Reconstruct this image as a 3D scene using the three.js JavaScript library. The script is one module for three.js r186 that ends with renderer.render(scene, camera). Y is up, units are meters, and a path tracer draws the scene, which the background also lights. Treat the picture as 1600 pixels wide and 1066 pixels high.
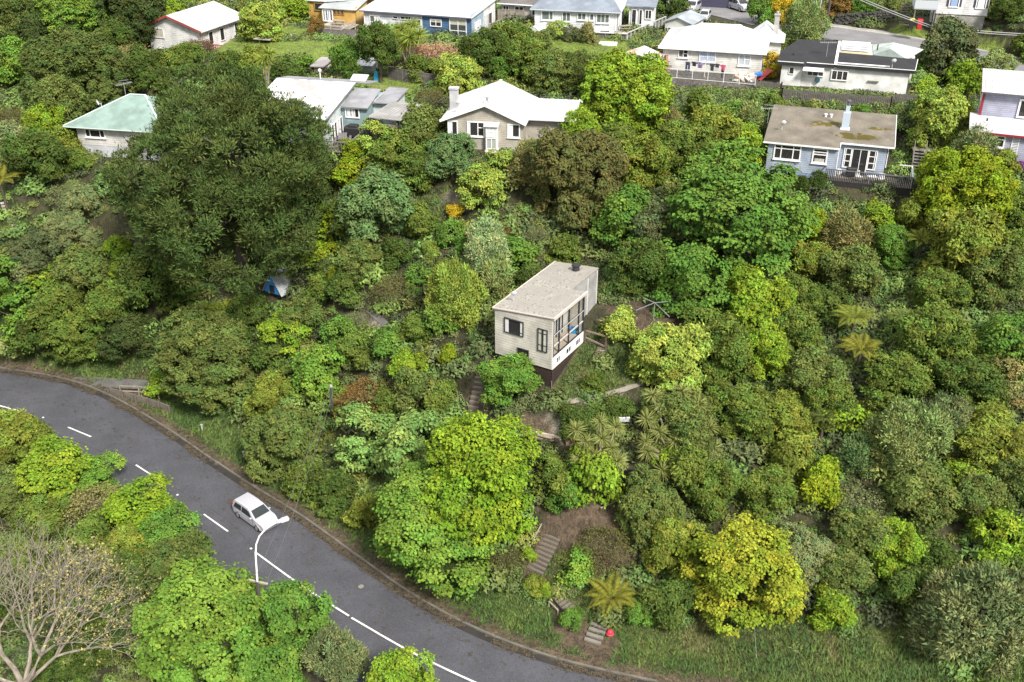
import * as THREE from 'three';
import { RoundedBoxGeometry } from 'three/addons/geometries/RoundedBoxGeometry.js';

// ---------- camera, exposure, sky, sun ----------
const scene = new THREE.Scene();
const camera = new THREE.PerspectiveCamera(36.86, 1600 / 1066, 0.5, 2500);
camera.position.set(0, 48, 0);
camera.rotation.set(-29 * Math.PI / 180, 0, 0);
camera.updateMatrixWorld();
const renderer = new THREE.WebGLRenderer();
renderer.toneMapping = THREE.LinearToneMapping;
renderer.toneMappingExposure = 3.1;
renderer.shadowMap.enabled = true;
renderer.shadowMap.type = THREE.PCFSoftShadowMap;

function rngOf(seed) { let a = seed >>> 0; return () => { a = (a + 0x6D2B79F5) | 0; let t = Math.imul(a ^ (a >>> 15), 1 | a); t = (t + Math.imul(t ^ (t >>> 7), 61 | t)) ^ t; return ((t ^ (t >>> 14)) >>> 0) / 4294967296; }; }
const hash2 = (x, y, s = 0) => { let h = Math.imul(x, 374761393) ^ Math.imul(y, 668265263) ^ Math.imul(s, 1442695041); h = Math.imul(h ^ (h >>> 13), 1274126177); return ((h ^ (h >>> 16)) >>> 0) / 4294967296; };
function vnoise(x, y, per, s = 0) {                       // value noise, periodic when per > 0
  const xi = Math.floor(x), yi = Math.floor(y), fx = x - xi, fy = y - yi, u = fx * fx * (3 - 2 * fx), v = fy * fy * (3 - 2 * fy);
  const w = per > 0 ? (k) => ((k % per) + per) % per : (k) => k;
  const a = hash2(w(xi), w(yi), s), b = hash2(w(xi + 1), w(yi), s), c = hash2(w(xi), w(yi + 1), s), d = hash2(w(xi + 1), w(yi + 1), s);
  return a + (b - a) * u + (c - a) * v + (a - b - c + d) * u * v;
}
function fbm(x, y, per, oct = 4, s = 0) { let t = 0, a = .5, n = 0; for (let i = 0; i < oct; i++) { t += a * vnoise(x, y, per, s + i); n += a; x *= 2; y *= 2; per *= 2; a *= .5; } return t / n; }
const clamp = (x, a = 0, b = 1) => Math.min(b, Math.max(a, x));
const smooth = (a, b, x) => { const t = clamp((x - a) / (b - a)); return t * t * (3 - 2 * t); };
const lerp = (a, b, t) => a + (b - a) * t;

const SUN = new THREE.Vector3(.34, .72, .6).normalize();
{ // broken bright overcast: an even cloud deck, brightest overhead
  const w = 256, h = 128, d = new Float32Array(w * h * 4);
  for (let j = 0; j < h; j++) for (let i = 0; i < w; i++) {
    const el = ((j + .5) / h - .5) * Math.PI, u = i / w * 12, c = fbm(u, j / h * 10, 12, 4, 5);
    const up = Math.max(0, Math.sin(el)), L = el > 0 ? (.2 + .31 * up) * (.82 + .36 * c) : .14, k = (j * w + i) * 4;
    d[k] = L * .985; d[k + 1] = L; d[k + 2] = L * 1.025; d[k + 3] = 1;
  }
  const t = new THREE.DataTexture(d, w, h, THREE.RGBAFormat, THREE.FloatType);
  t.mapping = THREE.EquirectangularReflectionMapping; t.magFilter = t.minFilter = THREE.LinearFilter; t.wrapS = THREE.RepeatWrapping; t.needsUpdate = true;
  scene.background = t; scene.environment = t;
}
const sun = new THREE.DirectionalLight(new THREE.Color(1, .95, .87), 2.1);
sun.position.copy(SUN).multiplyScalar(160).add(new THREE.Vector3(0, 0, -80)); sun.target.position.set(0, 5, -80);
sun.castShadow = true; sun.shadow.radius = 20; sun.shadow.mapSize.set(4096, 4096);
Object.assign(sun.shadow.camera, { left: -110, right: 110, top: 110, bottom: -110, near: 1, far: 400 });
scene.add(sun, sun.target);

// ---------- pixel of the photograph -> world, for laying the place out ----------
const FPX = 1600, PIT = 29 * Math.PI / 180, SP = Math.sin(PIT), CP = Math.cos(PIT), CH = 48;
const ray = (px, py) => { const u = (px - 800) / FPX, v = (533 - py) / FPX; return [u, -SP + v * CP, -(CP + v * SP)]; };
const onLevel = (px, py, e) => { const d = ray(px, py), t = (e - CH) / d[1]; return [d[0] * t, e, d[2] * t]; };
const depthOf = (p) => -p[2] * CP - (p[1] - CH) * SP;
const pixelOf = (x, y, z) => { const h = y - CH, dp = -z * CP - h * SP, up = h * CP - z * SP; return [800 + FPX * x / dp, 533 - FPX * up / dp]; };

// ---------- names, tags ----------
const used = {};
function numbered(n) { const k = used[n] = (used[n] ?? -1) + 1; return k ? `${n}_${String(k).padStart(3, '0')}` : n; }
function tag(o, label, category, group, kind) { o.userData = { ...o.userData, label, ...(category && { category }), ...(group && { group }), ...(kind && { kind }) }; return o; }
const shade = (o) => { o.traverse(m => { if (m.isMesh) { m.castShadow = true; m.receiveShadow = true; } }); return o; };
function thing(name, label, category, pos = [0, 0, 0], turn = 0, group) {
  const o = new THREE.Group(); o.name = numbered(name); o.position.set(...pos); o.rotation.y = turn; scene.add(o); return tag(o, label, category, group);
}
function put(name, geo, mat, parent, label) {
  const m = new THREE.Mesh(geo, mat); m.name = parent ? name : numbered(name); m.castShadow = m.receiveShadow = true;
  if (label) m.userData.label = label; (parent || scene).add(m); return m;
}
// ---------- mesh builder: boxes, bars, tubes, slabs, flat faced, uv in metres ----------
const V3 = (a) => new THREE.Vector3(a[0], a[1], a[2]);
class MB {
  constructor() { this.p = []; this.n = []; this.u = []; this.cuts = []; }
  tri(a, b, c) {
    const ux = b[0] - a[0], uy = b[1] - a[1], uz = b[2] - a[2], vx = c[0] - a[0], vy = c[1] - a[1], vz = c[2] - a[2];
    let nx = uy * vz - uz * vy, ny = uz * vx - ux * vz, nz = ux * vy - uy * vx; const l = Math.hypot(nx, ny, nz) || 1; nx /= l; ny /= l; nz /= l;
    const ax = Math.abs(nx), ay = Math.abs(ny), az = Math.abs(nz);
    for (const q of [a, b, c]) { this.p.push(q[0], q[1], q[2]); this.n.push(nx, ny, nz); if (ay >= ax && ay >= az) this.u.push(q[0], q[2]); else if (ax >= az) this.u.push(q[2], q[1]); else this.u.push(q[0], q[1]); }
    return this;
  }
  quad(a, b, c, d) { return this.tri(a, b, c).tri(a, c, d); }
  each(name, mat, parent) { const c = [...this.cuts, this.p.length]; for (let i = 0; i < c.length - 1; i++) { const m = new MB(); m.p = this.p.slice(c[i], c[i + 1]); m.n = this.n.slice(c[i], c[i + 1]); m.u = this.u.slice(c[i] / 3 * 2, c[i + 1] / 3 * 2); m.build(name, mat, parent); } }
  hex(b, t) { this.cuts.push(this.p.length); // bottom ring (ccw seen from above), top ring
    const n = b.length; for (let i = 1; i < n - 1; i++) { this.tri(t[0], t[i], t[i + 1]); this.tri(b[0], b[i + 1], b[i]); }
    for (let i = 0; i < n; i++) { const j = (i + 1) % n; this.quad(b[i], b[j], t[j], t[i]); } return this;
  }
  box(x0, x1, y0, y1, z0, z1) { return this.hex([[x0, y0, z1], [x1, y0, z1], [x1, y0, z0], [x0, y0, z0]], [[x0, y1, z1], [x1, y1, z1], [x1, y1, z0], [x0, y1, z0]]); }
  bar(p, q, w, h = w) { // square bar from p to q
    const P = V3(p), Q = V3(q), d = Q.clone().sub(P).normalize(), up = Math.abs(d.y) > .9 ? new THREE.Vector3(0, 0, 1) : new THREE.Vector3(0, 1, 0);
    const s = d.clone().cross(up).normalize().multiplyScalar(w / 2), t = s.clone().cross(d).normalize().multiplyScalar(h / 2);
    const c = (B, a, b) => B.clone().addScaledVector(s, a).addScaledVector(t, b).toArray();
    return this.hex([c(P, -1, -1), c(P, 1, -1), c(P, 1, 1), c(P, -1, 1)], [c(Q, -1, -1), c(Q, 1, -1), c(Q, 1, 1), c(Q, -1, 1)]);
  }
  tube(pts, rs, seg = 8, cap = true) {
    const n = pts.length, rings = [];
    for (let i = 0; i < n; i++) {
      const d = V3(pts[Math.min(n - 1, i + 1)]).sub(V3(pts[Math.max(0, i - 1)])).normalize(), up = Math.abs(d.y) > .85 ? new THREE.Vector3(1, 0, 0) : new THREE.Vector3(0, 1, 0);
      const s = d.clone().cross(up).normalize(), t = s.clone().cross(d), r = Array.isArray(rs) ? rs[i] : rs, R = [];
      for (let k = 0; k < seg; k++) { const a = k / seg * 2 * Math.PI, o = s.clone().multiplyScalar(Math.cos(a)).addScaledVector(t, Math.sin(a)); R.push({ p: V3(pts[i]).addScaledVector(o, r).toArray(), n: o }); }
      rings.push(R);
    }
    const v = (q, uu, vv) => { this.p.push(...q.p); this.n.push(q.n.x, q.n.y, q.n.z); this.u.push(uu, vv); };
    for (let i = 0; i < n - 1; i++) for (let k = 0; k < seg; k++) { const A = rings[i][k], B = rings[i][(k + 1) % seg], C = rings[i + 1][(k + 1) % seg], D = rings[i + 1][k], a = k / seg, b = (k + 1) / seg; v(A, a, i); v(C, b, i + 1); v(B, b, i); v(A, a, i); v(D, a, i + 1); v(C, b, i + 1); }
    if (cap) for (const [i, f] of [[0, -1], [n - 1, 1]]) for (let k = 1; k < seg - 1; k++) { const R = rings[i]; f < 0 ? this.tri(R[0].p, R[k].p, R[k + 1].p) : this.tri(R[0].p, R[k + 1].p, R[k].p); }
    return this;
  }
  slab(pts, th, down = [0, -1, 0]) { // planar polygon pts (ccw from outside) with thickness th along down
    return this.hex(pts.map(p => [p[0] + down[0] * th, p[1] + down[1] * th, p[2] + down[2] * th]), pts);
  }
  add(g, m) {
    let q = g.index ? g.toNonIndexed() : g.clone(); if (m) q.applyMatrix4(m);
    const P = q.attributes.position.array, N = q.attributes.normal.array, U = q.attributes.uv?.array; for (const x of P) this.p.push(x); for (const x of N) this.n.push(x);
    for (let i = 0; i < P.length / 3; i++) this.u.push(U ? U[i * 2] : 0, U ? U[i * 2 + 1] : 0); return this;
  }
  geo() { const g = new THREE.BufferGeometry(); g.setAttribute('position', new THREE.Float32BufferAttribute(this.p, 3)); g.setAttribute('normal', new THREE.Float32BufferAttribute(this.n, 3)); g.setAttribute('uv', new THREE.Float32BufferAttribute(this.u, 2)); return g; }
  build(name, mat, parent, label) { return put(name, this.geo(), mat, parent, label); }
}
const at = (x, y, z, ry = 0, s = 1) => new THREE.Matrix4().compose(new THREE.Vector3(x, y, z), new THREE.Quaternion().setFromEuler(new THREE.Euler(0, ry, 0)), new THREE.Vector3(s, s, s));

// ---------- materials ----------
function noiseTex(size, fn, rep = 1, srgb = true) {
  const d = new Uint8Array(size * size * 4);
  for (let j = 0; j < size; j++) for (let i = 0; i < size; i++) { const c = fn(i / size, j / size), k = (j * size + i) * 4; for (let q = 0; q < 3; q++) d[k + q] = clamp(Array.isArray(c) ? c[q] : c) * 255; d[k + 3] = 255; }
  const t = new THREE.DataTexture(d, size, size); t.wrapS = t.wrapT = THREE.RepeatWrapping; t.magFilter = THREE.LinearFilter; t.minFilter = THREE.LinearMipmapLinearFilter; t.generateMipmaps = true;
  if (srgb) t.colorSpace = THREE.SRGBColorSpace; t.repeat.set(rep, rep); t.needsUpdate = true; return t;
}
const grime = noiseTex(256, (u, v) => { const a = fbm(u * 6, v * 6, 6, 5, 3), b = vnoise(u * 128, v * 128, 128, 9); return .8 + .2 * clamp(a * 1.5 - .2) + (b - .5) * .07; }, .22);
const woodTex = noiseTex(256, (u, v) => { const a = fbm(u * 40, v * 4, 4, 4, 31), b = fbm(u * 6, v * 6, 6, 3, 33); const k = .62 + .3 * a + .2 * (b - .5); return [k, k * .98, k * .95]; }, .6);
const concTex = noiseTex(256, (u, v) => { const a = fbm(u * 5, v * 5, 5, 5, 41), b = vnoise(u * 100, v * 100, 100, 43); const k = .66 + .3 * a + (b - .5) * .16; return [k, k, k * .98]; }, .4);
const std = (color, roughness = .8, o = {}) => new THREE.MeshStandardMaterial({ color: Array.isArray(color) ? new THREE.Color().setRGB(...color) : color, roughness, side: THREE.DoubleSide, ...o });
const MAT = {
  white: std([.78, .78, .77], .55, { map: grime }), trim: std([.8, .8, .8], .45), cream: std([.68, .66, .6], .6, { map: grime }),
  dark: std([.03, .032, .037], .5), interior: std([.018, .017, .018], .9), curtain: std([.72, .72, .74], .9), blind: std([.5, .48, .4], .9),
  glass: new THREE.MeshPhysicalMaterial({ color: 0xffffff, transmission: 1, thickness: 0, roughness: .02, ior: 1.5 }),
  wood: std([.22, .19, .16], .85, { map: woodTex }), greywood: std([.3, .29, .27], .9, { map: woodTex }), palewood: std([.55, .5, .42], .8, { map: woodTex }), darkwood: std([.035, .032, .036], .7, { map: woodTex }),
  concrete: std([.42, .41, .39], .9, { map: concTex }), steel: std([.5, .52, .54], .4, { metalness: .6 }), black: std([.02, .02, .022], .6), rubber: std([.015, .015, .015], .85),
};
// ---------- house frames: origin, level, turn (degrees), footprint used to level the ground ----------
const HOUSES = {
  pod: [2.83, 11.2, -62.41, -31], tan: [-2.21, 20, -84.48, -9.3], blue: [23.34, 16.3, -89.73, -18.1], white: [16.86, 20.5, -109.27, -15.5], black: [27.12, 20.5, -103.32, -18.1],
  teal: [-15.04, 20.7, -88.7, -12], mint: [-40.73, 17.8, -93.33, -11.1], lilac: [41.17, 17.8, -87.94, -21.3], top: [48.55, 22.5, -120.55, -14.8], long: [12.28, 21.5, -122.54, -11.7],
  garage: [21.37, 21.2, -124.8, -27.3], bluewhite: [-4.68, 21.5, -119.63, -18.5], yellow: [-21.41, 22, -126.1, -17.8], left: [-41.75, 19.5, -121.19, -20.5],
};
const fr = (k) => { const [x, y, z, d] = HOUSES[k], a = d * Math.PI / 180, c = Math.cos(a), s = Math.sin(a); return { x, y, z, a, w: (u, v, q) => [x + u * c + q * s, y + v, z - u * s + q * c], l: (X, Z) => [(X - x) * c - (Z - z) * s, (X - x) * s + (Z - z) * c] }; };
// pads [house, x0, x1, z0, z1, level relative to the frame]
const PADS = [['tan', -3.4, 7.4, -8, .3, -.1], ['blue', -.5, 11, -8, .2, -.4], ['white', -4.5, 10.5, -9, 3.2, -.05], ['black', -.5, 13, -8, .8, -.05], ['teal', -6, 3, -4.5, 3.4, -.9], ['mint', -.3, 9, -9, .3, -1.4],
  ['lilac', -.6, 10, -9, .3, 0], ['top', -3, 6, -6, .4, 0], ['long', -10, .3, -8, 1.6, -.3], ['bluewhite', -13.5, .3, -9, .6, -.8], ['yellow', -4, 3.2, -6, .3, -.9], ['left', -.6, 6.8, -9, .3, -.8], ['garage', -3.6, .5, -6, .4, -.9]]
  .map(([k, x0, x1, z0, z1, e]) => ({ f: fr(k), x0, x1, z0, z1, e: HOUSES[k][1] + e }));

// ---------- terrain: heights read off the photograph, spread smoothly between ----------
const KNOWN = [
  [860, 620, 9.0], [934, 472, 12.1], [1010, 495, 12.3], [1040, 520, 12], [1000, 607, 9.8], [880, 636, 9], [850, 690, 8], [930, 560, 10.4], [780, 550, 10.9], [760, 580, 9.8], [740, 640, 7.8], [985, 735, 6.6], [985, 775, 5.2], [890, 805, 4.4], [860, 845, 3.6], [828, 900, 1.9], [880, 945, 1.2], [925, 985, .6],
  [590, 500, 9.6], [630, 550, 9], [560, 470, 10.5], [235, 600, .7], [180, 575, .8], [100, 560, .8], [435, 450, 9], [380, 425, 9.8], [18, 345, 13.5], [0, 480, 6], [-80, 430, 8], [200, 450, 7.5], [300, 520, 4.5], [420, 560, 4.6], [520, 640, 3.6], [600, 720, 2.6], [690, 310, 16.5], [620, 330, 15.6], [700, 395, 13.4], [520, 330, 14.5], [780, 330, 16.3], [840, 400, 13.6], [960, 330, 15.6], [1080, 420, 13], [1150, 350, 14.6],
  [590, 170, 21.2], [600, 145, 21.4], [500, 90, 22], [420, 85, 21.6], [330, 60, 21], [300, 110, 20.2], [150, 90, 19.5], [40, 120, 18.5], [-60, 200, 17], [60, 250, 16.8], [240, 260, 16.5], [30, 20, 22], [480, 40, 22], [700, 120, 21.3], [640, 110, 21.5], [680, 150, 20.8], [860, 100, 21], [930, 75, 21], [930, 180, 19.4], [1030, 190, 18.8], [1100, 165, 18.4], [1050, 240, 17],
  [1180, 165, 18.4], [1280, 175, 17.6], [1400, 178, 17.6], [1300, 300, 15], [1400, 305, 15], [1200, 290, 15.4], [1450, 250, 16.2], [1160, 25, 21.3], [1290, 35, 21.4], [1400, 55, 21.2], [1480, 70, 21], [1580, 105, 20.4], [1690, 130, 20], [1380, 45, 21.5], [1600, 60, 23.5], [1600, 20, 25], [1250, 0, 22], [1000, 0, 21.7],
  [1300, 400, 12.2], [1500, 400, 13], [1600, 380, 14], [1700, 400, 14], [1180, 520, 10.6], [1300, 600, 8.4], [1500, 600, 8.8], [1700, 620, 9], [1100, 640, 8.2], [1150, 740, 5.6], [1300, 800, 4.2], [1500, 800, 4.6], [1700, 830, 4.6], [1050, 900, 2], [1250, 960, .8], [1400, 950, 1.2], [1600, 990, 1], [1100, 990, .6], [1000, 1000, .6], [720, 910, 1.4], [640, 850, 1.2], [520, 780, 1.4], [400, 680, 1.6], [300, 640, .8],
  [150, 770, -1], [300, 900, -1.4], [100, 1000, -3], [400, 1020, -2], [0, 800, -1.5], [550, 1060, -1.2], [700, 1150, -1], [-100, 750, -1], [300, 1200, -4], [0, 1200, -5], [-200, 900, -3],
].map(([px, py, e]) => { const p = onLevel(px, py, e); return [p[0], p[2], e]; });
KNOWN.push([-70, -190, 26], [0, -200, 25], [70, -190, 27], [-110, -130, 22], [110, -130, 23], [-100, -70, 4], [100, -70, 8], [90, -30, -2], [-90, -30, -6], [0, -20, -5]);

// road: uphill edge as a smooth line on the level; the other edge is set off to the side
const EDGE = new THREE.CatmullRomCurve3([[-120, -103], [-90, -94], [-66, -86], [-52.5, -82.5], [-47.2, -81.3], [-40.7, -79.4], [-36.2, -77], [-29.6, -71.9], [-24, -66.9], [-19.6, -63.1], [-15.6, -59.8], [-10.7, -55.2], [-6.4, -51.3], [-2, -48.2], [2.4, -46], [6.25, -44.7], [10, -43.7], [15.2, -42.7], [24, -41.6], [40, -41], [70, -43], [110, -48]].map(p => new THREE.Vector3(p[0], 0, p[1])));
const ROAD = EDGE.getSpacedPoints(420).map((p, i, a) => { const q = a[Math.max(0, i - 1)], r = a[Math.min(a.length - 1, i + 1)], tx = r.x - q.x, tz = r.z - q.z, l = Math.hypot(tx, tz); return { x: p.x, z: p.z, nx: tz / l, nz: -tx / l, w: lerp(9.3, 8.3, smooth(-30, 5, p.x)) }; }); // n points uphill
function roadAt(x, z) { let b = 1e9, k = 0; for (let i = 0; i < ROAD.length; i += 6) { const d = (ROAD[i].x - x) ** 2 + (ROAD[i].z - z) ** 2; if (d < b) { b = d; k = i; } } for (let i = Math.max(0, k - 6); i <= Math.min(ROAD.length - 1, k + 6); i++) { const d = (ROAD[i].x - x) ** 2 + (ROAD[i].z - z) ** 2; if (d < b) { b = d; k = i; } } const r = ROAD[k]; return { s: (x - r.x) * r.nx + (z - r.z) * r.nz, r, d: Math.sqrt(b) }; } // s > 0 uphill of the edge
// upper street
const STREET = [[1030, -6], [1150, 22], [1200, 34], [1300, 52], [1400, 66], [1500, 84], [1610, 108], [1720, 135]].map(([px, py]) => onLevel(px, py, 21.2 - Math.max(0, px - 1400) * .0035));
function streetAt(x, z) { let b = 1e9, e = 21; for (let i = 0; i < STREET.length - 1; i++) { const A = STREET[i], B = STREET[i + 1], dx = B[0] - A[0], dz = B[2] - A[2], t = clamp(((x - A[0]) * dx + (z - A[2]) * dz) / (dx * dx + dz * dz)), d = Math.hypot(x - A[0] - dx * t, z - A[2] - dz * t); if (d < b) { b = d; e = lerp(A[1], B[1], t); } } return { d: b, e }; }

const RB = (() => {
  const n = KNOWN.length, A = [], c2 = 9, phi = (a, b) => Math.sqrt((a[0] - b[0]) ** 2 + (a[1] - b[1]) ** 2 + c2);
  for (let i = 0; i < n; i++) { A.push(new Float64Array(n + 2)); for (let j = 0; j < n; j++) A[i][j] = phi(KNOWN[i], KNOWN[j]) - (i === j ? .9 : 0); A[i][n] = 1; A[i][n + 1] = KNOWN[i][2]; }
  A.push(new Float64Array(n + 2)); for (let j = 0; j < n; j++) A[n][j] = 1;
  const m = n + 1;
  for (let i = 0; i < m; i++) { let p = i; for (let r = i + 1; r < m; r++) if (Math.abs(A[r][i]) > Math.abs(A[p][i])) p = r; [A[i], A[p]] = [A[p], A[i]]; for (let r = i + 1; r < m; r++) { const f = A[r][i] / A[i][i]; if (f) for (let k = i; k <= m; k++) A[r][k] -= f * A[i][k]; } }
  const w = new Float64Array(m); for (let i = m - 1; i >= 0; i--) { let s = A[i][m]; for (let k = i + 1; k < m; k++) s -= A[i][k] * w[k]; w[i] = s / A[i][i]; }
  return (x, z) => { let s = w[n]; for (let i = 0; i < n; i++) s += w[i] * Math.sqrt((KNOWN[i][0] - x) ** 2 + (KNOWN[i][1] - z) ** 2 + c2); return s; };
})();
function height(x, z) {
  let y = clamp(RB(x, z), -8, 32); const far = Math.max(0, Math.hypot(x, z + 80) - 130); y += far * .02 * (z < -80 ? 1 : -.3);
  y += (fbm(x * .35, z * .35, 0, 3, 7) - .5) * .5;
  for (const p of PADS) { const [u, v] = p.f.l(x, z), d = Math.hypot(Math.max(0, p.x0 - u, u - p.x1), Math.max(0, p.z0 - v, v - p.z1)); if (d < 2.6) y = lerp(p.e, y, smooth(.3, 2.6, d)); }
  const st = streetAt(x, z); if (st.d < 6) y = lerp(st.e - .03, y, smooth(3.1, 6, st.d));
  const { s, r } = roadAt(x, z);
  if (s > 0) y = s < 4 ? lerp(.12, Math.max(y, .12), smooth(.5, 4, s)) : Math.max(y, .05);
  else if (s > -r.w) y = -.16; else y = lerp(.1, y, smooth(r.w + .5, r.w + 4, -s));
  return y;
}
// fast lookup grid for marching rays
const GX0 = -150, GZ0 = -230, GS = 1, GW = 301, GH = 232, GRID = new Float32Array(GW * GH);
for (let j = 0; j < GH; j++) for (let i = 0; i < GW; i++) GRID[j * GW + i] = height(GX0 + i * GS, GZ0 + j * GS);
function T(x, z) { const u = clamp((x - GX0) / GS, 0, GW - 1.001), v = clamp((z - GZ0) / GS, 0, GH - 1.001), i = Math.floor(u), j = Math.floor(v), a = u - i, b = v - j, k = j * GW + i; return lerp(lerp(GRID[k], GRID[k + 1], a), lerp(GRID[k + GW], GRID[k + GW + 1], a), b); }
function hit(px, py, h = 0) { // where the line of sight comes within h above the ground
  const d = ray(px, py); let t = 30; for (; t < 330; t += .5) if (CH + d[1] * t < T(d[0] * t, d[2] * t) + h) break;
  for (let k = 0, a = t - .5, b = t; k < 14; k++) { const m = (a + b) / 2; if (CH + d[1] * m < T(d[0] * m, d[2] * m) + h) b = m; else a = m; t = b; }
  return [d[0] * t, T(d[0] * t, d[2] * t), d[2] * t];
}
// areas of the ground, outlined on the photograph and laid on the terrain
const AREA = [
  ['lawn', [[330, 88], [345, 70], [420, 62], [520, 66], [580, 60], [560, 80], [510, 100], [430, 92]], [[400, 50], [430, 40], [500, 44], [495, 56], [420, 60]], [[505, 128], [560, 118], [660, 128], [655, 152], [560, 140]], [[812, 62], [830, 50], [860, 58], [930, 58], [985, 70], [985, 95], [925, 96], [870, 88], [830, 74]], [[1375, 50], [1400, 38], [1560, 62], [1570, 88], [1480, 74]], [[1025, 12], [1062, 16], [1060, 26], [1030, 30]]],
  ['rough', [[870, 600], [900, 540], [950, 505], [1010, 520], [1000, 560], [1010, 602], [900, 626]], [[860, 620], [900, 560], [940, 560], [890, 640]], [[640, 300], [720, 290], [740, 330], [660, 345]], [[560, 770], [640, 850], [720, 900], [830, 900], [900, 960], [960, 1030], [1100, 1060], [1500, 1060], [1430, 960], [1200, 960], [960, 990], [820, 860]]],
  ['dirt', [[935, 480], [1000, 470], [1090, 500], [1060, 540], [960, 520]], [[780, 640], [850, 650], [900, 690], [800, 700]], [[830, 780], [1000, 760], [1010, 880], [930, 900], [870, 840]], [[150, 600], [200, 590], [260, 600], [250, 620], [170, 616]], [[760, 540], [775, 545], [770, 640], [730, 645]], [[845, 822], [905, 785], [905, 812], [872, 845], [850, 900], [862, 925], [900, 950], [930, 985], [905, 995], [868, 955], [838, 925], [816, 905]], [[850, 930], [900, 960], [935, 1000], [960, 990], [975, 1010], [950, 1035], [880, 1010]]],
  ['path', [[880, 628], [940, 618], [1005, 598], [1008, 604], [945, 624], [885, 636]], [[562, 478], [580, 490], [640, 552], [630, 560], [570, 500]], [[640, 310], [720, 298], [745, 330], [725, 334], [690, 310]], [[855, 640], [880, 655], [900, 690], [860, 672]]],
  ['yard', [[492, 36], [575, 32], [585, 58], [500, 60]], [[955, 110], [1035, 105], [1190, 122], [1188, 140], [1000, 130]], [[600, 190], [640, 175], [640, 200], [610, 205]]],
].flatMap(([kind, ...polys]) => polys.map(P => ({ kind, P: P.map(([a, b]) => { const q = hit(a, b); return [q[0], q[2]]; }) })));
function inside(P, x, z) { let c = false; for (let i = 0, j = P.length - 1; i < P.length; j = i++) if ((P[i][1] > z) !== (P[j][1] > z) && x < (P[j][0] - P[i][0]) * (z - P[i][1]) / (P[j][1] - P[i][1]) + P[i][0]) c = !c; return c; }
for (const a of AREA) { a.b = [Math.min(...a.P.map(p => p[0])), Math.max(...a.P.map(p => p[0])), Math.min(...a.P.map(p => p[1])), Math.max(...a.P.map(p => p[1]))]; }
function areaAt(x, z) { let k = null; for (const a of AREA) if (x > a.b[0] && x < a.b[1] && z > a.b[2] && z < a.b[3] && inside(a.P, x, z)) k = a.kind; return k; }
const nearPad = (x, z, m = .4) => PADS.some(p => { const [u, v] = p.f.l(x, z); return u > p.x0 - m && u < p.x1 + m && v > p.z0 - m && v < p.z1 + m; }) || (() => { const [u, v] = fr('pod').l(x, z); return u > -4.9 && u < .3 && v > -9.3 && v < .3; })();

const GC = { lawn: [.19, .26, .04], rough: [.11, .125, .04], dirt: [.12, .085, .06], path: [.24, .215, .18], yard: [.13, .115, .115], bush: [.045, .05, .02], litter: [.13, .095, .065], verge: [.07, .11, .024] };
{
  const xs = [], zs = []; const step = (v) => 0;
  for (let x = -700; x < -90; x += 40) xs.push(x); for (let x = -90; x <= 90; x += .5) xs.push(x); for (let x = 120; x <= 700; x += 40) xs.push(x);
  for (let z = -900; z < -190; z += 40) zs.push(z); for (let z = -190; z < -135; z += 1.5) zs.push(z); for (let z = -135; z <= -28; z += .5) zs.push(z); for (let z = -20; z <= 300; z += 40) zs.push(z);
  const nx = xs.length, nz = zs.length, P = new Float32Array(nx * nz * 3), C = new Float32Array(nx * nz * 3), U = new Float32Array(nx * nz * 2), I = [];
  for (let j = 0; j < nz; j++) for (let i = 0; i < nx; i++) {
    const x = xs[i], z = zs[j], k = j * nx + i, inn = x > -140 && x < 140 && z > -220 && z < -5; let y = inn && z < -135 ? T(x, z) : height(x, z);
    P.set([x, y, z], k * 3); U.set([x, z], k * 2);
    let kind = inn ? areaAt(x + (vnoise(x * 1.7, z * 1.7, 0, 3) - .5) * 1.2, z + (vnoise(x * 1.7, z * 1.7, 0, 4) - .5) * 1.2) : null; const { s, r } = roadAt(x, z), st = streetAt(x, z);
    const nz1 = vnoise(x * .8, z * .8, 0, 21);
    if (!kind || kind === 'rough') { if (s > 0 && s < .45 + nz1 * .7) kind = 'litter'; else if (s >= 0 && s < 5 && !kind) kind = 'verge'; }
    const c = GC[kind || 'bush'], b = .7 + .6 * fbm(x * .9, z * .9, 0, 4, 11), m = fbm(x * .4, z * .4, 0, 3, 17), q = kind === 'bush' || !kind ? m * .5 : kind === 'rough' ? Math.max(0, m - .45) * 1.4 : 0;
    C.set([lerp(c[0], .11, q) * b, lerp(c[1], .085, q) * b, lerp(c[2], .05, q) * b], k * 3);
    if (i < nx - 1 && j < nz - 1) I.push(k, k + nx, k + 1, k + 1, k + nx, k + nx + 1);
  }
  const g = new THREE.BufferGeometry(); g.setAttribute('position', new THREE.BufferAttribute(P, 3)); g.setAttribute('color', new THREE.BufferAttribute(C, 3)); g.setAttribute('uv', new THREE.BufferAttribute(U, 2)); g.setIndex(I); g.computeVertexNormals();
  const soil = noiseTex(256, (u, v) => { const a = fbm(u * 16, v * 16, 16, 4, 51), b = vnoise(u * 90, v * 90, 90, 53); const k = .5 + .45 * a + (b - .5) * .3; return [k, k, k * .95]; }, .25), bump = noiseTex(256, (u, v) => fbm(u * 24, v * 24, 24, 4, 57), .3, false);
  tag(put('ground', g, std([1.3, 1.3, 1.3], .95, { vertexColors: true, map: soil, bumpMap: bump, bumpScale: .12 })), 'steep bush clad hillside with grass verges, lawns, dirt and tracks', null, null, 'structure');
}
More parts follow.
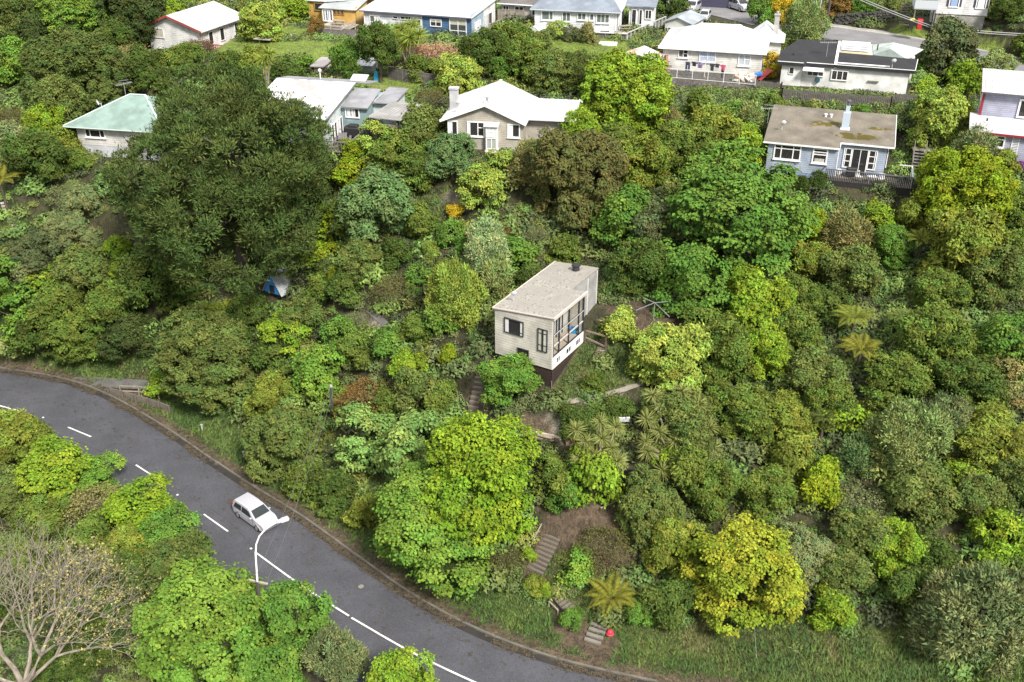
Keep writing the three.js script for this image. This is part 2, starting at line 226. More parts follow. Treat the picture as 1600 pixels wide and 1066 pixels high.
// ---------- road, kerbs, markings ----------
const asphaltTex = noiseTex(512, (u, v) => { const a = fbm(u * 4, v * 4, 4, 5, 61), b = vnoise(u * 256, v * 256, 256, 63), c = vnoise(u * 128, v * 128, 128, 64); const k = .72 + .2 * (a - .5) + (b - .5) * .22 + (c - .5) * .12; return [k, k, k * 1.02]; }, .16);
const asphaltBump = noiseTex(256, (u, v) => vnoise(u * 128, v * 128, 128, 67), .5, false);
const asphalt = std([.135, .136, .15], .85, { map: asphaltTex, bumpMap: asphaltBump, bumpScale: .012 });
function ribbon(line, off0, off1, y0, y1 = y0) { const m = new MB(); for (let i = 0; i < line.length - 1; i++) { const A = line[i], B = line[i + 1], p = (r, o, y) => [r.x + r.nx * o, y, r.z + r.nz * o]; m.quad(p(A, off0, y0), p(B, off0, y0), p(B, off1, y1), p(A, off1, y1)); } return m; }
function band(line, o0, o1, y0, y1) { const m = new MB(), p = (r, o, y) => [r.x + r.nx * o, y, r.z + r.nz * o]; for (let i = 0; i < line.length - 1; i++) { const A = line[i], B = line[i + 1]; m.quad(p(A, o0, y1), p(B, o0, y1), p(B, o1, y1), p(A, o1, y1)); m.quad(p(A, o0, y0), p(B, o0, y0), p(B, o0, y1), p(A, o0, y1)); m.quad(p(A, o1, y1), p(B, o1, y1), p(B, o1, y0), p(A, o1, y0)); } return m; }
{ const m = new MB(), p = (r, o) => [r.x + r.nx * o, 0.02 - Math.abs(o / r.w + .5) * .06, r.z + r.nz * o];
  for (let i = 0; i < ROAD.length - 1; i++) for (let k = 0; k < 4; k++) { const A = ROAD[i], B = ROAD[i + 1]; m.quad(p(A, -A.w * (k + 1) / 4), p(B, -B.w * (k + 1) / 4), p(B, -B.w * k / 4), p(A, -A.w * k / 4)); }
  tag(m.build('road', asphalt), 'curving grey asphalt road with white centre markings', null, null, 'structure'); }
const kerbMat = std([.2, .185, .16], .9, { map: concTex }), gutterMat = std([.04, .034, .03], .85, { map: concTex });
tag(band(ROAD, 0, .16, -.2, .13).build('kerb', kerbMat), 'low concrete kerb between the road and the bank', null, null, 'structure');
tag(ribbon(ROAD, -.5, 0, .0, .014).build('gutter', gutterMat), 'dark damp gutter along the bank side of the road', null, null, 'structure');
tag(band(ROAD.map(r => ({ ...r, x: r.x - r.nx * r.w, z: r.z - r.nz * r.w })), -.16, 0, -.2, .13).build('kerb', kerbMat), 'low concrete kerb under the trees on the near side', null, null, 'structure');
const roadY = (x, z) => { const { s, r } = roadAt(x, z); return .02 - Math.abs(-s / r.w - .5) * .06; };
{ // markings follow the painted line in the photograph
  const paint = std([.8, .8, .78], .6, { map: grime });
  const strip = (pts, w = .13) => { const m = new MB(), q = []; const c = new THREE.CatmullRomCurve3(pts.map(([a, b]) => V3(onLevel(a, b, 0)))).getSpacedPoints(Math.max(4, pts.length * 8)); c.forEach((p, i) => { const d = c[Math.min(c.length - 1, i + 1)].clone().sub(c[Math.max(0, i - 1)]).normalize(), y = roadY(p.x, p.z); q.push([[p.x + d.z * w / 2, y + .006, p.z - d.x * w / 2], [p.x - d.z * w / 2, y + .006, p.z + d.x * w / 2]]); }); for (let i = 0; i < q.length - 1; i++) m.quad(q[i][1], q[i + 1][1], q[i + 1][0], q[i][0]); return m; };
  const G = 'painted centre line of the road';
  const L = [['short white dash half hidden by leaves at the far left', [[-20, 629], [27, 642]]], ['white road dash left of the round manhole cover', [[106, 668], [142, 683]]], ['white road dash between the manhole cover and the lime tree', [[212, 727], [246, 749]]], ['white road dash beside the parked white car', [[318, 804], [356, 831]]],
    ['long solid white line starting under the street lamp', [[398, 863], [470, 915], [545, 963]]], ['solid white line curving out of the bottom of the road', [[549, 966], [640, 1018], [740, 1066], [850, 1112]]]];
  for (const [l, p] of L) tag(strip(p).build('road_line', paint), l, 'road marking', G);
}
{ // manhole covers and the round patch
  const iron = std([.09, .085, .085], .7, { map: concTex }), disc = (px, py, r, mat, name, label, cat, rim) => { const p = onLevel(px, py, 0), y = roadY(p[0], p[2]), o = thing(name, label, cat, [p[0], y, p[2]]); const g = new THREE.CylinderGeometry(r, r, .012, 28); g.translate(0, .004, 0); put('cover', g, mat, o); const t = new THREE.RingGeometry(r, r * 1.28, 28); t.rotateX(-Math.PI / 2); t.translate(0, .007, 0); put('surround', t, rim, o); };
  disc(122, 709, .36, std([.17, .15, .14], .7, { map: concTex }), 'manhole_cover', 'round brown manhole cover near the left tree tops', 'manhole cover', iron);
  disc(361, 784, .34, std([.1, .07, .06], .8, { map: concTex }), 'manhole_cover', 'dark rusty manhole cover just behind the white car', 'manhole cover', asphalt);
  disc(564, 917, .2, std([.3, .29, .26], .85, { map: concTex }), 'manhole_cover', 'small pale round cover on the lane beside the long solid line', 'manhole cover', iron);
}
{ // upper street, its footpath and kerb
  const line = new THREE.CatmullRomCurve3(STREET.map(V3)).getSpacedPoints(60).map((p, i, a) => { const q = a[Math.max(0, i - 1)], r = a[Math.min(60, i + 1)], l = Math.hypot(r.x - q.x, r.z - q.z); return { x: p.x, z: p.z, y: p.y, nx: (r.z - q.z) / l, nz: -(r.x - q.x) / l }; });
  const rb = (o0, o1, dy) => { const m = new MB(), p = (r, o) => [r.x + r.nx * o, r.y + dy, r.z + r.nz * o]; for (let i = 0; i < 60; i++) m.quad(p(line[i], o0), p(line[i + 1], o0), p(line[i + 1], o1), p(line[i], o1)); return m; };
  tag(rb(-3, 3, .03).build('road', std([.36, .35, .345], .9, { map: asphaltTex })), 'pale narrow street passing behind the white houses', null, null, 'structure');
  const kb = rb(3, 3.15, .13); const p = (r, o, dy) => [r.x + r.nx * o, r.y + dy, r.z + r.nz * o]; for (let i = 0; i < 60; i++) kb.quad(p(line[i], 3, 0), p(line[i + 1], 3, 0), p(line[i + 1], 3, .13), p(line[i], 3, .13));
  tag(kb.build('kerb', std([.42, .41, .39], .9)), 'pale concrete kerb of the upper street', null, null, 'structure');
  tag(rb(3.15, 4.5, .125).build('pavement', std([.5, .48, .45], .9, { map: concTex })), 'pale footpath along the far side of the upper street', null, null, 'structure');
}
// ---------- building kit ----------
function house(k, name, label, category = 'house') { const [x, y, z, d] = HOUSES[k]; return thing(name, label, category, [x, y, z], d * Math.PI / 180, 'houses among the trees'); }
// lapped weatherboards on a wall; span(y) gives the left and right end at that height. kind z: on plane z = at, facing +z; x: on plane x = at, facing dir
function boards(g, name, mat, kind, at0, y0, y1, span, lap = .2, dir = 1) {
  const m = new MB(), P = kind === 'z' ? (u, y, o) => [u, y, at0 + o * dir] : (u, y, o) => [at0 + o * dir, y, u];
  for (let y = y0; y < y1 - .01; y += lap) { const t = Math.min(y1, y + lap), a = span(y), b = span(t); const g0 = Math.min(.018, lap * .09), v = t - g0; m.quad(P(a[0], y, .055), P(a[1], y, .055), P(b[1], v, .045), P(b[0], v, .045)); m.quad(P(a[0], y, .0), P(a[1], y, .0), P(a[1], y, .055), P(a[0], y, .055)); m.quad(P(b[0], v, .045), P(b[1], v, .045), P(b[1], v, 0), P(b[0], v, 0)); }
  return m.build(name, mat, g);
}
const SILL = .1;
// window: frame with bars, a dark room behind, curtains, a pane of glass. wall: z (faces +z), x (faces +x), -x (faces -x)
function win(g, wall, at0, u0, u1, y0, y1, o = {}) {
  const w = Math.abs(u1 - u0), h = y1 - y0, f = o.fw ?? .09, m = new MB(), z1 = .09;
  m.box(0, f, 0, h, .02, z1); m.box(w - f, w, 0, h, .02, z1); m.box(f, w - f, h - f, h, .02, z1); m.box(f, w - f, 0, f, .02, z1);
  for (const c of o.cols || []) m.box(w * c - f * .4, w * c + f * .4, f, h - f, .03, z1 - .012);
  for (const r of o.rows || []) { const [yy, a, b] = Array.isArray(r) ? r : [r, 0, 1]; m.box(Math.max(f, w * a), Math.min(w - f, w * b), h * yy - f * .35, h * yy + f * .35, .03, z1 - .02); }
  if (o.sill) m.box(-.05, w + .05, -.07, -.002, .02, .14);
  const fr0 = m.build(o.door ? 'glazed_door' : 'window', o.frame || MAT.trim, g);
  if (wall === 'z') fr0.position.set(Math.min(u0, u1), y0, at0); else if (wall === 'x') { fr0.position.set(at0, y0, Math.max(u0, u1)); fr0.rotation.y = Math.PI / 2; } else { fr0.position.set(at0, y0, Math.min(u0, u1)); fr0.rotation.y = -Math.PI / 2; } fr0.translateZ(.035);
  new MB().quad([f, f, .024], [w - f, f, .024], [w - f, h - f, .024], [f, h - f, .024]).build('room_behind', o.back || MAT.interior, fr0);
  for (const [a, b, c, d, mat] of o.cloth || []) { const q = new MB(), n = 6; for (let i = 0; i < n; i++) { const x0 = lerp(f, w - f, lerp(a, b, i / n)), x1 = lerp(f, w - f, lerp(a, b, (i + 1) / n)); q.quad([x0, lerp(f, h - f, c ?? 0), .034 + (i % 2) * .012], [x1, lerp(f, h - f, c ?? 0), .034 + ((i + 1) % 2) * .012], [x1, lerp(f, h - f, d ?? 1), .034 + ((i + 1) % 2) * .012], [x0, lerp(f, h - f, d ?? 1), .034 + (i % 2) * .012]); } q.build('curtain', mat || MAT.curtain, fr0); }
  new MB().quad([f, f, .062], [w - f, f, .062], [w - f, h - f, .062], [f, h - f, .062]).build('pane', MAT.glass, fr0);
  return fr0;
}
// sheet roof with ribs running up the slope: a,b along the eave, c,d along the ridge (a below d)
function sheetRoof(m, a, b, c, d, ribs = .45, th = .09) {
  m.slab([a, b, c, d], th);
  if (ribs) { const n = Math.round(Math.hypot(b[0] - a[0], b[1] - a[1], b[2] - a[2]) / ribs), L = (p, q, t) => [lerp(p[0], q[0], t), lerp(p[1], q[1], t) + .012, lerp(p[2], q[2], t)]; for (let i = 1; i < n; i++) m.bar(L(a, b, i / n), L(d, c, i / n), .05, .035); }
}
function dish(g, x, y, z, ry = .5, r = .32) { const m = new MB(), b = new THREE.SphereGeometry(r, 14, 5, 0, 6.284, 0, .75); const M = new THREE.Matrix4().makeRotationFromEuler(new THREE.Euler(1.9, ry, 0, 'YXZ')).setPosition(0, .75 + r * .4, 0); m.add(b, M); m.bar([0, 0, 0], [0, .75, 0], .05); m.bar([0, .62, 0], [Math.sin(ry) * .4, .8, Math.cos(ry) * .4], .03); const o = m.build('satellite_dish', std([.5, .51, .53], .5), g); o.position.set(x, y, z); return o; }
function aerial(g, x, y, z, h = 1.6, ry = .3) { const m = new MB(), c = Math.cos(ry), s = Math.sin(ry); m.bar([0, 0, 0], [0, h, 0], .045); m.bar([-c * .8, h - .12, s * .8], [c * .8, h - .05, -s * .8], .04); for (let i = -4; i <= 4; i++) { const q = i * .18; m.bar([c * q + s * .42, h - .08 + q * .04, -s * q + c * .42], [c * q - s * .42, h - .08 + q * .04, -s * q - c * .42], .022); } m.bar([-c * .5, h + .25, s * .5], [c * .5, h + .22, -s * .5], .03); const o = m.build('aerial', MAT.steel, g); o.position.set(x, y, z); return o; }
const roofWhite = std([.7, .7, .71], .5, { map: grime }), roofPale = std([.66, .67, .69], .55, { map: grime });
const body = (g, mat, x0, x1, y0, y1, z0, z1, name = 'wall') => new MB().box(x0, x1, y0, y1, z0, z1).build(name, mat, g);

// ---------- the flat roofed house in the middle ----------
{
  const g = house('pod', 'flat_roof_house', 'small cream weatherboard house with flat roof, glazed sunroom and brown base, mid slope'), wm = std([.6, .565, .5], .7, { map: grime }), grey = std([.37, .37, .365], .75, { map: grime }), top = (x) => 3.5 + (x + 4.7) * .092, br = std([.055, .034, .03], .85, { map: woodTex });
  // shell: the front room is hollow behind the glass
  const sh = new MB(); sh.box(-4.68, -4.56, -.1, 3.45, -9.0, 0); sh.box(-4.56, -.02, -.1, 3.45, -.12, 0); sh.box(-4.56, 0, -.1, .85, -4.7, -.13); sh.box(-4.56, -1.18, .85, 3.42, -9.0, -4.72); sh.slab([[-4.56, 3.42, -4.73], [-1.2, 3.42, -4.73], [-1.2, 3.76, -4.73]], .1, [0, 0, -1]); sh.slab([[-4.56, 3.42, -8.9], [-1.2, 3.42, -8.9], [-1.2, 3.76, -8.9]], .08, [0, 0, -1]); sh.box(-1.3, -1.2, 3.42, 3.74, -8.9, -4.85); sh.box(-1.17, -.02, .86, 3.8, -4.7, -4.6); sh.slab([[-4.68, 3.45, 0], [-.02, 3.45, 0], [-.02, 3.86, 0], [-4.68, 3.45, 0]], .1, [0, 0, -1]); sh.build('wall', wm, g);
  boards(g, 'weatherboards', wm, 'z', 0, -.1, 3.9, (y) => [y < 3.45 ? -4.7 : Math.min(-.05, -4.7 + (y - 3.45) / .092), 0], .2);
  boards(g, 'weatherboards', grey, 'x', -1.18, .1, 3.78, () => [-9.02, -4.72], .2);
  boards(g, 'weatherboards', wm, 'x', -4.68, -.1, 3.45, () => [-9.02, 0], .2, -1);
  boards(g, 'weatherboards', wm, 'z', -9.0, .3, 3.6, () => [-4.68, -1.18], .2, -1);
  const m = new MB(); m.box(-.07, .05, -.1, 3.9, -.06, .05); m.box(-1.2, -1.1, .1, 3.74, -9.05, -8.95); m.box(-1.21, -1.09, .1, 3.7, -7.5, -7.4); m.each('corner_trim', std([.66, .64, .6], .6), g);
  // roof sheet with flashing
  const flat = std([.37, .355, .335], .85, { map: noiseTex(256, (u, v) => { const a = fbm(u * 7, v * 7, 7, 4, 81), s = vnoise(u * 60, v * 60, 60, 83), l = fbm(u * 60, v * 60, 60, 3, 85); const k = .82 + .2 * a - smooth(.55, .7, l) * smooth(.35, .6, a) * .22 - (s > .86 ? .06 : 0); return [k, k * .99, k * .96]; }, .21) });
  const R = (x, z) => [x, top(x) + .1, z], rf = new MB(); rf.slab([R(-4.85, .12), R(.16, .12), R(.16, -4.78), R(-1.1, -4.78), R(-1.1, -9.12), R(-4.85, -9.12)].reverse(), -.0); // top face only below
  const poly = [R(-4.85, .12), R(.16, .12), R(.16, -4.8), R(-1.08, -4.8), R(-1.08, -9.12), R(-4.85, -9.12)];
  const rm = new MB(); rm.slab([poly[0], poly[1], poly[2], [-4.85, R(-4.85)[1], -4.8]], .1); rm.slab([[-4.85, R(-4.85)[1], -4.803], poly[3], poly[4], poly[5]], .1); rm.build('roof', flat, g);
  const fl = new MB(), up = (p) => [p[0], p[1] + .005, p[2]]; fl.bar(up(poly[1]), up(poly[2]), .08, .1); fl.bar(up(poly[0]), up(poly[1]), .05, .08); fl.bar(up(poly[0]), up(poly[5]), .05, .08); fl.bar([.13, top(.1) - .06, .1], [.13, top(.1) - .06, -4.8], .05, .1); fl.build('roof_edge', std([.6, .52, .48], .6), g);
  // sunroom glazing on the right side
  const G = new MB(), dk = std([.025, .03, .04], .45), T0 = top(0) - .1; for (const z of [-.05, -.92, -2.36, -3.87, -4.62]) G.box(-.03, .05, .85, T0, z - .06, z + .06); for (const [y, w] of [[.9, .09], [2.58, .06]]) G.box(-.02, .04, y - w / 2, y + w / 2, -4.6, -.05); G.each('sunroom_frame', dk, g);
  const G2 = new MB(); G2.box(-.02, .045, 1.66, 1.74, -4.57, -.1); G2.box(.041, .06, 2.56, 2.62, -4.57, -.1); G2.each('sunroom_rail', std([.5, .49, .47], .6), g);
  for (const [a, b] of [[-.9, -.1], [-2.3, -.97], [-3.8, -2.4], [-4.57, -3.92]]) for (const [y0, y1] of [[.95, 1.66], [1.74, 2.55], [2.62, T0]]) new MB().quad([0, y0, b], [0, y0, a], [0, y1, a], [0, y1, b]).build('sunroom_pane', MAT.glass, g);
  const E2 = new MB(); E2.box(-1.0, -.02, 2.6, T0, -4.6, -4.57); body(g, std([.35, .3, .24], .9), -1.15, -.06, .855, .885, -4.5, -.2, 'floor'); new MB().quad([-1.2, .86, -.15], [-1.2, .86, -4.6], [-1.2, 3.6, -4.6], [-1.2, 3.6, -.15]).build('inner_wall', std([.5, .49, .46], .9), g);
  const iw = new MB(); for (const z of [-1.4, -2.7, -3.6]) iw.box(-1.19, -1.14, .9, 3.1, z - .06, z + .06); iw.each('inner_door_frame', dk, g);
  for (const [a, b] of [[-1.02, -.4], [-2.66, -1.86], [-4.1, -3.36]]) win(g, 'x', .0, a, b, .12, .68, { frame: MAT.trim, cols: [.55], fw: .05 });
  boards(g, 'weatherboards', std([.7, .69, .66], .6), 'x', 0, -.1, .85, () => [-4.7, -.0], .95);
  win(g, 'z', .012, -3.89, -2.3, 1.9, 3.08, { frame: MAT.dark, fw: .06, cols: [.82], rows: [[.22, .82, 1]], cloth: [[0, .2], [.84, 1]] });
  win(g, 'z', .012, -1.15, -.36, 1.18, 2.98, { frame: MAT.dark, fw: .06, cols: [.45], rows: [.8, [.28, .0, 1]], cloth: [[0, .4, 0, 1, MAT.blind], [.6, 1, 0, 1, MAT.cream]] });
  win(g, 'z', .012, -2.79, -1.86, .25, .94, { frame: MAT.dark, fw: .05, cols: [.5] });
  // brown plank base
  const bb = new MB(); bb.box(-4.5, -.12, -3.2, -.1, -4.6, -.1); bb.build('base', br, g); boards(g, 'base_planks', br, 'z', -.09, -3.2, -.1, () => [-4.5, -.08], .22); boards(g, 'base_planks', br, 'x', -.1, -3.2, -.1, () => [-4.6, -.06], .22);
  const dp = new MB(); dp.tube([[-.03, -2.5, -.03], [-.03, -1.1, -.03]], .05, 7); dp.build('downpipe', std([.16, .13, .12], .6), g);
  dish(g, -4.0, 3.62, -1.4, .6); const vt = new MB(); vt.tube([[-2.5, 3.7, -8.1], [-2.5, 4.2, -8.1]], [.3, .26], 14); vt.tube([[-2.5, 4.2, -8.1], [-2.5, 4.27, -8.1]], [.36, .3], 14); vt.build('roof_vent', std([.03, .032, .036], .6), g);
}
{ const f = fr('pod'), p = f.w(-.45, 1.25, -4.05), o = thing('tub', 'bright blue tub inside the sunroom of the flat roofed house', 'tub', p); const m = new MB(); m.tube([[0, -.35, 0], [0, -.05, 0]], [.24, .3], 14, false); m.tube([[0, -.06, 0], [0, -.02, 0]], [.33, .33], 14, false); m.tube([[0, -.36, 0], [0, -.34, 0]], [.26, .26], 14); m.build('basin', std([.03, .25, .5], .5), o); }

// ---------- tan gabled house ----------
{
  const g = house('tan', 'gabled_house', 'tan gabled house with white roof and glazed white porch'), wm = std([.44, .405, .345], .85, { map: grime }), gz = 3.72, e = 2.36;
  body(g, wm, -3.3, 3.2, -.6, 2.45, -7.2, 0); body(g, wm, 3.19, 7.1, -.6, 2.35, -6.2, -1.6);
  new MB().slab([[-3.3, 2.45, -.001], [3.2, 2.45, -.001], [0, gz - .05, -.001]], 7, [0, 0, -1]).build('gable', wm, g);
  boards(g, 'cladding', wm, 'z', 0, -.6, 3.66, (y) => y < 2.4 ? [-3.3, 3.2] : [lerp(-3.3, 0, (y - 2.4) / 1.28), lerp(3.2, 0, (y - 2.4) / 1.28)], .16);
  const r = new MB(); sheetRoof(r, [-3.9, e, .45], [-3.9, e, -7.6], [0, gz + .16, -7.6], [0, gz + .16, .45].map((v, i) => v), .5); sheetRoof(r, [3.5, e + .02, -7.6], [3.5, e + .02, .45], [.003, gz + .16, .45], [.003, gz + .16, -7.6], .5);
  sheetRoof(r, [2.6, 2.42, -1.0], [7.5, 2.42, -1.0], [7.5, 3.42, -3.9], [1.3, 3.42, -3.9], .5); sheetRoof(r, [7.5, 2.42, -6.8], [2, 2.42, -6.8], [1.3, 3.42, -3.903], [7.5, 3.42, -3.903], .5); r.build('roof', roofWhite, g);
  new MB().slab([[7.1, 2.35, -1.6], [7.1, 2.35, -6.2], [7.1, 3.3, -3.9]], .02, [-1, 0, 0]).build('gable', wm, g);
  const tr = new MB(); tr.bar([-3.9, e - .02, .44], [0, gz + .14, .44], .05, .2); tr.bar([3.5, e - .02, .44], [0, gz + .14, .44], .05, .2); tr.bar([0, gz + .2, .45], [0, gz + .2, -7.6], .24, .05); tr.bar([7.49, 2.42, -1], [7.49, 3.42, -3.9], .06, .18); tr.bar([7.49, 2.42, -6.8], [7.49, 3.42, -3.9], .06, .18); tr.each('fascia', MAT.trim, g);
  win(g, 'z', .015, -3.28, -2.4, 1.05, 2.32, { cloth: [[0, .45]], sill: 1 }); win(g, 'z', .015, -1.6, -.1, 1.03, 2.33, { cols: [.62], rows: [[.6, .62, 1]], cloth: [[0, .14]], sill: 1 }); win(g, 'z', .015, 1.87, 2.94, 1.1, 2.28, { cloth: [[0, .42]], sill: 1 });
  const p = g, pm = MAT.trim; body(p, pm, 0, 1.12, -.55, .05, .02, .62, 'porch_step'); body(p, pm, .06, 1.06, .05, 2.15, .02, .5, 'porch'); const pr = new MB(); pr.slab([[-.08, 2.2, .78], [1.2, 2.2, .78], [1.2, 2.36, .0], [-.08, 2.36, .0]], .08); pr.build('porch_roof', roofWhite, p);
  win(p, 'z', .5, .1, 1.02, 1.2, 2.1, { cols: [.33, .66], rows: [.5], cloth: [[0, 1]], fw: .07 }); win(p, 'z', .5, .1, 1.02, .12, 1.14, { door: 1, fw: .08, back: std([.36, .38, .35], .8), cols: [.5] });
  const ch = new MB(); ch.box(-3.55, -2.85, 1.4, 4.35, -2.6, -2.1); ch.box(-3.62, -2.78, 4.35, 4.5, -2.67, -2.03); ch.build('chimney', std([.5, .5, .51], .8, { map: grime }), g); dish(g, -2.5, 2.95, -.6, .4); const v = new MB(); v.tube([[.1, 3.7, -.3], [.1, 4.25, -.3]], .1, 8); v.tube([[.1, 4.25, -.3], [.1, 4.35, -.3]], [.16, .16], 8); v.build('roof_vent', MAT.steel, g);
}
// ---------- blue house with mossy roof ----------
{
  const g = house('blue', 'blue_house', 'pale blue weatherboard house with mossy flat brown roof and dark timber deck'), wm = std([.37, .43, .53], .75, { map: grime }), e = 2.68;
  const moss = noiseTex(512, (u, v) => { const x = u * 12, z = -(1 - v) * 12, a = fbm(u * 12, v * 12, 12, 5, 91), b = fbm(u * 30, v * 30, 30, 4, 93), c = vnoise(u * 200, v * 200, 200, 95), k = .66 + .3 * a + (c - .5) * .12, bl = (X, Z, rx, rz) => Math.max(0, 1 - ((x - X) / rx) ** 2 - ((z - Z) / rz) ** 2); const q = bl(7.2, -2.6, 2.6, .9) * 1.3 + bl(4.9, -4.6, 2.2, .9) + bl(9.2, -4.6, 1.7, .5) * .7 + bl(2.6, -3.9, 2, .6) * .35, t = smooth(.22, .62, q * (b * 2.6 - .62)) * .9, w = smooth(.35, .7, bl(2.6, -3.6, 2.8, .9) * b * 1.6); return [lerp(lerp(k, .95, w * .5), k * .7, t), lerp(lerp(k * .96, .88, w * .5), k * .64, t), lerp(lerp(k * .9, .84, w * .5), k * .13, t)]; }, 1 / 12);
  body(g, wm, -.1, 6.0, -1.2, 2.6, -7.6, 0); body(g, wm, 5.99, 10.15, -1.2, 2.6, -7.6, -1.4);
  boards(g, 'weatherboards', wm, 'z', 0, 0, 2.62, () => [-.1, 6.0], .19); boards(g, 'weatherboards', wm, 'z', -1.4, 0, 2.62, () => [6.0, 10.15], .19); boards(g, 'weatherboards', wm, 'x', 6.0, 0, 2.62, () => [-1.4, 0], .19); boards(g, 'weatherboards', wm, 'x', 10.15, 0, 2.62, () => [-7.6, -1.4], .19); boards(g, 'base', std([.2, .28, .42], .8), 'z', -.02, -1.2, 0, () => [-.1, 6], .3);
  const y = (z) => e + (-z) * .13, r = new MB(); r.slab([[-.55, y(0) + .0, .35], [6.1, y(0), .35], [6.1, y(8) * 0 + e + .135 * 8.1, -8], [-.55, e + .135 * 8.1, -8]], .1); r.slab([[6.103, e + .14, -1.0], [10.7, e + .14, -1.0], [10.7, e + .135 * 8.1, -8], [6.103, e + .135 * 8.1, -8]], .1); r.build('roof', std([.255, .242, .222], .95, { map: moss }), g);
  const t = new MB(); t.box(-.58, 6.12, e - .14, e + .0, .33, .39); t.box(6.12, 10.73, e + .0, e + .14, -1.02, -.96); t.box(6.1, 6.16, e - .1, e + .14, -.95, .33); t.bar([10.71, e + .1, -1], [10.71, e + 1.04, -8], .05, .16); t.box(6.02, 6.1, 0, 2.55, .01, .06); t.each('fascia', MAT.trim, g);
  win(g, 'z', .02, .45, 2.85, 1.08, 2.5, { cols: [.27, .71], rows: [.72], fw: .12, sill: 1 }); win(g, 'z', .02, 3.84, 5.17, 1.04, 2.46, { rows: [.74, .58], fw: .13, cloth: [[.1, .9, 0, .28, MAT.cream]], sill: 1 });
  win(g, 'z', -1.38, 6.5, 7.2, .45, 2.3, { rows: [.34, .67], cols: [.25] }); win(g, 'z', -1.38, 7.22, 8.62, .1, 2.3, { cols: [.52], door: 1, fw: .07 }); win(g, 'z', -1.38, 8.64, 9.4, .45, 2.3, { rows: [.34, .67], cols: [.75] });
  win(g, 'x', 10.17, -2.6, -1.6, .7, 2.2, { rows: [.4], fw: .12 });
  const c = new MB(); c.box(5.95, 6.6, 2.7, 4.75, -4.3, -3.75); c.box(6.1, 6.45, 4.75, 5.35, -4.15, -3.9); c.build('chimney', std([.45, .52, .62], .7), g); const c2 = new MB(); c2.box(5.85, 6.7, 3.1, 3.28, -4.4, -3.65); c2.build('chimney_flashing', MAT.trim, g); const cp = new MB(); cp.tube([[6.28, 5.35, -4.02], [6.28, 5.75, -4.02]], .12, 10); cp.tube([[6.28, 5.72, -4.02], [6.28, 5.85, -4.02]], [.19, .19], 10); cp.build('chimney_pot', std([.12, .12, .13], .6), g);
  const v = new MB(); for (const x of [4.4, 4.9]) new MB().tube([[x, 3.5, -6.2], [x, 3.75, -6.2], [x, 3.751, -6.2], [x, 3.82, -6.2]], [.1, .1, .15, .15], 8).build('roof_vent', MAT.trim, g); dish(g, .8, 3.05, -2.2, .3, .38); aerial(g, -.7, 1.9, -4.2, 2.6, .2);
  // deck
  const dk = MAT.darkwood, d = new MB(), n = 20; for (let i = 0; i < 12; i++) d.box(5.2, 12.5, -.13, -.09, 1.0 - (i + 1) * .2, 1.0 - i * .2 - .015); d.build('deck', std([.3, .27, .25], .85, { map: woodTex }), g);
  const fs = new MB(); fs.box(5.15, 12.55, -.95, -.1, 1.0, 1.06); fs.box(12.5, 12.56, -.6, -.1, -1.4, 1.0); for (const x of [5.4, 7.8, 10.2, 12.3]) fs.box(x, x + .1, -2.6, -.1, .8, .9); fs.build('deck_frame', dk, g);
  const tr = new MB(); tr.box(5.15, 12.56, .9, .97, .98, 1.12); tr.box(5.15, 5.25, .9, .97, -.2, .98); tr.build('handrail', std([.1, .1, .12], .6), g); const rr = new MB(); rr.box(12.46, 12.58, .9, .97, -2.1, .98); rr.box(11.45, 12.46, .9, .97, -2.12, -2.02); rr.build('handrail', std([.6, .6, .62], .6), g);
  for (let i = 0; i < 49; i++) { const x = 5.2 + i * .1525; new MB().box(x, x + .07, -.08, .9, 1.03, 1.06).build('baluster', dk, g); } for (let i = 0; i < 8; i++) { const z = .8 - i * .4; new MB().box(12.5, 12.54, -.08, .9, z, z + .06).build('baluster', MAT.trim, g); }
  for (let i = 0; i < 6; i++) { const x = 11.5 + i * .18; new MB().box(x, x + .05, -.08, .9, -2.1, -2.06).build('baluster', dk, g); }
}
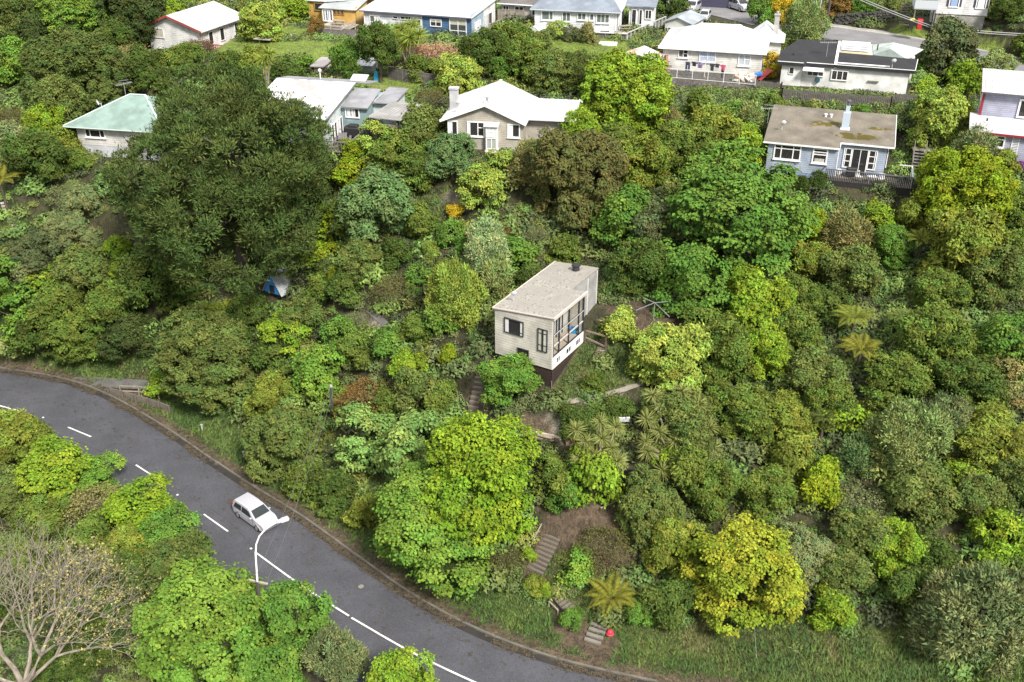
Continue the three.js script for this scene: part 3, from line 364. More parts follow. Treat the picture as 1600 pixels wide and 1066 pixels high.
{ // deck furniture of the blue house
  const f = fr('blue'), base = (u, v) => f.w(u, -.09, v), wh = std([.72, .72, .7], .5);
  const chair = thing('deck_chair', 'left of the two white chairs on the dark deck of the blue house', 'chair', base(8.1, .45), .5, 'white chairs on the dark deck'); { const m = new MB(); m.box(-.25, .25, .4, .44, -.25, .25); m.build('seat', wh, chair); const b = new MB(); for (let i = 0; i < 4; i++) b.box(-.24 + i * .13, -.16 + i * .13, .44, .88, -.25, -.21); b.build('backrest', wh, chair); for (const [x, z] of [[-.22, -.22], [.2, -.22], [-.22, .2], [.2, .2]]) new MB().box(x, x + .04, 0, .4, z, z + .04).build('leg', wh, chair); }
  const c2 = chair.clone(); c2.name = numbered('deck_chair'); c2.position.set(...base(10, .5)); c2.rotation.y = -.4; c2.userData = { ...chair.userData, label: 'right of the two white chairs on the dark deck of the blue house' }; scene.add(c2);
  const t = thing('deck_table', 'low white table between the two deck chairs', 'table', base(9.2, .35), .1); new MB().box(-.4, .4, .5, .54, -.28, .28).build('tabletop', wh, t); for (const [x, z] of [[-.36, -.24], [.32, -.24], [-.36, .2], [.32, .2]]) new MB().box(x, x + .04, 0, .5, z, z + .04).build('leg', wh, t);
  const b = thing('barbecue', 'dark covered barbecue on the deck beside the glass doors', 'barbecue', base(7.4, -.5), 0); const m = new MB(); m.add(new RoundedBoxGeometry(.9, .75, .5, 3, .1), at(0, .5, 0)); m.build('cover', MAT.black, b);
  const q = thing('round_seat', 'round white seat by the left doorpost of the blue house', 'seat', base(6.35, -.9), 0); const s = new MB(); s.tube([[0, 0, 0], [0, .1, 0], [0, .35, 0], [0, .45, 0]], [.2, .3, .3, .2], 14); s.build('cushion', wh, q);
  const st = thing('timber_stairs', 'grey timber stairs with railing right of the blue house', 'stairs', f.w(13.2, -.4, -4.4), f.a); const w = MAT.greywood; for (let i = 0; i < 7; i++) new MB().box(-.5, .5, .2 * i, .2 * i + .05, -.3 * i - .3, -.3 * i).build('tread', w, st); for (const x of [-.52, .52]) { const r = new MB(); r.bar([x, 0, 0], [x, 1.4, -2.1], .05, .22); r.bar([x, .95, 0], [x, 2.35, -2.1], .06, .06); for (let i = 0; i < 8; i++) r.bar([x, .1 + i * .19, -i * .28], [x, .95 + i * .19, -i * .28], .03); r.build('railing', w, st); } const ld = new MB(); ld.box(-.6, 2.2, 1.4, 1.46, -3.6, -2.1); ld.box(-.5, -.4, -1, 1.4, -3.4, -3.3); ld.box(2, 2.1, -1, 1.4, -2.3, -2.2); for (let i = 0; i < 12; i++) ld.box(-.55 + i * .23, -.5 + i * .23, 1.46, 2.35, -3.6, -3.56); ld.box(-.6, 2.2, 2.33, 2.39, -3.62, -3.54); ld.build('landing', w, st);
}
// ---------- white hip roofed house ----------
{
  const g = house('white', 'hip_roof_house', 'wide white house with a bright white hip roof behind the clothesline'), wm = std([.75, .74, .7], .8, { map: grime });
  body(g, wm, -.9, 9.42, -.5, 2.4, -7.6, 0); boards(g, 'cladding', wm, 'z', 0, -.4, 2.38, () => [-.9, 9.42], .2); boards(g, 'cladding', wm, 'x', 9.42, -.4, 2.38, () => [-7.6, 0], .2);
  const r = new MB(), E = 2.4, A = [-1.4, E, .5], B = [9.75, E, .5], C = [9.75, E, -8.4], Dd = [-1.4, E, -8.4], P = [2.6, 4.15, -3.7], Q = [6.6, 4.15, -3.9]; r.slab([A, B, Q, P], .08); r.slab([B, C, Q], .08); r.slab([C, Dd, P, Q], .08); r.slab([Dd, A, P], .08);
  r.slab([[7.2, E + .02, -8.6], [7.2, E, -5], [9.1, 3.95, -5.4], [9.1, 3.95, -8.4]], .07); r.slab([[9.1, 3.953, -8.4], [9.1, 3.953, -5.4], [11.3, E, -4.8], [11.3, E, -9]], .07); r.slab([[7.2, E + .01, -5], [11.3, E + .01, -4.8], [9.1, 3.945, -5.4]], .05); r.build('roof', roofWhite, g); body(g, wm, 7.5, 11, -.5, 2.38, -8.8, -5.2, 'wing');
  const t = new MB(); t.box(-1.42, 9.78, E - .18, E - .05, .46, .53); t.box(9.7, 9.78, E - .18, E - .05, -8.4, .46); for (const [a, b] of [[A, P], [B, Q], [P, Q]]) t.bar([a[0], a[1] + .04, a[2]], [b[0], b[1] + .04, b[2]], .16, .05); t.each('gutter', MAT.trim, g);
  win(g, 'z', .02, .7, 1.78, 1.3, 2.2, { cols: [.5], rows: [[.5, .5, 1]], sill: 1, fw: .1, cloth: [[0, .45, 0, 1, std([.12, .12, .11], .9)]] }); win(g, 'z', .02, 2.92, 4.65, 1.02, 2.15, { cols: [.5], rows: [.5], cloth: [[0, 1, 0, 1, std([.42, .5, .66], .9)]], sill: 1, fw: .1 }); win(g, 'z', .02, 6.95, 8.22, .86, 2.08, { cols: [.5], rows: [[.55, .5, 1]], cloth: [[0, 1, 0, 1, std([.5, .54, .6], .9)]], sill: 1, fw: .1 });
  const c = new MB(); c.box(10.0, 10.5, 3, 5.0, -6.2, -5.8); c.box(9.92, 10.58, 5, 5.12, -6.28, -5.72); c.tube([[10.25, 5.1, -6], [10.25, 5.4, -6]], .12, 8); c.build('chimney', std([.5, .49, .47], .9, { map: grime }), g);
}
{
  const f = fr('white'), rusty = noiseTex(128, (u, v) => { const a = fbm(u * 6, v * 6, 6, 4, 101), t = smooth(.5, .62, a) * .6 * smooth(.25, .45, u) * smooth(.95, .7, u); return [lerp(.95, .78, t), lerp(.94, .5, t), lerp(.92, .42, t)]; }, .3);
  const s = thing('rusty_roof_shed', 'small white shed with rust stained roof left of the clothesline', 'shed', f.w(-2.7, 0, 2.6), f.a); const w = std([.66, .65, .62], .8, { map: grime }); body(s, w, -1.9, 1.6, -1.4, 1.7, -1.9, 1.6); boards(s, 'cladding', w, 'x', 1.6, -1.2, 1.7, () => [-1.9, 1.6], .18); new MB().slab([[-1.9, 1.7, 1.59], [1.6, 1.7, 1.59], [-.15, 2.35, 1.59]], .02, [0, 0, -1]).build('gable', w, s); const r = new MB(); sheetRoof(r, [-2.1, 1.68, 1.85], [-2.1, 1.68, -2.1], [-.15, 2.42, -2.1], [-.15, 2.42, 1.85], .5, .06); sheetRoof(r, [1.85, 1.68, -2.1], [1.85, 1.68, 1.85], [-.147, 2.42, 1.85], [-.147, 2.42, -2.1], .5, .06); r.build('roof', std([.74, .72, .7], .7, { map: rusty }), s); win(s, 'x', 1.62, -.2, .5, .7, 1.4, { fw: .06 });
  // wire fence on the bank edge
  const wf = thing('wire_fence', 'low pale wire mesh fence along the edge of the gravel yard', 'fence', f.w(-.5, -.05, 3.2), f.a); const rail = new MB(), L = 9.6, dz = (x) => -.08 * x * .0; rail.bar([0, .95, 0], [L, .95, .6], .05); rail.bar([0, .05, 0], [L, .05, .6], .05); rail.build('rail', std([.62, .63, .62], .5), wf); for (let i = 0; i < 7; i++) new MB().bar([L * i / 6, -.4, .6 * i / 6], [L * i / 6, 1, .6 * i / 6], .05).build('post', MAT.trim, wf); const me = new MB(); for (let i = 1; i < 72; i++) me.bar([L * i / 72, .05, .6 * i / 72], [L * i / 72, .95, .6 * i / 72], .008); for (let j = 1; j < 7; j++) me.bar([0, .05 + j * .13, 0], [L, .05 + j * .13, .6], .008); const mm = me.build('wire_mesh', MAT.steel, wf); mm.userData.kind = 'stuff';
  const cl = thing('clothesline', 'rotary clothesline in front of the white house wall', 'clothesline', f.w(3.8, -.05, 2.2), f.a); new MB().tube([[0, 0, 0], [0, 1.75, 0]], .03, 7).build('pole', MAT.trim, cl); for (let i = 0; i < 4; i++) new MB().bar([0, 1.6, 0], [Math.cos(i * 1.571 + .2) * 1.9, 1.75, Math.sin(i * 1.571 + .2) * 1.9], .025).build('arm', MAT.steel, cl); const ln = new MB(); for (const q of [1.0, 1.4, 1.8]) for (let i = 0; i < 4; i++) { const a = i * 1.571 + .2, b = a + 1.571; ln.bar([Math.cos(a) * q, 1.68, Math.sin(a) * q], [Math.cos(b) * q, 1.68, Math.sin(b) * q], .008); } ln.build('line', MAT.steel, cl); const bs = new MB(); bs.tube([[0, -.02, 0], [0, .14, 0]], [.2, .16], 10); bs.build('base', std([.3, .2, .17], .9), cl);
  const garment = (x, w, h, y, color, label, name, legs) => { const o = thing(name, label, 'laundry', f.w(3.8 + x, y, 2.5), f.a, 'washing on the rotary clothesline'), m = new MB(), n = 5; const panel = (x0, x1, y0, y1) => { for (let i = 0; i < n; i++) { const a = lerp(x0, x1, i / n), b = lerp(x0, x1, (i + 1) / n), za = Math.sin(a * 9) * .05, zb = Math.sin(b * 9) * .05; m.quad([a, y0, za * 1.5], [b, y0, zb * 1.5], [b, y1, zb], [a, y1, za]); m.quad([a, y0, za * 1.5 - .02], [a, y1, za - .02], [b, y1, zb - .02], [b, y0, zb * 1.5 - .02]); } }; if (legs) { panel(-w / 2, w / 2, -h * .35, 0); panel(-w / 2, -w * .06, -h, -h * .35); panel(w * .06, w / 2, -h, -h * .35); } else { panel(-w / 2, w / 2, -h, 0); panel(-w * .75, -w / 2, -h * .4, -.03); panel(w / 2, w * .75, -h * .4, -.03); } m.build('cloth', std(color, .95), o); };
  garment(-1.75, .5, 1.0, 1.5, [.05, .06, .12], 'dark blue trousers hanging at the left of the clothesline', 'trousers', 1); garment(-1.1, .4, .45, 1.55, [.03, .03, .04], 'black top next to the dark blue trousers', 'shirt'); garment(-.5, .5, .6, 1.55, [.22, .16, .3], 'mauve shirt left of the clothesline pole', 'shirt'); garment(.75, .35, .75, 1.5, [.05, .05, .06], 'dark shirt just right of the clothesline pole', 'shirt'); garment(1.25, .4, .4, 1.5, [.06, .06, .07], 'small dark top between dark shirt and pink garment', 'shirt'); garment(1.85, .4, .6, 1.45, [.55, .12, .2], 'pink garment at the right end of the clothesline', 'shirt'); garment(1.85, .3, .9, .95, [.04, .03, .06], 'dark trousers below the pink garment', 'trousers', 1);
  const hp = thing('rubbish_heap', 'pale heap of boxes and rubbish at the right end of the wire fence', 'heap', f.w(7.9, -.05, 2.4), f.a); const rr = rngOf(21); for (let i = 0; i < 16; i++) { const q = new MB(); q.add(new RoundedBoxGeometry(.3 + rr() * .5, .15 + rr() * .3, .3 + rr() * .4, 1, .03), new THREE.Matrix4().makeRotationFromEuler(new THREE.Euler(rr(), rr() * 6, rr())).setPosition((rr() - .5) * 1.7, .1 + rr() * .55, (rr() - .5) * 1.1)); q.build('box', std([[.6, .56, .5], [.65, .64, .62], [.45, .3, .24], [.5, .46, .38]][i % 4], .9), hp); }
  const bl = thing('blue_tarpaulin', 'folded blue tarpaulin on the red panel beside the yellow flowers', 'tarpaulin', f.w(9.2, .55, 1.9), f.a); const bm = new MB(); bm.add(new RoundedBoxGeometry(.9, .35, .7, 2, .1), new THREE.Matrix4().makeRotationZ(.3)); bm.build('sheet', std([.05, .16, .45], .6), bl);
  const rd = thing('leaning_board', 'red board leaning at the corner of the white house', 'board', f.w(9.75, 0, 1.7), f.a); const rp = new MB(); rp.bar([-.5, .05, .3], [.6, .95, -.5], .9, .06); rp.build('panel', std([.4, .05, .05], .7), rd);
  const pl = thing('leaning_plank', 'orange plank leaning against the white wall beside the shed', 'plank', f.w(-.35, 0, .5), f.a); new MB().bar([.3, -.05, .5], [-.1, 1.5, -.1], .22, .04).build('board', std([.55, .32, .2], .8, { map: woodTex }), pl);
  const pr = thing('red_drum', 'dull red drum standing beside the leaning plank', 'drum', f.w(-.5, 0, .15)); const dm = new MB(); dm.tube([[0, -.1, 0], [0, 1.5, 0]], .17, 10); dm.build('barrel', std([.35, .06, .05], .7), pr);
  const bk = thing('bicycle', 'old bicycle leaning in the corner beside the shed', 'bicycle', f.w(-.75, -.05, 1.0), f.a + .3); for (const x of [-.5, .5]) { const w = put('wheel', new THREE.TorusGeometry(.32, .025, 6, 20), MAT.rubber, bk); w.position.set(x, .33, 0); } new MB().bar([-.5, .33, 0], [0, .35, 0], .03).bar([0, .35, 0], [-.15, .85, 0], .03).bar([-.15, .75, 0], [.4, .8, 0], .03).bar([0, .35, 0], [.4, .8, 0], .03).bar([.5, .33, 0], [.38, .95, 0], .03).build('frame', std([.1, .1, .12], .5), bk); new MB().box(-.25, -.05, .84, .9, -.06, .06).build('saddle', MAT.black, bk); new MB().bar([.36, .95, -.25], [.36, .95, .25], .03).build('handlebar', MAT.black, bk);
}
// ---------- black flat roofed house, the green roofed house behind it, weathered fence ----------
{
  const g = house('black', 'black_roof_house', 'white house with flat black roof right of the white hip roof'), wm = std([.8, .8, .78], .75, { map: grime }), bl = std([.024, .025, .029], .9, { map: grime }), E = 2.28;
  body(g, wm, 0, 2.0, -1.0, 2.1, -6, .0); body(g, wm, 1.99, 12.1, -1.0, 2.1, -3.4, -.12); boards(g, 'cladding', wm, 'z', 0, -1, 2.1, () => [0, 2], 3.2); boards(g, 'cladding', wm, 'x', 12.1, -.6, 2.1, () => [-3.4, -.1], .2);
  const r = new MB(), Y = E + .1, q = (x, z) => [x, Y + .16 * (.4 - z), z]; r.slab([q(-.45, .4), q(2.1, .4), q(2.35, .2), q(2.35, -5.7), q(1.0, -5.7), q(-.45, -2.0)], .36); r.slab([q(2.353, .2), q(5.0, .2), q(5.0, -5.7), q(2.353, -5.7)], .36); r.slab([q(5.25, .2), q(12.55, .2), q(12.75, -2.6), q(5.25, -2.9)], .36); r.build('roof', bl, g);
  const w = new MB(), up = (p, h) => [p[0], p[1] + h, p[2]]; w.bar(up(q(5.12, .2), .04), up(q(5.12, -5.7), .04), .26, .1); w.bar(up(q(5.25, -.2), .03), up(q(10.2, -.2), .03), .22, .07); w.bar(up(q(-.45, .41), .0), up(q(2.1, .41), .0), .05, .06); w.bar(up(q(2.36, .22), 0), up(q(12.55, .22), 0), .05, .06); w.bar(up(q(12.57, .2), 0), up(q(12.77, -2.6), 0), .05, .06); w.each('flashing', MAT.trim, g);
  win(g, 'z', .02, .74, 1.26, 1.1, 1.82, { fw: .06 }); win(g, 'z', -.1, 2.5, 4.15, 1.04, 1.75, { cols: [.34, .67], fw: .09 }); win(g, 'z', -.1, 4.85, 6.46, .82, 1.82, { cols: [.34, .67], fw: .09 });
  const aw = new MB(); aw.slab([[2.1, 1.78, .9], [4.1, 1.78, .9], [4.1, 2.0, -.1], [2.1, 2.0, -.1]], .06); aw.bar([2.2, .9, -.1], [2.2, 1.75, .85], .06); aw.build('awning', MAT.trim, g); const rt = new MB(); rt.tube([[3.6, .7, -.1], [3.6, .7, .12]], .26, 18); rt.build('hose_reel', std([.03, .09, .12], .5), g); body(g, MAT.greywood, 8.4, 9.4, .92, 1.04, -.1, .04, 'vent_slot'); aerial(g, 4.1, Y + .3, -1.6, 1.5, .1); dish(g, 10.4, Y, .05, .3, .36); const v = new MB(); v.tube([[.9, Y, -1.4], [.9, Y + .5, -1.4]], .05, 7); v.build('roof_vent', MAT.black, g);
}
{
  const f = fr('black'), o = thing('green_roof_house', 'pale house with pale green ridged roof and skylights behind the black roof', 'house', f.w(0, 0, 0), f.a, 'houses among the trees'), gm = std([.5, .58, .53], .6, { map: grime }), Y = 2.55;
  body(o, MAT.cream, 5.6, 12.6, -.8, 2.5, -9.5, -4.7); const r = new MB(), A = [10.08, 3.4, -3.95], B = [10.37, 3.4, -6.86]; r.slab([[8.61, 2.6, -4.4], A, B, [8.4, 2.6, -9]].reverse(), .07); r.slab([A, [11.8, 2.6, -3.3], [13.47, 2.6, -8.4], B].reverse(), .07); r.slab([[8.61, 2.603, -4.4], [11.8, 2.603, -3.3], [10.08, 3.403, -3.95]], .05); r.build('roof', gm, o); const w = new MB(); w.slab([[5.3, Y - .1, -4.4], [8.2, Y - .1, -4.4], [8.2, Y + .25, -9], [5.3, Y + .25, -9]], .1); w.build('terrace_roof', roofWhite, o); for (let i = 0; i < 4; i++) new MB().box(5.45, 8.1, Y + .08 + i * .04, Y + .14 + i * .04, -5.8 - i * .8, -5.3 - i * .8).build('roof_sheet', std([.62, .63, .68], .4), o); new MB().slab([[5.4, Y - .04, -4.25], [8.2, Y - .04, -4.25], [8.2, Y + .03, -5.1], [5.4, Y + .03, -5.1]], .04).build('skylight', std([.46, .36, .2], .6), o); new MB().tube([[8.9, 2.6, -5.6], [8.9, 3.4, -5.6]], .06, 7).build('flue', MAT.black, o);
}
function palings(name, label, pts, h, mat, group, every = .135, cap = true) { // fence of vertical palings between ground points; each paling real, joined per bay
  const o = thing(name, label, 'fence', pts[0], 0, group), b = pts[0];
  for (let k = 0; k < pts.length - 1; k++) {
    const A = pts[k], B = pts[k + 1], L = Math.hypot(B[0] - A[0], B[2] - A[2]), n = Math.max(1, Math.round(L / 2)), P = (t, y) => [lerp(A[0], B[0], t) - b[0], lerp(A[1], B[1], t) - b[1] + y, lerp(A[2], B[2], t) - b[2]], nx = (B[2] - A[2]) / L * .04, nz = -(B[0] - A[0]) / L * .04, r = rngOf(k + Math.round(A[0] * 7));
    for (let i = 0; i <= n; i++) new MB().bar(P(i / n, -.5), P(i / n, h + .04), .1).build('post', mat, o);
    const rl = new MB(); rl.bar(P(0, h * .22), P(1, h * .22), .05, .08); rl.bar(P(0, h * .8), P(1, h * .8), .05, .08); if (cap) rl.bar(P(0, h + .02), P(1, h + .02), .12, .05); rl.build('rail', mat, o);
    const m = new MB(), q = Math.round(L / every); for (let i = 0; i < q; i++) { const a = P((i + .1) / q, 0), c = P((i + .9) / q, 0), y1 = h - (cap ? 0 : r() * .14), o1 = (r() - .5) * .05; m.quad([a[0] + nx + o1, a[1] - .1, a[2] + nz], [c[0] + nx + o1, c[1] - .1, c[2] + nz], [c[0] + nx + o1, c[1] + y1, c[2] + nz], [a[0] + nx + o1, a[1] + y1, a[2] + nz]); m.quad([a[0] - nx, a[1] - .1, a[2] - nz], [c[0] - nx, c[1] - .1, c[2] - nz], [c[0] - nx, c[1] + y1, c[2] - nz], [a[0] - nx, a[1] + y1, a[2] - nz]); }
    m.build('palings', mat, o).userData.kind = 'stuff';
  }
}
{ const f = fr('black'), old = std([.22, .21, .205], .95, { map: woodTex }), FG = 'timber fences'; palings('timber_fence', 'long weathered dark paling fence below the white and black roofed houses', [f.w(-2.2, -.45, 1.35), f.w(.3, -.45, 1.4), f.w(.5, -.75, 2.5), f.w(10.8, -.75, 2.3), f.w(11.1, -.5, 1.9), f.w(14.6, -.5, 1.75)], 1.0, old, FG, .17, false);
  const b = fr('bluewhite'), pale = std([.52, .49, .44], .9, { map: woodTex }); palings('timber_fence', 'pale paling fence running back beside the blue wall', [b.w(-.8, -.9, -1.2), b.w(.4, -.9, -7), b.w(1.6, -.9, -14)], 1.3, pale, FG, .16); palings('timber_fence', 'pale paling fence between the sunny lawn and the blue and white house', [b.w(-9.2, -.9, 15.2), b.w(-11.1, -.8, 9.4), b.w(-12.6, -.6, 2.6), b.w(-14, -.5, -2)], 1.25, pale, FG, .16); palings('timber_fence', 'high grey paling fence in front of the dark roofed house', [b.w(.3, 0, -8.5), b.w(3.6, 0, -8.8)], 1.6, std([.42, .38, .34], .9, { map: woodTex }), FG, .16);
  palings('timber_fence', 'dark old fence at the back of the shed lawn', [hit(608, 122), hit(650, 130), hit(690, 136)], 1.1, old, FG); palings('timber_fence', 'low brown timber fence on the bank below the terrace', [hit(684, 402), hit(735, 402)], .7, std([.2, .14, .1], .9, { map: woodTex }), FG, .3, false); }
// ---------- teal house with flaky white roof, its pergola and deck ----------
{
  const g = house('teal', 'teal_house', 'teal house with flaking white roof half hidden behind the pine'), wm = std([.27, .38, .4], .75, { map: grime }), tw = std([.62, .68, .68], .75, { map: grime }), flake = noiseTex(256, (u, v) => { const a = fbm(u * 9, v * 9, 9, 5, 111), t = smooth(.52, .6, a); return [lerp(.97, .72, t), lerp(.97, .7, t), lerp(.98, .68, t)]; }, .16);
  body(g, wm, 0, 2.42, -1.2, 1.75, -5, 0); boards(g, 'cladding', wm, 'z', 0, -1.2, 1.75, () => [0, 2.42], 3); const ba = new MB(); for (const x of [.04, .35, 1.9, 2.38]) ba.box(x - .03, x + .03, -1.2, 1.75, .035, .06); ba.each('batten', wm, g); body(g, tw, 2.42, 4.2, -1.2, 1.9, -5.2, -1.6, 'wing');
  body(g, tw, -7, -.02, -1.2, 1.5, -3.2, 2.9); new MB().slab([[-.02, 1.5, 3], [-.02, 1.5, -3.2], [-.02, 2.75, -3.2], [-.02, 1.75, 3]].reverse(), 6.9, [-1, 0, 0]).build('gable', tw, g);
  const r = new MB(); r.slab([[-7.4, 1.72, 3.9], [.15, 1.72, 3.9], [.25, 2.95, -3.5], [-7.4, 2.95, -3.5]], .09); r.build('roof', std([.76, .76, .77], .6, { map: flake }), g); const r1 = new MB(); r1.slab([[.2, 1.82, .35], [2.6, 1.82, .35], [2.6, 2.5, -3.4], [.2, 2.5, -3.4]], .09); r1.slab([[2.6, 1.9, -1.2], [4.5, 1.9, -1.2], [4.5, 2.1, -5.6], [2.6, 2.1, -5.6]], .09); r1.slab([[-7.4, 2.97, -3.45], [1.5, 2.97, -3.45], [1.5, 2.5, -6], [-7.4, 2.5, -6]], .08); r1.build('roof', std([.3, .3, .32], .8, { map: grime }), g);
  const t = new MB(); t.bar([.17, 1.68, 3.9], [.27, 2.9, -3.5], .05, .14); t.box(.2, 2.62, 1.7, 1.8, .34, .38); t.each('fascia', std([.16, .16, .17], .6), g); win(g, 'z', .035, .4, 1.72, .78, 1.68, { cols: [.33, .66], fw: .1, cloth: [[.05, .3, 0, 1], [.4, .6, 0, 1]] }); for (let i = 0; i < 4; i++) win(g, 'x', .0, .15 + i * .68, .78 + i * .68, -.75, .95 - i * .02, { door: 1, fw: .07, cloth: i === 1 ? [[.3, .9]] : [] });
  const v = new MB(); v.tube([[-3.6, 2.7, -4.6], [-3.6, 3.5, -4.6]], .05, 7); v.add(new THREE.SphereGeometry(.16, 10, 8), at(-3.6, 3.55, -4.6)); v.build('roof_vent', MAT.trim, g); const sk = new MB(); sk.slab([[-.6, 2.95, -4.2], [.9, 2.95, -4.2], [.9, 3.25, -5.2], [-.6, 3.25, -5.2]], .1); sk.build('skylight', std([.5, .52, .53], .4), g);
}
{
  const f = fr('teal'), P = thing('pergola', 'grey corrugated lean to roof on posts right of the teal house', 'pergola', f.w(4.3, -.9, -.6), f.a); const m = new MB(); sheetRoof(m, [-1.0, 2.65, 3.2], [2.1, 2.65, 3.6], [2.9, 2.85, -.7], [-.1, 2.85, -1.1], .3, .06); m.build('roof', std([.34, .33, .32], .8, { map: grime }), P); for (const [x, z] of [[-.9, 3.1], [2.0, 3.5], [2.3, 2.1], [2.55, .7], [2.8, -.6]]) new MB().box(x - .05, x + .05, -.8, 2.66, z - .05, z + .05).build('post', MAT.dark, P); const w = new MB(); for (let i = 0; i < 4; i++) { const a = [[2.0, 3.5], [2.3, 2.1], [2.55, .7], [2.8, -.6]]; if (i < 3) w.quad([a[i][0], .1, a[i][1]], [a[i + 1][0], .1, a[i + 1][1]], [a[i + 1][0], 2.2, a[i + 1][1]], [a[i][0], 2.2, a[i][1]]); } w.build('screen', std([.4, .38, .35], .9, { map: woodTex }), P); body(P, std([.33, .3, .27], .9, { map: woodTex }), -.6, 1.9, .2, 2.1, 3.15, 3.2, 'screen');
  const d = thing('timber_deck', 'weathered timber deck with railing in front of the teal house', 'deck', f.w(.2, -.8, 2), f.a); const dm = new MB(); for (let i = 0; i < 22; i++) dm.box(-.2, 2.2, -.06, 0, -1.9 + i * .21, -1.9 + i * .21 + .19); dm.build('deck_boards', std([.4, .37, .34], .9, { map: woodTex }), d); const rl = new MB(); for (let i = 0; i < 4; i++) rl.box(2.12, 2.2, -1.2, .85, -1.6 + i * 1.3, -1.52 + i * 1.3); rl.box(2.1, 2.22, .82, .9, -1.9, 2.7); rl.box(-.2, 2.2, .82, .9, 2.62, 2.72); for (let i = 0; i < 8; i++) rl.box(-.15 + i * .3, -.08 + i * .3, 0, .85, 2.64, 2.7); rl.build('railing', MAT.greywood, d); body(d, MAT.greywood, 2.2, 2.24, -1.1, .75, -1.9, 2.6, 'screen');
}
function picnic(name, label, p, turn, mat, s = 1) { const o = thing(name, label, 'picnic table', p, turn, 'picnic tables on decks'); for (let i = 0; i < 4; i++) new MB().box(-.9, .9, .7, .74, -.38 + i * .19, -.21 + i * .19).build('tabletop_board', mat, o); for (const z of [-.72, .55]) new MB().box(-.9, .9, .42, .46, z, z + .18).build('bench', mat, o); for (const x of [-.6, .55]) new MB().bar([x, 0, -.6], [x, .7, -.2], .06).bar([x, 0, .6], [x, .7, .2], .06).bar([x, .4, -.7], [x, .4, .7], .05).build('leg_frame', mat, o); o.scale.setScalar(s); }
{ const f = fr('teal'), y = fr('yellow'), l = fr('long'); picnic('picnic_table', 'dark topped picnic table on the teal house deck', f.w(.95, -.8, 2.6), f.a + 1.9, std([.16, .15, .15], .8), 1); picnic('picnic_table', 'pale picnic table on the yellow house deck', y.w(1.4, -.1, 1.6), y.a, MAT.palewood, .85); picnic('picnic_table', 'pale cluttered table on the terrace of the long white house', l.w(.9, 0, -1.0), l.a + .3, MAT.palewood, .8);
  const b = thing('barbecue', 'big black covered barbecue against the teal wall', 'barbecue', f.w(1.2, -.8, .75), f.a); const m = new MB(); m.add(new RoundedBoxGeometry(1.5, 1.0, .75, 4, .2), at(0, .55, 0)); m.add(new RoundedBoxGeometry(.9, .35, .6, 3, .12), at(.1, 1.05, 0)); m.build('cover', MAT.black, b); const br = thing('rubbish_bag', 'dark bundle lying on the terrace of the long white house', 'bag', l.w(-1.3, 0, .9), 0); const q = new MB(); q.add(new RoundedBoxGeometry(1.1, .3, .4, 3, .13), at(0, .12, 0)); q.build('bag', MAT.black, br); }
// ---------- mint roofed house ----------
{
  const g = house('mint', 'mint_roof_house', 'white weatherboard house with mint green hip roof left of the pine'), wm = std([.66, .64, .62], .75, { map: grime }), E = 1.6;
  body(g, wm, 0, 8.6, -2, E, -8, 0); boards(g, 'weatherboards', wm, 'z', 0, -.3, E, () => [0, 8.6], .2); boards(g, 'weatherboards', wm, 'x', 0, -.3, E, () => [-8, 0], .2, -1); body(g, std([.55, .56, .6], .85, { map: grime }), .1, 8.5, -2.2, -.3, -7.9, .03, 'base');
  const r = new MB(), A = [-.85, E, .7], B = [9.3, E, .7], C = [9.3, E, -8.7], Dd = [-.85, E, -8.7], P = [3.9, 3.65, -3.6], Q = [5.5, 3.65, -3.6]; r.slab([A, B, Q, P], .1); r.slab([B, C, Q], .1); r.slab([C, Dd, P, Q], .1); r.slab([Dd, A, P], .1); r.build('roof', std([.24, .34, .3], .6, { map: grime }), g);
  const t = new MB(); t.box(-.9, 9.3, E - .12, E - .02, .66, .72); t.box(-.9, -.84, E - .12, E - .02, -8.7, .66); for (const [a, b] of [[A, P], [P, Q], [B, Q]]) t.bar([a[0], a[1] + .03, a[2]], [b[0], b[1] + .03, b[2]], .14, .05); t.each('gutter', std([.62, .72, .68], .5), g); win(g, 'z', .03, .87, 2.92, .45, 1.5, { cols: [.25, .75], rows: [.72], fw: .1, sill: 1 }); dish(g, .9, 2.0, -3.3, -1.2, .42); aerial(g, 2.6, 2.8, -5.0, 1.5, .9); body(g, MAT.trim, -.6, -.02, .35, .5, -1.6, -.4, 'awning');
}
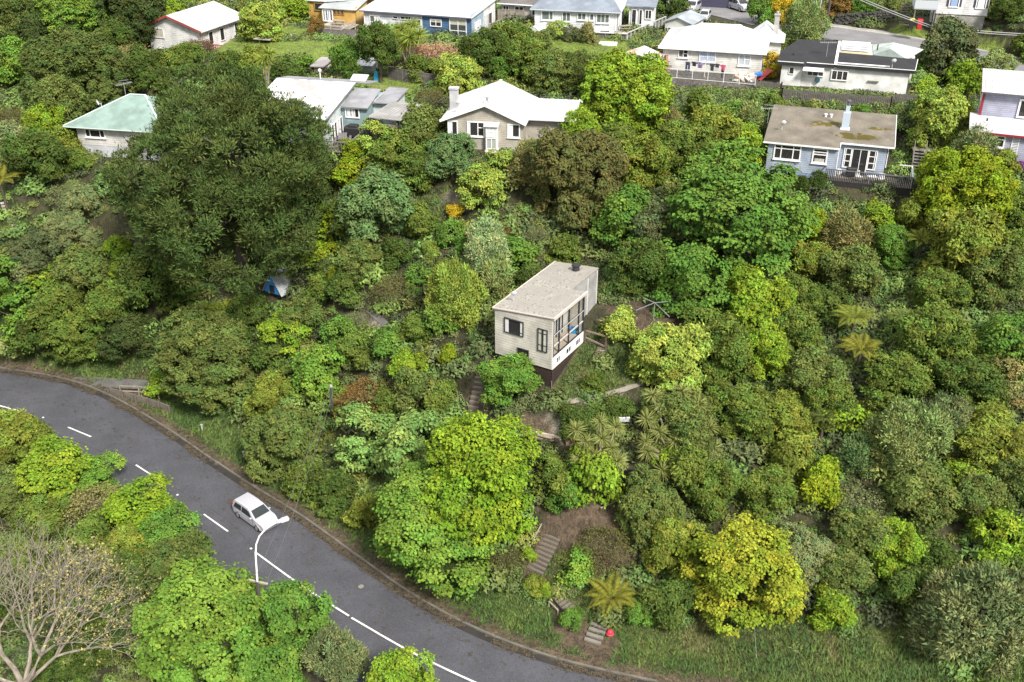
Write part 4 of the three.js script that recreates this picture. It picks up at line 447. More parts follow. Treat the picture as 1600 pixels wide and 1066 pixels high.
// ---------- lilac house at the right edge ----------
{
  const g = house('lilac', 'lilac_house', 'lilac two level house with red trim and grey ribbed roofs at the right edge'), wm = std([.4, .41, .52], .75, { map: grime }), red = std([.27, .02, .035], .5), rf = std([.6, .59, .6], .6, { map: grime });
  body(g, wm, -.36, 9, -1.2, 2.6, -8, 0); boards(g, 'weatherboards', wm, 'z', 0, -.2, 2.6, () => [-.36, 9], .18); boards(g, 'weatherboards', wm, 'x', -.36, -.2, 2.6, () => [-8, 0], .18, -1); body(g, std([.1, .09, .1], .9), -.3, 9, -1.3, -.2, -7.9, .045, 'base');
  body(g, wm, .1, 9, 2.6, 5.3, -9, -3.6, 'upper_wall'); boards(g, 'weatherboards', wm, 'z', -3.6, 3.0, 5.3, () => [.1, 9], .18);
  body(g, std([.62, .63, .62], .6, { map: grime }), .06, .1, 2.6, 5.3, -9, -3.6, 'side_cladding');
  const r = new MB(); r.slab([[-.8, 2.72, .4], [9, 2.72, .4], [9, 3.1, -3.6], [-.8, 3.1, -3.6]], .08); r.slab([[-.8, 3.1, -3.6], [.09, 3.1, -3.6], [.09, 3.12, -4.1], [-.8, 3.12, -4.1]], .08); r.build('roof', rf, g); const r2 = new MB(); sheetRoof(r2, [-.25, 5.3, -3.1], [9, 5.3, -3.1], [9, 6.0, -9.2], [-.25, 6.0, -9.2], .3, .1); r2.build('upper_roof', rf, g);
  const t = new MB(); t.box(-.84, 9, 2.52, 2.7, .38, .45); t.box(-.1, .12, 3.0, 5.25, -3.62, -3.54); t.bar([-.24, 5.2, -3.1], [-.24, 5.9, -9.2], .06, .16); t.each('red_trim', red, g); const gt = new MB(); gt.box(-.25, 9, 5.2, 5.32, -3.12, -3.04); gt.each('gutter', std([.1, .1, .12], .5), g); win(g, 'z', .035, .9, 2.3, 1.35, 2.48, { cols: [.5], rows: [.66], fw: .13, sill: 1 }); win(g, 'z', -3.56, 3.0, 4.6, 3.2, 4.9, { cols: [.45], fw: .16 });
  const ld = new MB(); for (const x of [2.86, 3.4]) ld.bar([x, .8, .08], [x, 2.5, .08], .06); ld.each('trellis_rail', MAT.trim, g); for (let i = 0; i < 12; i++) new MB().box(2.86, 3.4, .84 + i * .145, .89 + i * .145, .06, .1).build('trellis_slat', MAT.trim, g); win(g, '-x', .05, -6, -5, 3.9, 4.9, { fw: .08 }); const cw = new MB(); cw.tube([[.6, 3.1, -1.8], [.6, 3.35, -1.8]], .07, 8); cw.build('roof_vent', MAT.black, g);
}
// ---------- block based house at the top right, with balcony, steps and bins ----------
{
  const g = house('top', 'block_base_house', 'white house on a concrete block base at the top right'), wm = std([.74, .74, .74], .7, { map: grime }), cb = std([.4, .385, .37], .9, { map: concTex });
  body(g, cb, 0, 5.2, -.6, 1.55, -6, 0, 'base'); { const j = new MB(); for (let y = -.2; y < 1.5; y += .2) { for (let i = 0; i < 13; i++) { const o = (Math.round(y / .2) % 2 ? .2 : 0), a = Math.max(0, i * .4 - o), b = Math.min(5.2, i * .4 - o + .385); if (b > a) j.box(a, b, y, y + .185, 0, .012); } } const q = j.build('block', std([.47, .455, .44], .9, { map: concTex }), g); q.userData.kind = 'stuff'; }
  body(g, wm, -.1, 5.35, 1.55, 5, -6, .08); boards(g, 'weatherboards', wm, 'z', .08, 1.55, 5, () => [-.1, 5.35], .2); const sm = new MB(); sm.box(2.6, 2.68, 1.55, 5, .08, .13); sm.each('corner_trim', MAT.trim, g); win(g, 'z', .12, 1.1, 2.2, 2.3, 4, { fw: .1, cloth: [[.1, .9, 0, 1, std([.3, .4, .62], .9)]] }); win(g, 'z', .12, 3.95, 5.05, 2.28, 4, { fw: .1, cloth: [[.1, .9, 0, 1]] }); const sh = new MB(); for (const x of [.85, 2.25, 3.72, 5.08]) sh.box(x, x + .2, 2.4, 4, .1, .16); sh.each('shutter', std([.05, .05, .07], .6), g); win(g, 'z', .015, .86, 2.0, .5, 1.4, { cols: [.33, .66], rows: [.5], fw: .08, cloth: [[0, 1, 0, 1, MAT.blind]] });
  const r = new MB(); r.slab([[-.6, 5, .6], [5.9, 5, .6], [2.65, 6.4, -3]], .1); r.slab([[5.9, 5, .6], [5.9, 5, -6.5], [2.65, 6.4, -3]], .1); r.slab([[-.6, 5, -6.5], [-.6, 5, .6], [2.65, 6.4, -3]], .1); r.slab([[5.9, 5, -6.5], [-.6, 5, -6.5], [2.65, 6.4, -3]], .1); r.build('roof', roofPale, g);
  const b = new MB(); b.box(-2.6, -.12, 2.1, 2.25, -2, 1.2); b.build('balcony', std([.38, .4, .42], .8), g); const bl = new MB(); bl.box(-2.6, -.12, 2.25, 3.1, 1.15, 1.19); bl.box(-2.6, -2.56, 2.25, 3.1, -2, 1.15); bl.build('balcony_wall', std([.48, .52, .55], .7), g); for (const [x, z] of [[-2.5, 1.1], [-.4, 1.1]]) new MB().box(x, x + .12, -.4, 2.1, z - .12, z).build('post', MAT.greywood, g); for (let i = 0; i < 9; i++) new MB().box(-3.8, -2.65, .24 * i, .24 * i + .08, -.4 - .26 * i, -.1 - .26 * i).build('step', MAT.wood, g); win(g, '-x', -.1, -3, -2.1, .1, 1.3, { door: 1 });
  const f = fr('top'); const bin = (u, v, c1, c2, label) => { const o = thing('wheelie_bin', label, 'bin', f.w(u, 0, v), f.a, 'bins by the block based house'), m = new MB(); m.hex([[-.22, 0, .24], [.22, 0, .24], [.22, 0, -.24], [-.22, 0, -.24]], [[-.28, .95, .3], [.28, .95, .3], [.28, .95, -.3], [-.28, .95, -.3]]); m.build('body', std(c1, .6), o); const l = new MB(); l.hex([[-.3, .955, .33], [.3, .955, .33], [.3, .955, -.33], [-.3, .955, -.33]], [[-.26, 1.05, .2], [.26, 1.05, .2], [.26, 1.1, -.3], [-.26, 1.1, -.3]]); l.build('lid', std(c2, .6), o); for (const x of [-.24, .24]) { const w = put('wheel', new THREE.CylinderGeometry(.1, .1, .05, 12).rotateZ(Math.PI / 2), MAT.rubber, o); w.position.set(x, .1, -.28); } };
  bin(-2.6, 1.4, [.02, .025, .02], [.5, .45, .03], 'dark bin with a yellow lid by the timber steps'); bin(-1.75, 1.6, [.5, .02, .03], [.55, .03, .04], 'bright red bin under the balcony');
}
// ---------- long white house with slate coloured roof, terrace walls, garden sheds ----------
{
  const g = house('long', 'long_white_house', 'long white house with blue grey roof above the vegetable garden'), wm = std([.74, .76, .79], .75, { map: grime }), E = 2.36;
  body(g, wm, -9.8, 0, -.9, E, -7, 0); boards(g, 'weatherboards', wm, 'z', 0, -.9, E, () => [-9.8, 0], .2); boards(g, 'weatherboards', wm, 'x', 0, -.4, E, () => [-7, 0], .2); const r = new MB(), rm = std([.23, .265, .32], .7, { map: grime }); r.slab([[-10.3, E, .5], [.5, E, .5], [-1.6, 4.1, -3.6], [-8, 4.1, -3.6]], .1); r.slab([[-10.3, E, -7.6], [-10.3, E, .5], [-8, 4.1, -3.6]], .1); r.build('roof', rm, g); const r2 = new MB(); r2.slab([[.5, E, .5], [.5, E, -7.6], [-1.6, 4.1, -3.6]], .1); r2.slab([[.5, E, -7.6], [-10.3, E, -7.6], [-8, 4.1, -3.6], [-1.6, 4.1, -3.6]], .1); r2.build('roof', std([.55, .57, .6], .6, { map: grime }), g);
  const t = new MB(); t.box(-10.3, .5, E - .14, E - .02, .46, .54); t.each('gutter', std([.5, .53, .57], .5), g); for (const [a, b, c, d, q] of [[-8.98, -7.54, 1.03, 2.13, [.66]], [-6.5, -5.48, .96, 2.08, [.5]], [-4.7, -3.65, 1.2, 2.06, [.5]], [-3.27, -2.72, 1.2, 2.02, []], [-2.46, -.9, .96, 2.04, [.66]]]) win(g, 'z', .03, a, b, c, d, { cols: q, fw: .09, back: std([.12, .15, .14], .8), sill: 1 }); win(g, 'x', .03, -1.1, -.6, .9, 2.0, { fw: .08 }); win(g, 'x', .03, -2.6, -2.1, 1.0, 2.1, { fw: .08 }); win(g, 'x', .03, -3.4, -2.8, .2, 2.1, { fw: .08, door: 1 });
  body(g, wm, 1.0, 3.9, -.4, 2.4, -7.4, -3.6, 'wing'); const w = new MB(); w.slab([[.6, 2.42, -3.2], [4.2, 2.42, -3.2], [4.2, 2.75, -7.6], [.6, 2.75, -7.6]], .1); w.build('roof', rm, g); win(g, 'z', -3.58, 1.3, 1.9, 0, 2.0, { fw: .07, door: 1 }); win(g, 'z', -3.58, 2.2, 2.6, .2, 2.0, { fw: .07, door: 1 }); win(g, 'z', -3.58, 2.9, 3.7, .9, 2.0, { fw: .08, cols: [.5] }); const dp = new MB(); for (const x of [-3.6, -1.9, -.15]) dp.bar([x, -.5, .06], [x, E, .06], .07); dp.each('downpipe', MAT.trim, g);
}
{
  const f = fr('long'), wf = thing('retaining_wall', 'tall concrete panel wall with pale posts right of the long white house', 'wall', f.w(0, 0, 0), f.a), cm = std([.22, .22, .21], .9, { map: concTex }), pm = std([.62, .62, .6], .8, { map: concTex }), A = [1.45, 1.9], B = [5.1, -8.2];
  body(wf, cm, -2.4, 1.4, -2.2, .25, 1.75, 1.95, 'front_wall'); for (let i = 0; i < 4; i++) body(wf, std([.16, .15, .14], .9), -2.35 + i * 1.2, -2.22 + i * 1.2, -2.2, .3, 1.955, 2.06, 'post'); body(wf, std([.5, .49, .47], .9), -2.45, 1.5, .25, .33, 1.7, 2.1, 'capping');
  for (let i = 0; i < 12; i++) { const t = i / 11, x = lerp(A[0], B[0], t), z = lerp(A[1], B[1], t); new MB().bar([x, -2.3, z], [x, .35, z], .16).build('post', pm, wf); } const pn = new MB(); for (let k = 0; k < 4; k++) pn.bar([A[0] - .06, -1.9 + k * .56, A[1]], [B[0] - .06, -1.9 + k * .56, B[1]], .06, .53); pn.build('wall_panel', cm, wf); const cp = new MB(); cp.bar([A[0], .37, A[1]], [B[0], .37, B[1]], .2, .06); cp.build('capping', pm, wf); body(wf, std([.6, .58, .55], .9, { map: concTex }), -2.35, 1.4, -.4, -.02, -1.4, 1.75, 'terrace');
  const rp = thing('ramp', 'pale stepped concrete ramp between the panel wall and the white hip roof', 'ramp', f.w(0, 0, 0), f.a); for (let i = 0; i < 5; i++) { const t = i / 5; body(rp, MAT.concrete, 2.1 + t * 2.8, 4.1 + t * 2.6, -2.2, -1.75 + i * .1, -.6 - i * 1.5, .7 - i * 1.5, 'slab'); }
  const tn = thing('plastic_tunnel', 'white plastic garden tunnel left of the long white house', 'greenhouse', f.w(-9.0, -1, 1.5), f.a - .35); const mb = new MB(), n = 12, W = 1.15, L = 2.6; for (let i = 0; i < n; i++) { const a = Math.PI * i / n, b = Math.PI * (i + 1) / n, p = (q, z) => [Math.cos(q) * W, Math.sin(q) * 1.75, z]; mb.quad(p(a, L / 2), p(a, -L / 2), p(b, -L / 2), p(b, L / 2)); } mb.build('cover', new THREE.MeshPhysicalMaterial({ color: new THREE.Color().setRGB(.86, .87, .87), roughness: .8, transmission: .3, thickness: 0, side: THREE.DoubleSide }), tn); const en = new MB(); for (let i = 0; i < n; i++) { const a = Math.PI * i / n, b = Math.PI * (i + 1) / n; for (const z of [L / 2 - .02, -L / 2 + .02]) en.tri([0, 0, z], [Math.cos(a) * W, Math.sin(a) * 1.75, z], [Math.cos(b) * W, Math.sin(b) * 1.75, z]); } en.build('end_sheet', std([.68, .7, .68], .7), tn); for (const z of [-L / 2, -L / 6, L / 6, L / 2]) { const h = new MB(), pts = []; for (let i = 0; i <= 12; i++) pts.push([Math.cos(Math.PI * i / 12) * (W + .02), Math.sin(Math.PI * i / 12) * 1.77, z]); h.tube(pts, .025, 5, false); h.build('hoop', MAT.trim, tn); }
  const sd = thing('garden_shed', 'small blue and white garden shed with white roof', 'shed', f.w(-.75, -2, 4.4), f.a), nv = std([.05, .075, .16], .5), lt = std([.5, .58, .66], .6); body(sd, nv, -1.15, 1.15, 0, 1.45, -1.3, .0); body(sd, lt, -.75, .75, .05, 1.38, .002, .05, 'door'); new MB().box(-.02, .02, .05, 1.38, .052, .07).box(-.75, .75, .68, .72, .052, .07).build('door_bar', MAT.trim, sd); const sr = new MB(); sr.slab([[-1.3, 1.45, .15], [1.3, 1.45, .15], [1.3, 1.72, -.65], [-1.3, 1.72, -.65]], .05); sr.slab([[1.3, 1.45, -1.45], [-1.3, 1.45, -1.45], [-1.3, 1.723, -.65], [1.3, 1.723, -.65]], .05); sr.build('roof', roofWhite, sd); body(sd, MAT.trim, -1.17, -1.1, 0, 1.45, .01, .04, 'corner_trim'); body(sd, MAT.trim, 1.1, 1.17, 0, 1.45, .01, .04, 'corner_trim');
  const ps = thing('post', 'dark thin post standing in the vegetable garden', 'post', f.w(-3.4, -1.2, 1.9)); new MB().tube([[0, -.5, 0], [0, 2.2, 0]], .06, 7).build('pole', std([.06, .04, .035], .9), ps); const lw = thing('garden_wall', 'short pale block wall at the edge of the garden lawn', 'wall', f.w(-6.1, -1.9, 3.6), f.a + .5); for (let i = 0; i < 5; i++) for (let j = 0; j < 3; j++) body(lw, MAT.concrete, -1 + i * .4, -.615 + i * .4, j * .22 - .2, j * .22 + .005, -.1, .1, 'block');
}
{ // grey garage in front of the street
  const g = house('garage', 'garage', 'white garage with grey gable roof beside the upper street', 'garage'), wm = std([.66, .66, .64], .8, { map: grime }); body(g, wm, -3.3, 0, -1.2, .75, -4.6, 0); new MB().slab([[-3.3, .75, 0], [0, .75, 0], [-1.75, 1.35, 0]], 4.6, [0, 0, -1]).build('gable', wm, g); const r = new MB(); r.slab([[-3.6, .72, .25], [-1.75, 1.42, .25], [-1.75, 1.42, -4.8], [-3.6, .72, -4.8]].reverse(), .08); r.slab([[.25, .72, -4.8], [.25, .72, .25], [-1.747, 1.42, .25], [-1.747, 1.42, -4.8]], .08); r.build('roof', std([.36, .4, .44], .65, { map: grime }), g); for (let i = 0; i < 3; i++) win(g, 'z', .01, -2.9 + i * .62, -2.45 + i * .62, -.55, .15, { fw: .06 });
}
// ---------- blue and white house ----------
{
  const g = house('bluewhite', 'blue_white_house', 'low blue and white house with white roof on a red brick base'), wm = std([.66, .68, .71], .75, { map: grime }), bm = std([.075, .16, .3], .65, { map: grime }), lb = std([.36, .46, .56], .65, { map: grime }), E = 2.3;
  body(g, wm, -13.4, -6.05, -.4, E, -8, -.04); body(g, bm, -6.04, 0, -.4, E, -4, .0); body(g, wm, -6.04, 0, -.4, E + .2, -8.2, -4.01); boards(g, 'weatherboards', wm, 'z', -.04, -.4, E, () => [-13.4, -6.05], .3); boards(g, 'weatherboards', bm, 'z', 0, -.4, E, () => [-6.04, 0], .3); boards(g, 'weatherboards', lb, 'x', 0, -.3, E + .3, () => [-4, 0], .3); boards(g, 'weatherboards', std([.74, .74, .74], .7, { map: grime }), 'x', 0, -.3, E + .4, () => [-8.2, -4.01], .3);
  const br = new MB(); br.box(-13.3, -.05, -1.3, -.4, -8, -.08); br.build('base', std([.3, .07, .06], .85), g); const bk = new MB(); for (let j = 0; j < 8; j++) for (let i = 0; i < 52; i++) { const o = (j % 2) * .12; bk.box(-13.2 + i * .25 + o, -12.97 + i * .25 + o, -1.25 + j * .105, -1.165 + j * .105, -.08, -.06); } bk.build('brick', std([.34, .085, .07], .85, { map: concTex }), g).userData.kind = 'stuff';
  const r = new MB(); sheetRoof(r, [-13.8, E, .4], [.2, E, .4], [.35, E + .75, -8.8], [-13.8, E + .75, -8.8], .7, .12); r.build('roof', roofWhite, g); const t = new MB(); t.box(-13.8, .2, E - .15, E - .01, .38, .43); t.each('gutter', std([.12, .12, .17], .6), g); const t2 = new MB(); t2.bar([.22, E - .04, .4], [.36, E + .7, -8.8], .06, .16); t2.each('fascia', std([.62, .64, .66], .5), g); const cn = new MB(); cn.box(-6.1, -6.0, -.4, E - .1, .0, .06); cn.box(-13.44, -13.34, -.4, E - .1, -.04, .04); cn.each('corner_trim', MAT.trim, g);
  win(g, 'z', -.005, -12.7, -11.4, .35, 1.75, { cols: [.5], rows: [.45], cloth: [[.5, 1, .3, 1]], back: std([.1, .12, .11], .8) }); win(g, 'z', -.005, -9.7, -9.05, 1.5, 1.84, { fw: .05 }); win(g, 'z', -.005, -8.75, -7.4, 1.5, 1.9, { fw: .05, cols: [.45, .75] }); win(g, 'z', -.005, -6.75, -6.15, .9, 1.65, { fw: .06 }); win(g, 'z', .035, -5, -3.56, .97, 1.82, { cols: [.5], cloth: [[0, 1, .6, 1, MAT.blind]] }); win(g, 'z', .035, -2.6, -.5, .05, 2.06, { cols: [.5], rows: [.32], cloth: [[0, 1, .66, 1, MAT.blind]], back: std([.05, .06, .06], .8) }); win(g, 'x', .035, -2.9, -.9, -.1, 1.5, { door: 1, cols: [.33, .66], cloth: [[0, 1]] }); win(g, 'x', .035, -6.9, -4.4, 0, 1.7, { door: 1, cols: [.5], cloth: [[.1, .4]] }); body(g, MAT.trim, -11.05, -10.6, .75, 1.2, -.01, .06, 'meter_box');
  const f = fr('bluewhite'), d = thing('dark_roof_house', 'dark grey roofed house peeping over the pale fence at the top', 'house', f.w(0, 0, -9.5), f.a, 'houses among the trees'); body(d, std([.5, .48, .45], .8), .3, 9, -1, 2.2, -6, -.3); const dr = new MB(); dr.slab([[-.1, 2.2, .2], [9.5, 2.2, .2], [7, 3.6, -3], [1.6, 3.6, -3]], .1); dr.slab([[9.5, 2.2, -6.4], [-.1, 2.2, -6.4], [1.6, 3.6, -3], [7, 3.6, -3]], .1); dr.slab([[-.1, 2.2, -6.4], [-.1, 2.2, .2], [1.6, 3.6, -3]], .1); dr.build('roof', std([.16, .145, .14], .85, { map: grime }), d); const dt = new MB(); dt.box(-.12, 9.5, 2.08, 2.2, .18, .26); dt.each('fascia', MAT.trim, d); for (const [a, b] of [[.5, 1.3], [2, 3.2], [4.2, 5.2]]) win(d, 'z', -.28, a, b, .9, 1.9, { cols: [.5] });
}
// ---------- yellow house with deck ----------
{
  const g = house('yellow', 'yellow_house', 'yellow house with grey roof and pale sunny deck'), wm = std([.62, .38, .1], .75, { map: grime }), E = 1.55;
  body(g, wm, -1.5, 2.95, -.8, E, -3.2, 0); boards(g, 'weatherboards', wm, 'z', 0, -.1, E, () => [-1.5, 2.95], .15); boards(g, 'weatherboards', std([.7, .48, .17], .75, { map: grime }), 'x', 2.95, -.8, E + .3, () => [-3.2, 0], .15); body(g, wm, -4, 2.9, -.8, 2.1, -7, -3.21, 'rear_wall'); body(g, std([.16, .12, .1], .9), -3.9, -1.5, -1, -.1, -3.6, -2.7, 'base'); body(g, wm, -3.9, -1.49, -.1, 2, -3.6, -1.2, 'rear_wall');
  const r = new MB(); r.slab([[-1.75, E, .3], [3.2, E, .3], [3.3, 2.3, -3.2], [-1.4, 2.3, -3.2]], .08); r.build('roof', std([.42, .46, .46], .7, { map: grime }), g); const r2 = new MB(); r2.slab([[-4.3, 2.1, -.9], [-1.5, 2.1, -.9], [4, 2.35, -3.2], [4, 3, -7.4], [-4.3, 3, -7.4]], .1); r2.build('roof', roofPale, g); win(g, 'z', .03, -1.35, .02, -.05, 1.38, { door: 1, cols: [.5], fw: .12, cloth: [[.1, .3], [.6, .8]], back: std([.06, .06, .14], .7) }); for (let i = 0; i < 3; i++) win(g, 'z', .03, .07 + i * .5, .49 + i * .5, .82, 1.44, { fw: .05, frame: std([.35, .2, .07], .7), back: std([.12, .05, .03], .8) }); win(g, 'z', -1.17, -3.0, -1.9, .9, 1.8, { fw: .06, frame: std([.4, .28, .1], .7) }); new MB().tube([[3.4, 2.4, -4.5], [3.4, 3.4, -4.5]], .1, 8).build('flue', MAT.steel, g);
  const f = fr('yellow'), d = thing('timber_deck', 'pale timber deck with rails in front of the yellow house', 'deck', f.w(0, -.1, 0), f.a); const w = std([.66, .62, .55], .85, { map: woodTex }); const m = new MB(); for (let i = 0; i < 24; i++) m.box(-.6, 3.4, -.08, 0, .15 + i * .2, .15 + i * .2 + .19); m.build('deck_boards', w, d); const rl = new MB(); for (const [a, b] of [[[-.6, .65, 4.9], [3.4, .65, 4.9]], [[-.6, .35, 4.9], [3.4, .35, 4.9]], [[3.4, .65, 4.9], [3.4, .65, 1.2]], [[3.4, .35, 4.9], [3.4, .35, 1.2]], [[-.6, .65, 4.9], [-.6, .65, 2.6]]]) rl.bar(a, b, .06, .1); rl.build('rail', w, d); for (const [x, z] of [[-.6, 4.9], [.73, 4.9], [2.06, 4.9], [3.4, 4.9], [3.4, 3], [3.4, 1.2], [-.6, 2.6]]) new MB().box(x - .05, x + .05, -1.2, .72, z - .05, z + .05).build('post', w, d);
  const fb = thing('timber_walkway', 'long pale plank walkway crossing the sunny lawn to the deck', 'walkway', f.w(0, 0, 0), f.a), A = hit(405, 61, .4), B = f.w(-.5, -.35, 4.9), a = [0, 0, 0]; const loc = (p) => { const [u, v] = f.l(p[0], p[2]); return [u, p[1] - HOUSES.yellow[1], v]; }; const la = loc([A[0], A[1] + .4, A[2]]), lb = loc(B); new MB().bar(la, lb, .7, .08).build('planking', w, fb); for (let i = 0; i <= 5; i++) { const t = i / 5; new MB().bar([lerp(la[0], lb[0], t), lerp(la[1], lb[1], t) - 1, lerp(la[2], lb[2], t)], [lerp(la[0], lb[0], t), lerp(la[1], lb[1], t), lerp(la[2], lb[2], t)], .12).build('post', w, fb); } body(fb, w, la[0] - .5, la[0] + 1.6, la[1] + .05, la[1] + .12, la[2] - .5, la[2] + .5, 'landing');
  const gb = thing('garden_bed', 'timber edged garden bed in front of the yellow house deck', 'garden bed', f.w(2, -.95, 6.6), f.a); for (const [a, b] of [[[-1.6, .1, .6], [1.7, .1, .6]], [[-1.6, .1, -.5], [-1.6, .1, .6]], [[1.7, .1, -.5], [1.7, .1, .6]]]) new MB().bar(a, b, .14, .3).build('edging', MAT.wood, gb); body(gb, std([.1, .075, .05], .95, { map: concTex }), -1.55, 1.65, -.2, .12, -.5, .55, 'soil');
}
// ---------- white gabled house at the top left, tan and grey sheds ----------
{
  const g = house('left', 'white_gabled_house', 'white gabled house with red fascia and red deck at the top left'), wm = std([.72, .71, .69], .75, { map: grime }), red = std([.3, .06, .05], .6), E = 2.95, A = 4.3;
  body(g, wm, -.4, 6.6, -1.2, E, -8.4, 0); new MB().slab([[-.4, E, 0], [6.6, E, 0], [2.6, A, 0]], 8.4, [0, 0, -1]).build('gable', wm, g); boards(g, 'weatherboards', wm, 'z', .0, -1, 4.2, (y) => y < E ? [-.4, 6.6] : [lerp(-.4, 2.6, (y - E) / 1.35), lerp(6.6, 2.6, (y - E) / 1.35)], .2); boards(g, 'weatherboards', std([.74, .73, .72], .7, { map: grime }), 'x', 6.6, -1, E, () => [-8.4, 0], .2);
  const r = new MB(); sheetRoof(r, [7.2, E - .05, -8.9], [7.2, E - .05, .5], [2.6, A + .1, .5], [2.6, A + .1, -8.9], .5, .09); sheetRoof(r, [-1, E - .1, .5], [-1, E - .1, -8.9], [2.597, A + .1, -8.9], [2.597, A + .1, .5], .5, .09); r.build('roof', roofPale, g); const t = new MB(); t.bar([-1, E - .12, .5], [2.6, A + .06, .5], .06, .24); t.bar([7.2, E - .08, .5], [2.6, A + .06, .5], .06, .24); t.each('fascia', red, g); win(g, 'z', .03, .2, 1.7, 1.75, 2.85, { cloth: [[0, 1, 0, 1, MAT.blind]], fw: .06 }); win(g, 'z', .03, .4, 1.9, -.5, .6, { cols: [.5] }); for (const z of [-1.4, -3.6, -6.6]) win(g, 'x', .03 + 6.6, z - .9, z, 1.0, 2.5, { fw: .07 }); aerial(g, .2, 3.3, -1.5, 1.6, .7);
  body(g, red, 6.7, 9.2, .2, .35, -5.2, -1, 'deck'); const rl = new MB(); for (let i = 0; i < 11; i++) rl.box(6.75 + i * .24, 6.82 + i * .24, .35, 1.2, -1.06, -1); rl.box(6.7, 9.2, 1.2, 1.28, -1.1, -.98); for (let i = 0; i < 14; i++) rl.box(9.14, 9.2, .35, 1.2, -5 + i * .3, -4.93 + i * .3); rl.box(9.12, 9.22, 1.2, 1.28, -5.2, -1); rl.build('deck_railing', std([.36, .1, .07], .7), g); for (let i = 0; i < 6; i++) body(g, red, 9.2 + i * .28, 9.5 + i * .28, .1 - i * .2, .18 - i * .2, -4.9, -3.8, 'step'); for (const z of [-4.9, -3.8]) new MB().bar([9.2, 1.2, z], [11, 0, z], .08).build('handrail', std([.34, .12, .06], .7), g);
  const f = fr('teal'); const ts = thing('tan_shed', 'small tan shed with flat grey roof behind the flaky white roof', 'shed', f.w(-6.9, -.1, -12.6), f.a), tm = std([.58, .4, .26], .85, { map: grime }); body(ts, tm, -.6, .25, -.3, 1.95, -2.4, 0); body(ts, std([.5, .37, .17], .85, { map: grime }), .25, .28, -.3, 1.95, -2.4, 0, 'side_wall'); body(ts, std([.2, .22, .21], .7), .24, .31, -.2, 1.6, -.75, -.1, 'door'); win(ts, 'x', .28, -1.9, -.95, 1.0, 1.65, { cols: [.5], fw: .05 }); const tr = new MB(); tr.slab([[-.9, 1.98, .3], [.55, 1.98, .3], [.55, 2.15, -2.8], [-.9, 2.15, -2.8]], .1); tr.build('roof', std([.36, .33, .33], .8, { map: grime }), ts);
  const gs = thing('grey_shed', 'plain pale grey shed under the dark umbrella tree', 'shed', f.w(-2.9, -.2, -14.0), f.a), gm = std([.46, .49, .52], .7, { map: grime }); body(gs, gm, -.85, .95, -.3, 2.0, -1.8, 0); const gr = new MB(); sheetRoof(gr, [-1, 2, .2], [1.1, 2, .2], [1.1, 2.25, -2], [-1, 2.25, -2], .4, .06); gr.build('roof', roofPale, gs); const rb = new MB(); for (let i = 0; i < 9; i++) rb.box(-.82 + i * .21, -.79 + i * .21, -.2, 1.98, 0, .025); rb.build('cladding_rib', gm, gs).userData.kind = 'stuff';
  const bs = thing('blue_cover', 'bright blue cover standing beside the grey shed', 'cover', hit(588, 127)); const bm = new MB(); bm.hex([[-.22, 0, .2], [.22, 0, .2], [.22, 0, -.2], [-.22, 0, -.2]], [[-.14, 1.0, .1], [.14, 1.0, .1], [.14, 1.0, -.1], [-.14, 1.0, -.1]]); bm.build('sheet', std([.03, .3, .6], .6), bs);
  const tl = thing('wire_fence', 'thin wire fence across the shed lawn', 'fence', hit(578, 148)); const b0 = hit(578, 148), b1 = hit(632, 152); for (let i = 0; i <= 5; i++) { const t = i / 5, x = (b1[0] - b0[0]) * t, z = (b1[2] - b0[2]) * t, y = (b1[1] - b0[1]) * t; new MB().bar([x, y - .2, z], [x, y + 1, z], .06).build('post', MAT.palewood, tl); } for (const h of [.35, .65, .95]) new MB().bar([0, h, 0], [b1[0] - b0[0], b1[1] - b0[1] + h, b1[2] - b0[2]], .025).build('wire', MAT.palewood, tl);
  // part of a house at the very top
  const wv = thing('white_villa', 'corner of a white house with a blue window at the top edge', 'house', onLevel(383, 16, 20.5), -.25, 'houses among the trees'); body(wv, MAT.white, -.2, 4, -1, 3.4, -4, 0); boards(wv, 'weatherboards', MAT.white, 'z', 0, -.5, 3.4, () => [-.2, 4], .2); win(wv, 'z', .03, .9, 2.3, 1.0, 2.4, { cols: [.5], rows: [.5], back: std([.1, .2, .3], .7) });
  const gh = thing('street_garage', 'garage with wide dark door across the upper street', 'garage', onLevel(1088, 10, 21.2), -.3, 'houses among the trees'); body(gh, MAT.cream, -.8, 6.5, -.6, 3, -5, 0); body(gh, std([.05, .05, .09], .6), .3, 4.4, -.3, 2.3, .002, .06, 'door'); for (let i = 0; i < 5; i++) body(gh, std([.07, .07, .11], .6), .3, 4.4, -.25 + i * .5, -.2 + i * .5, .062, .075, 'door_rib');
}
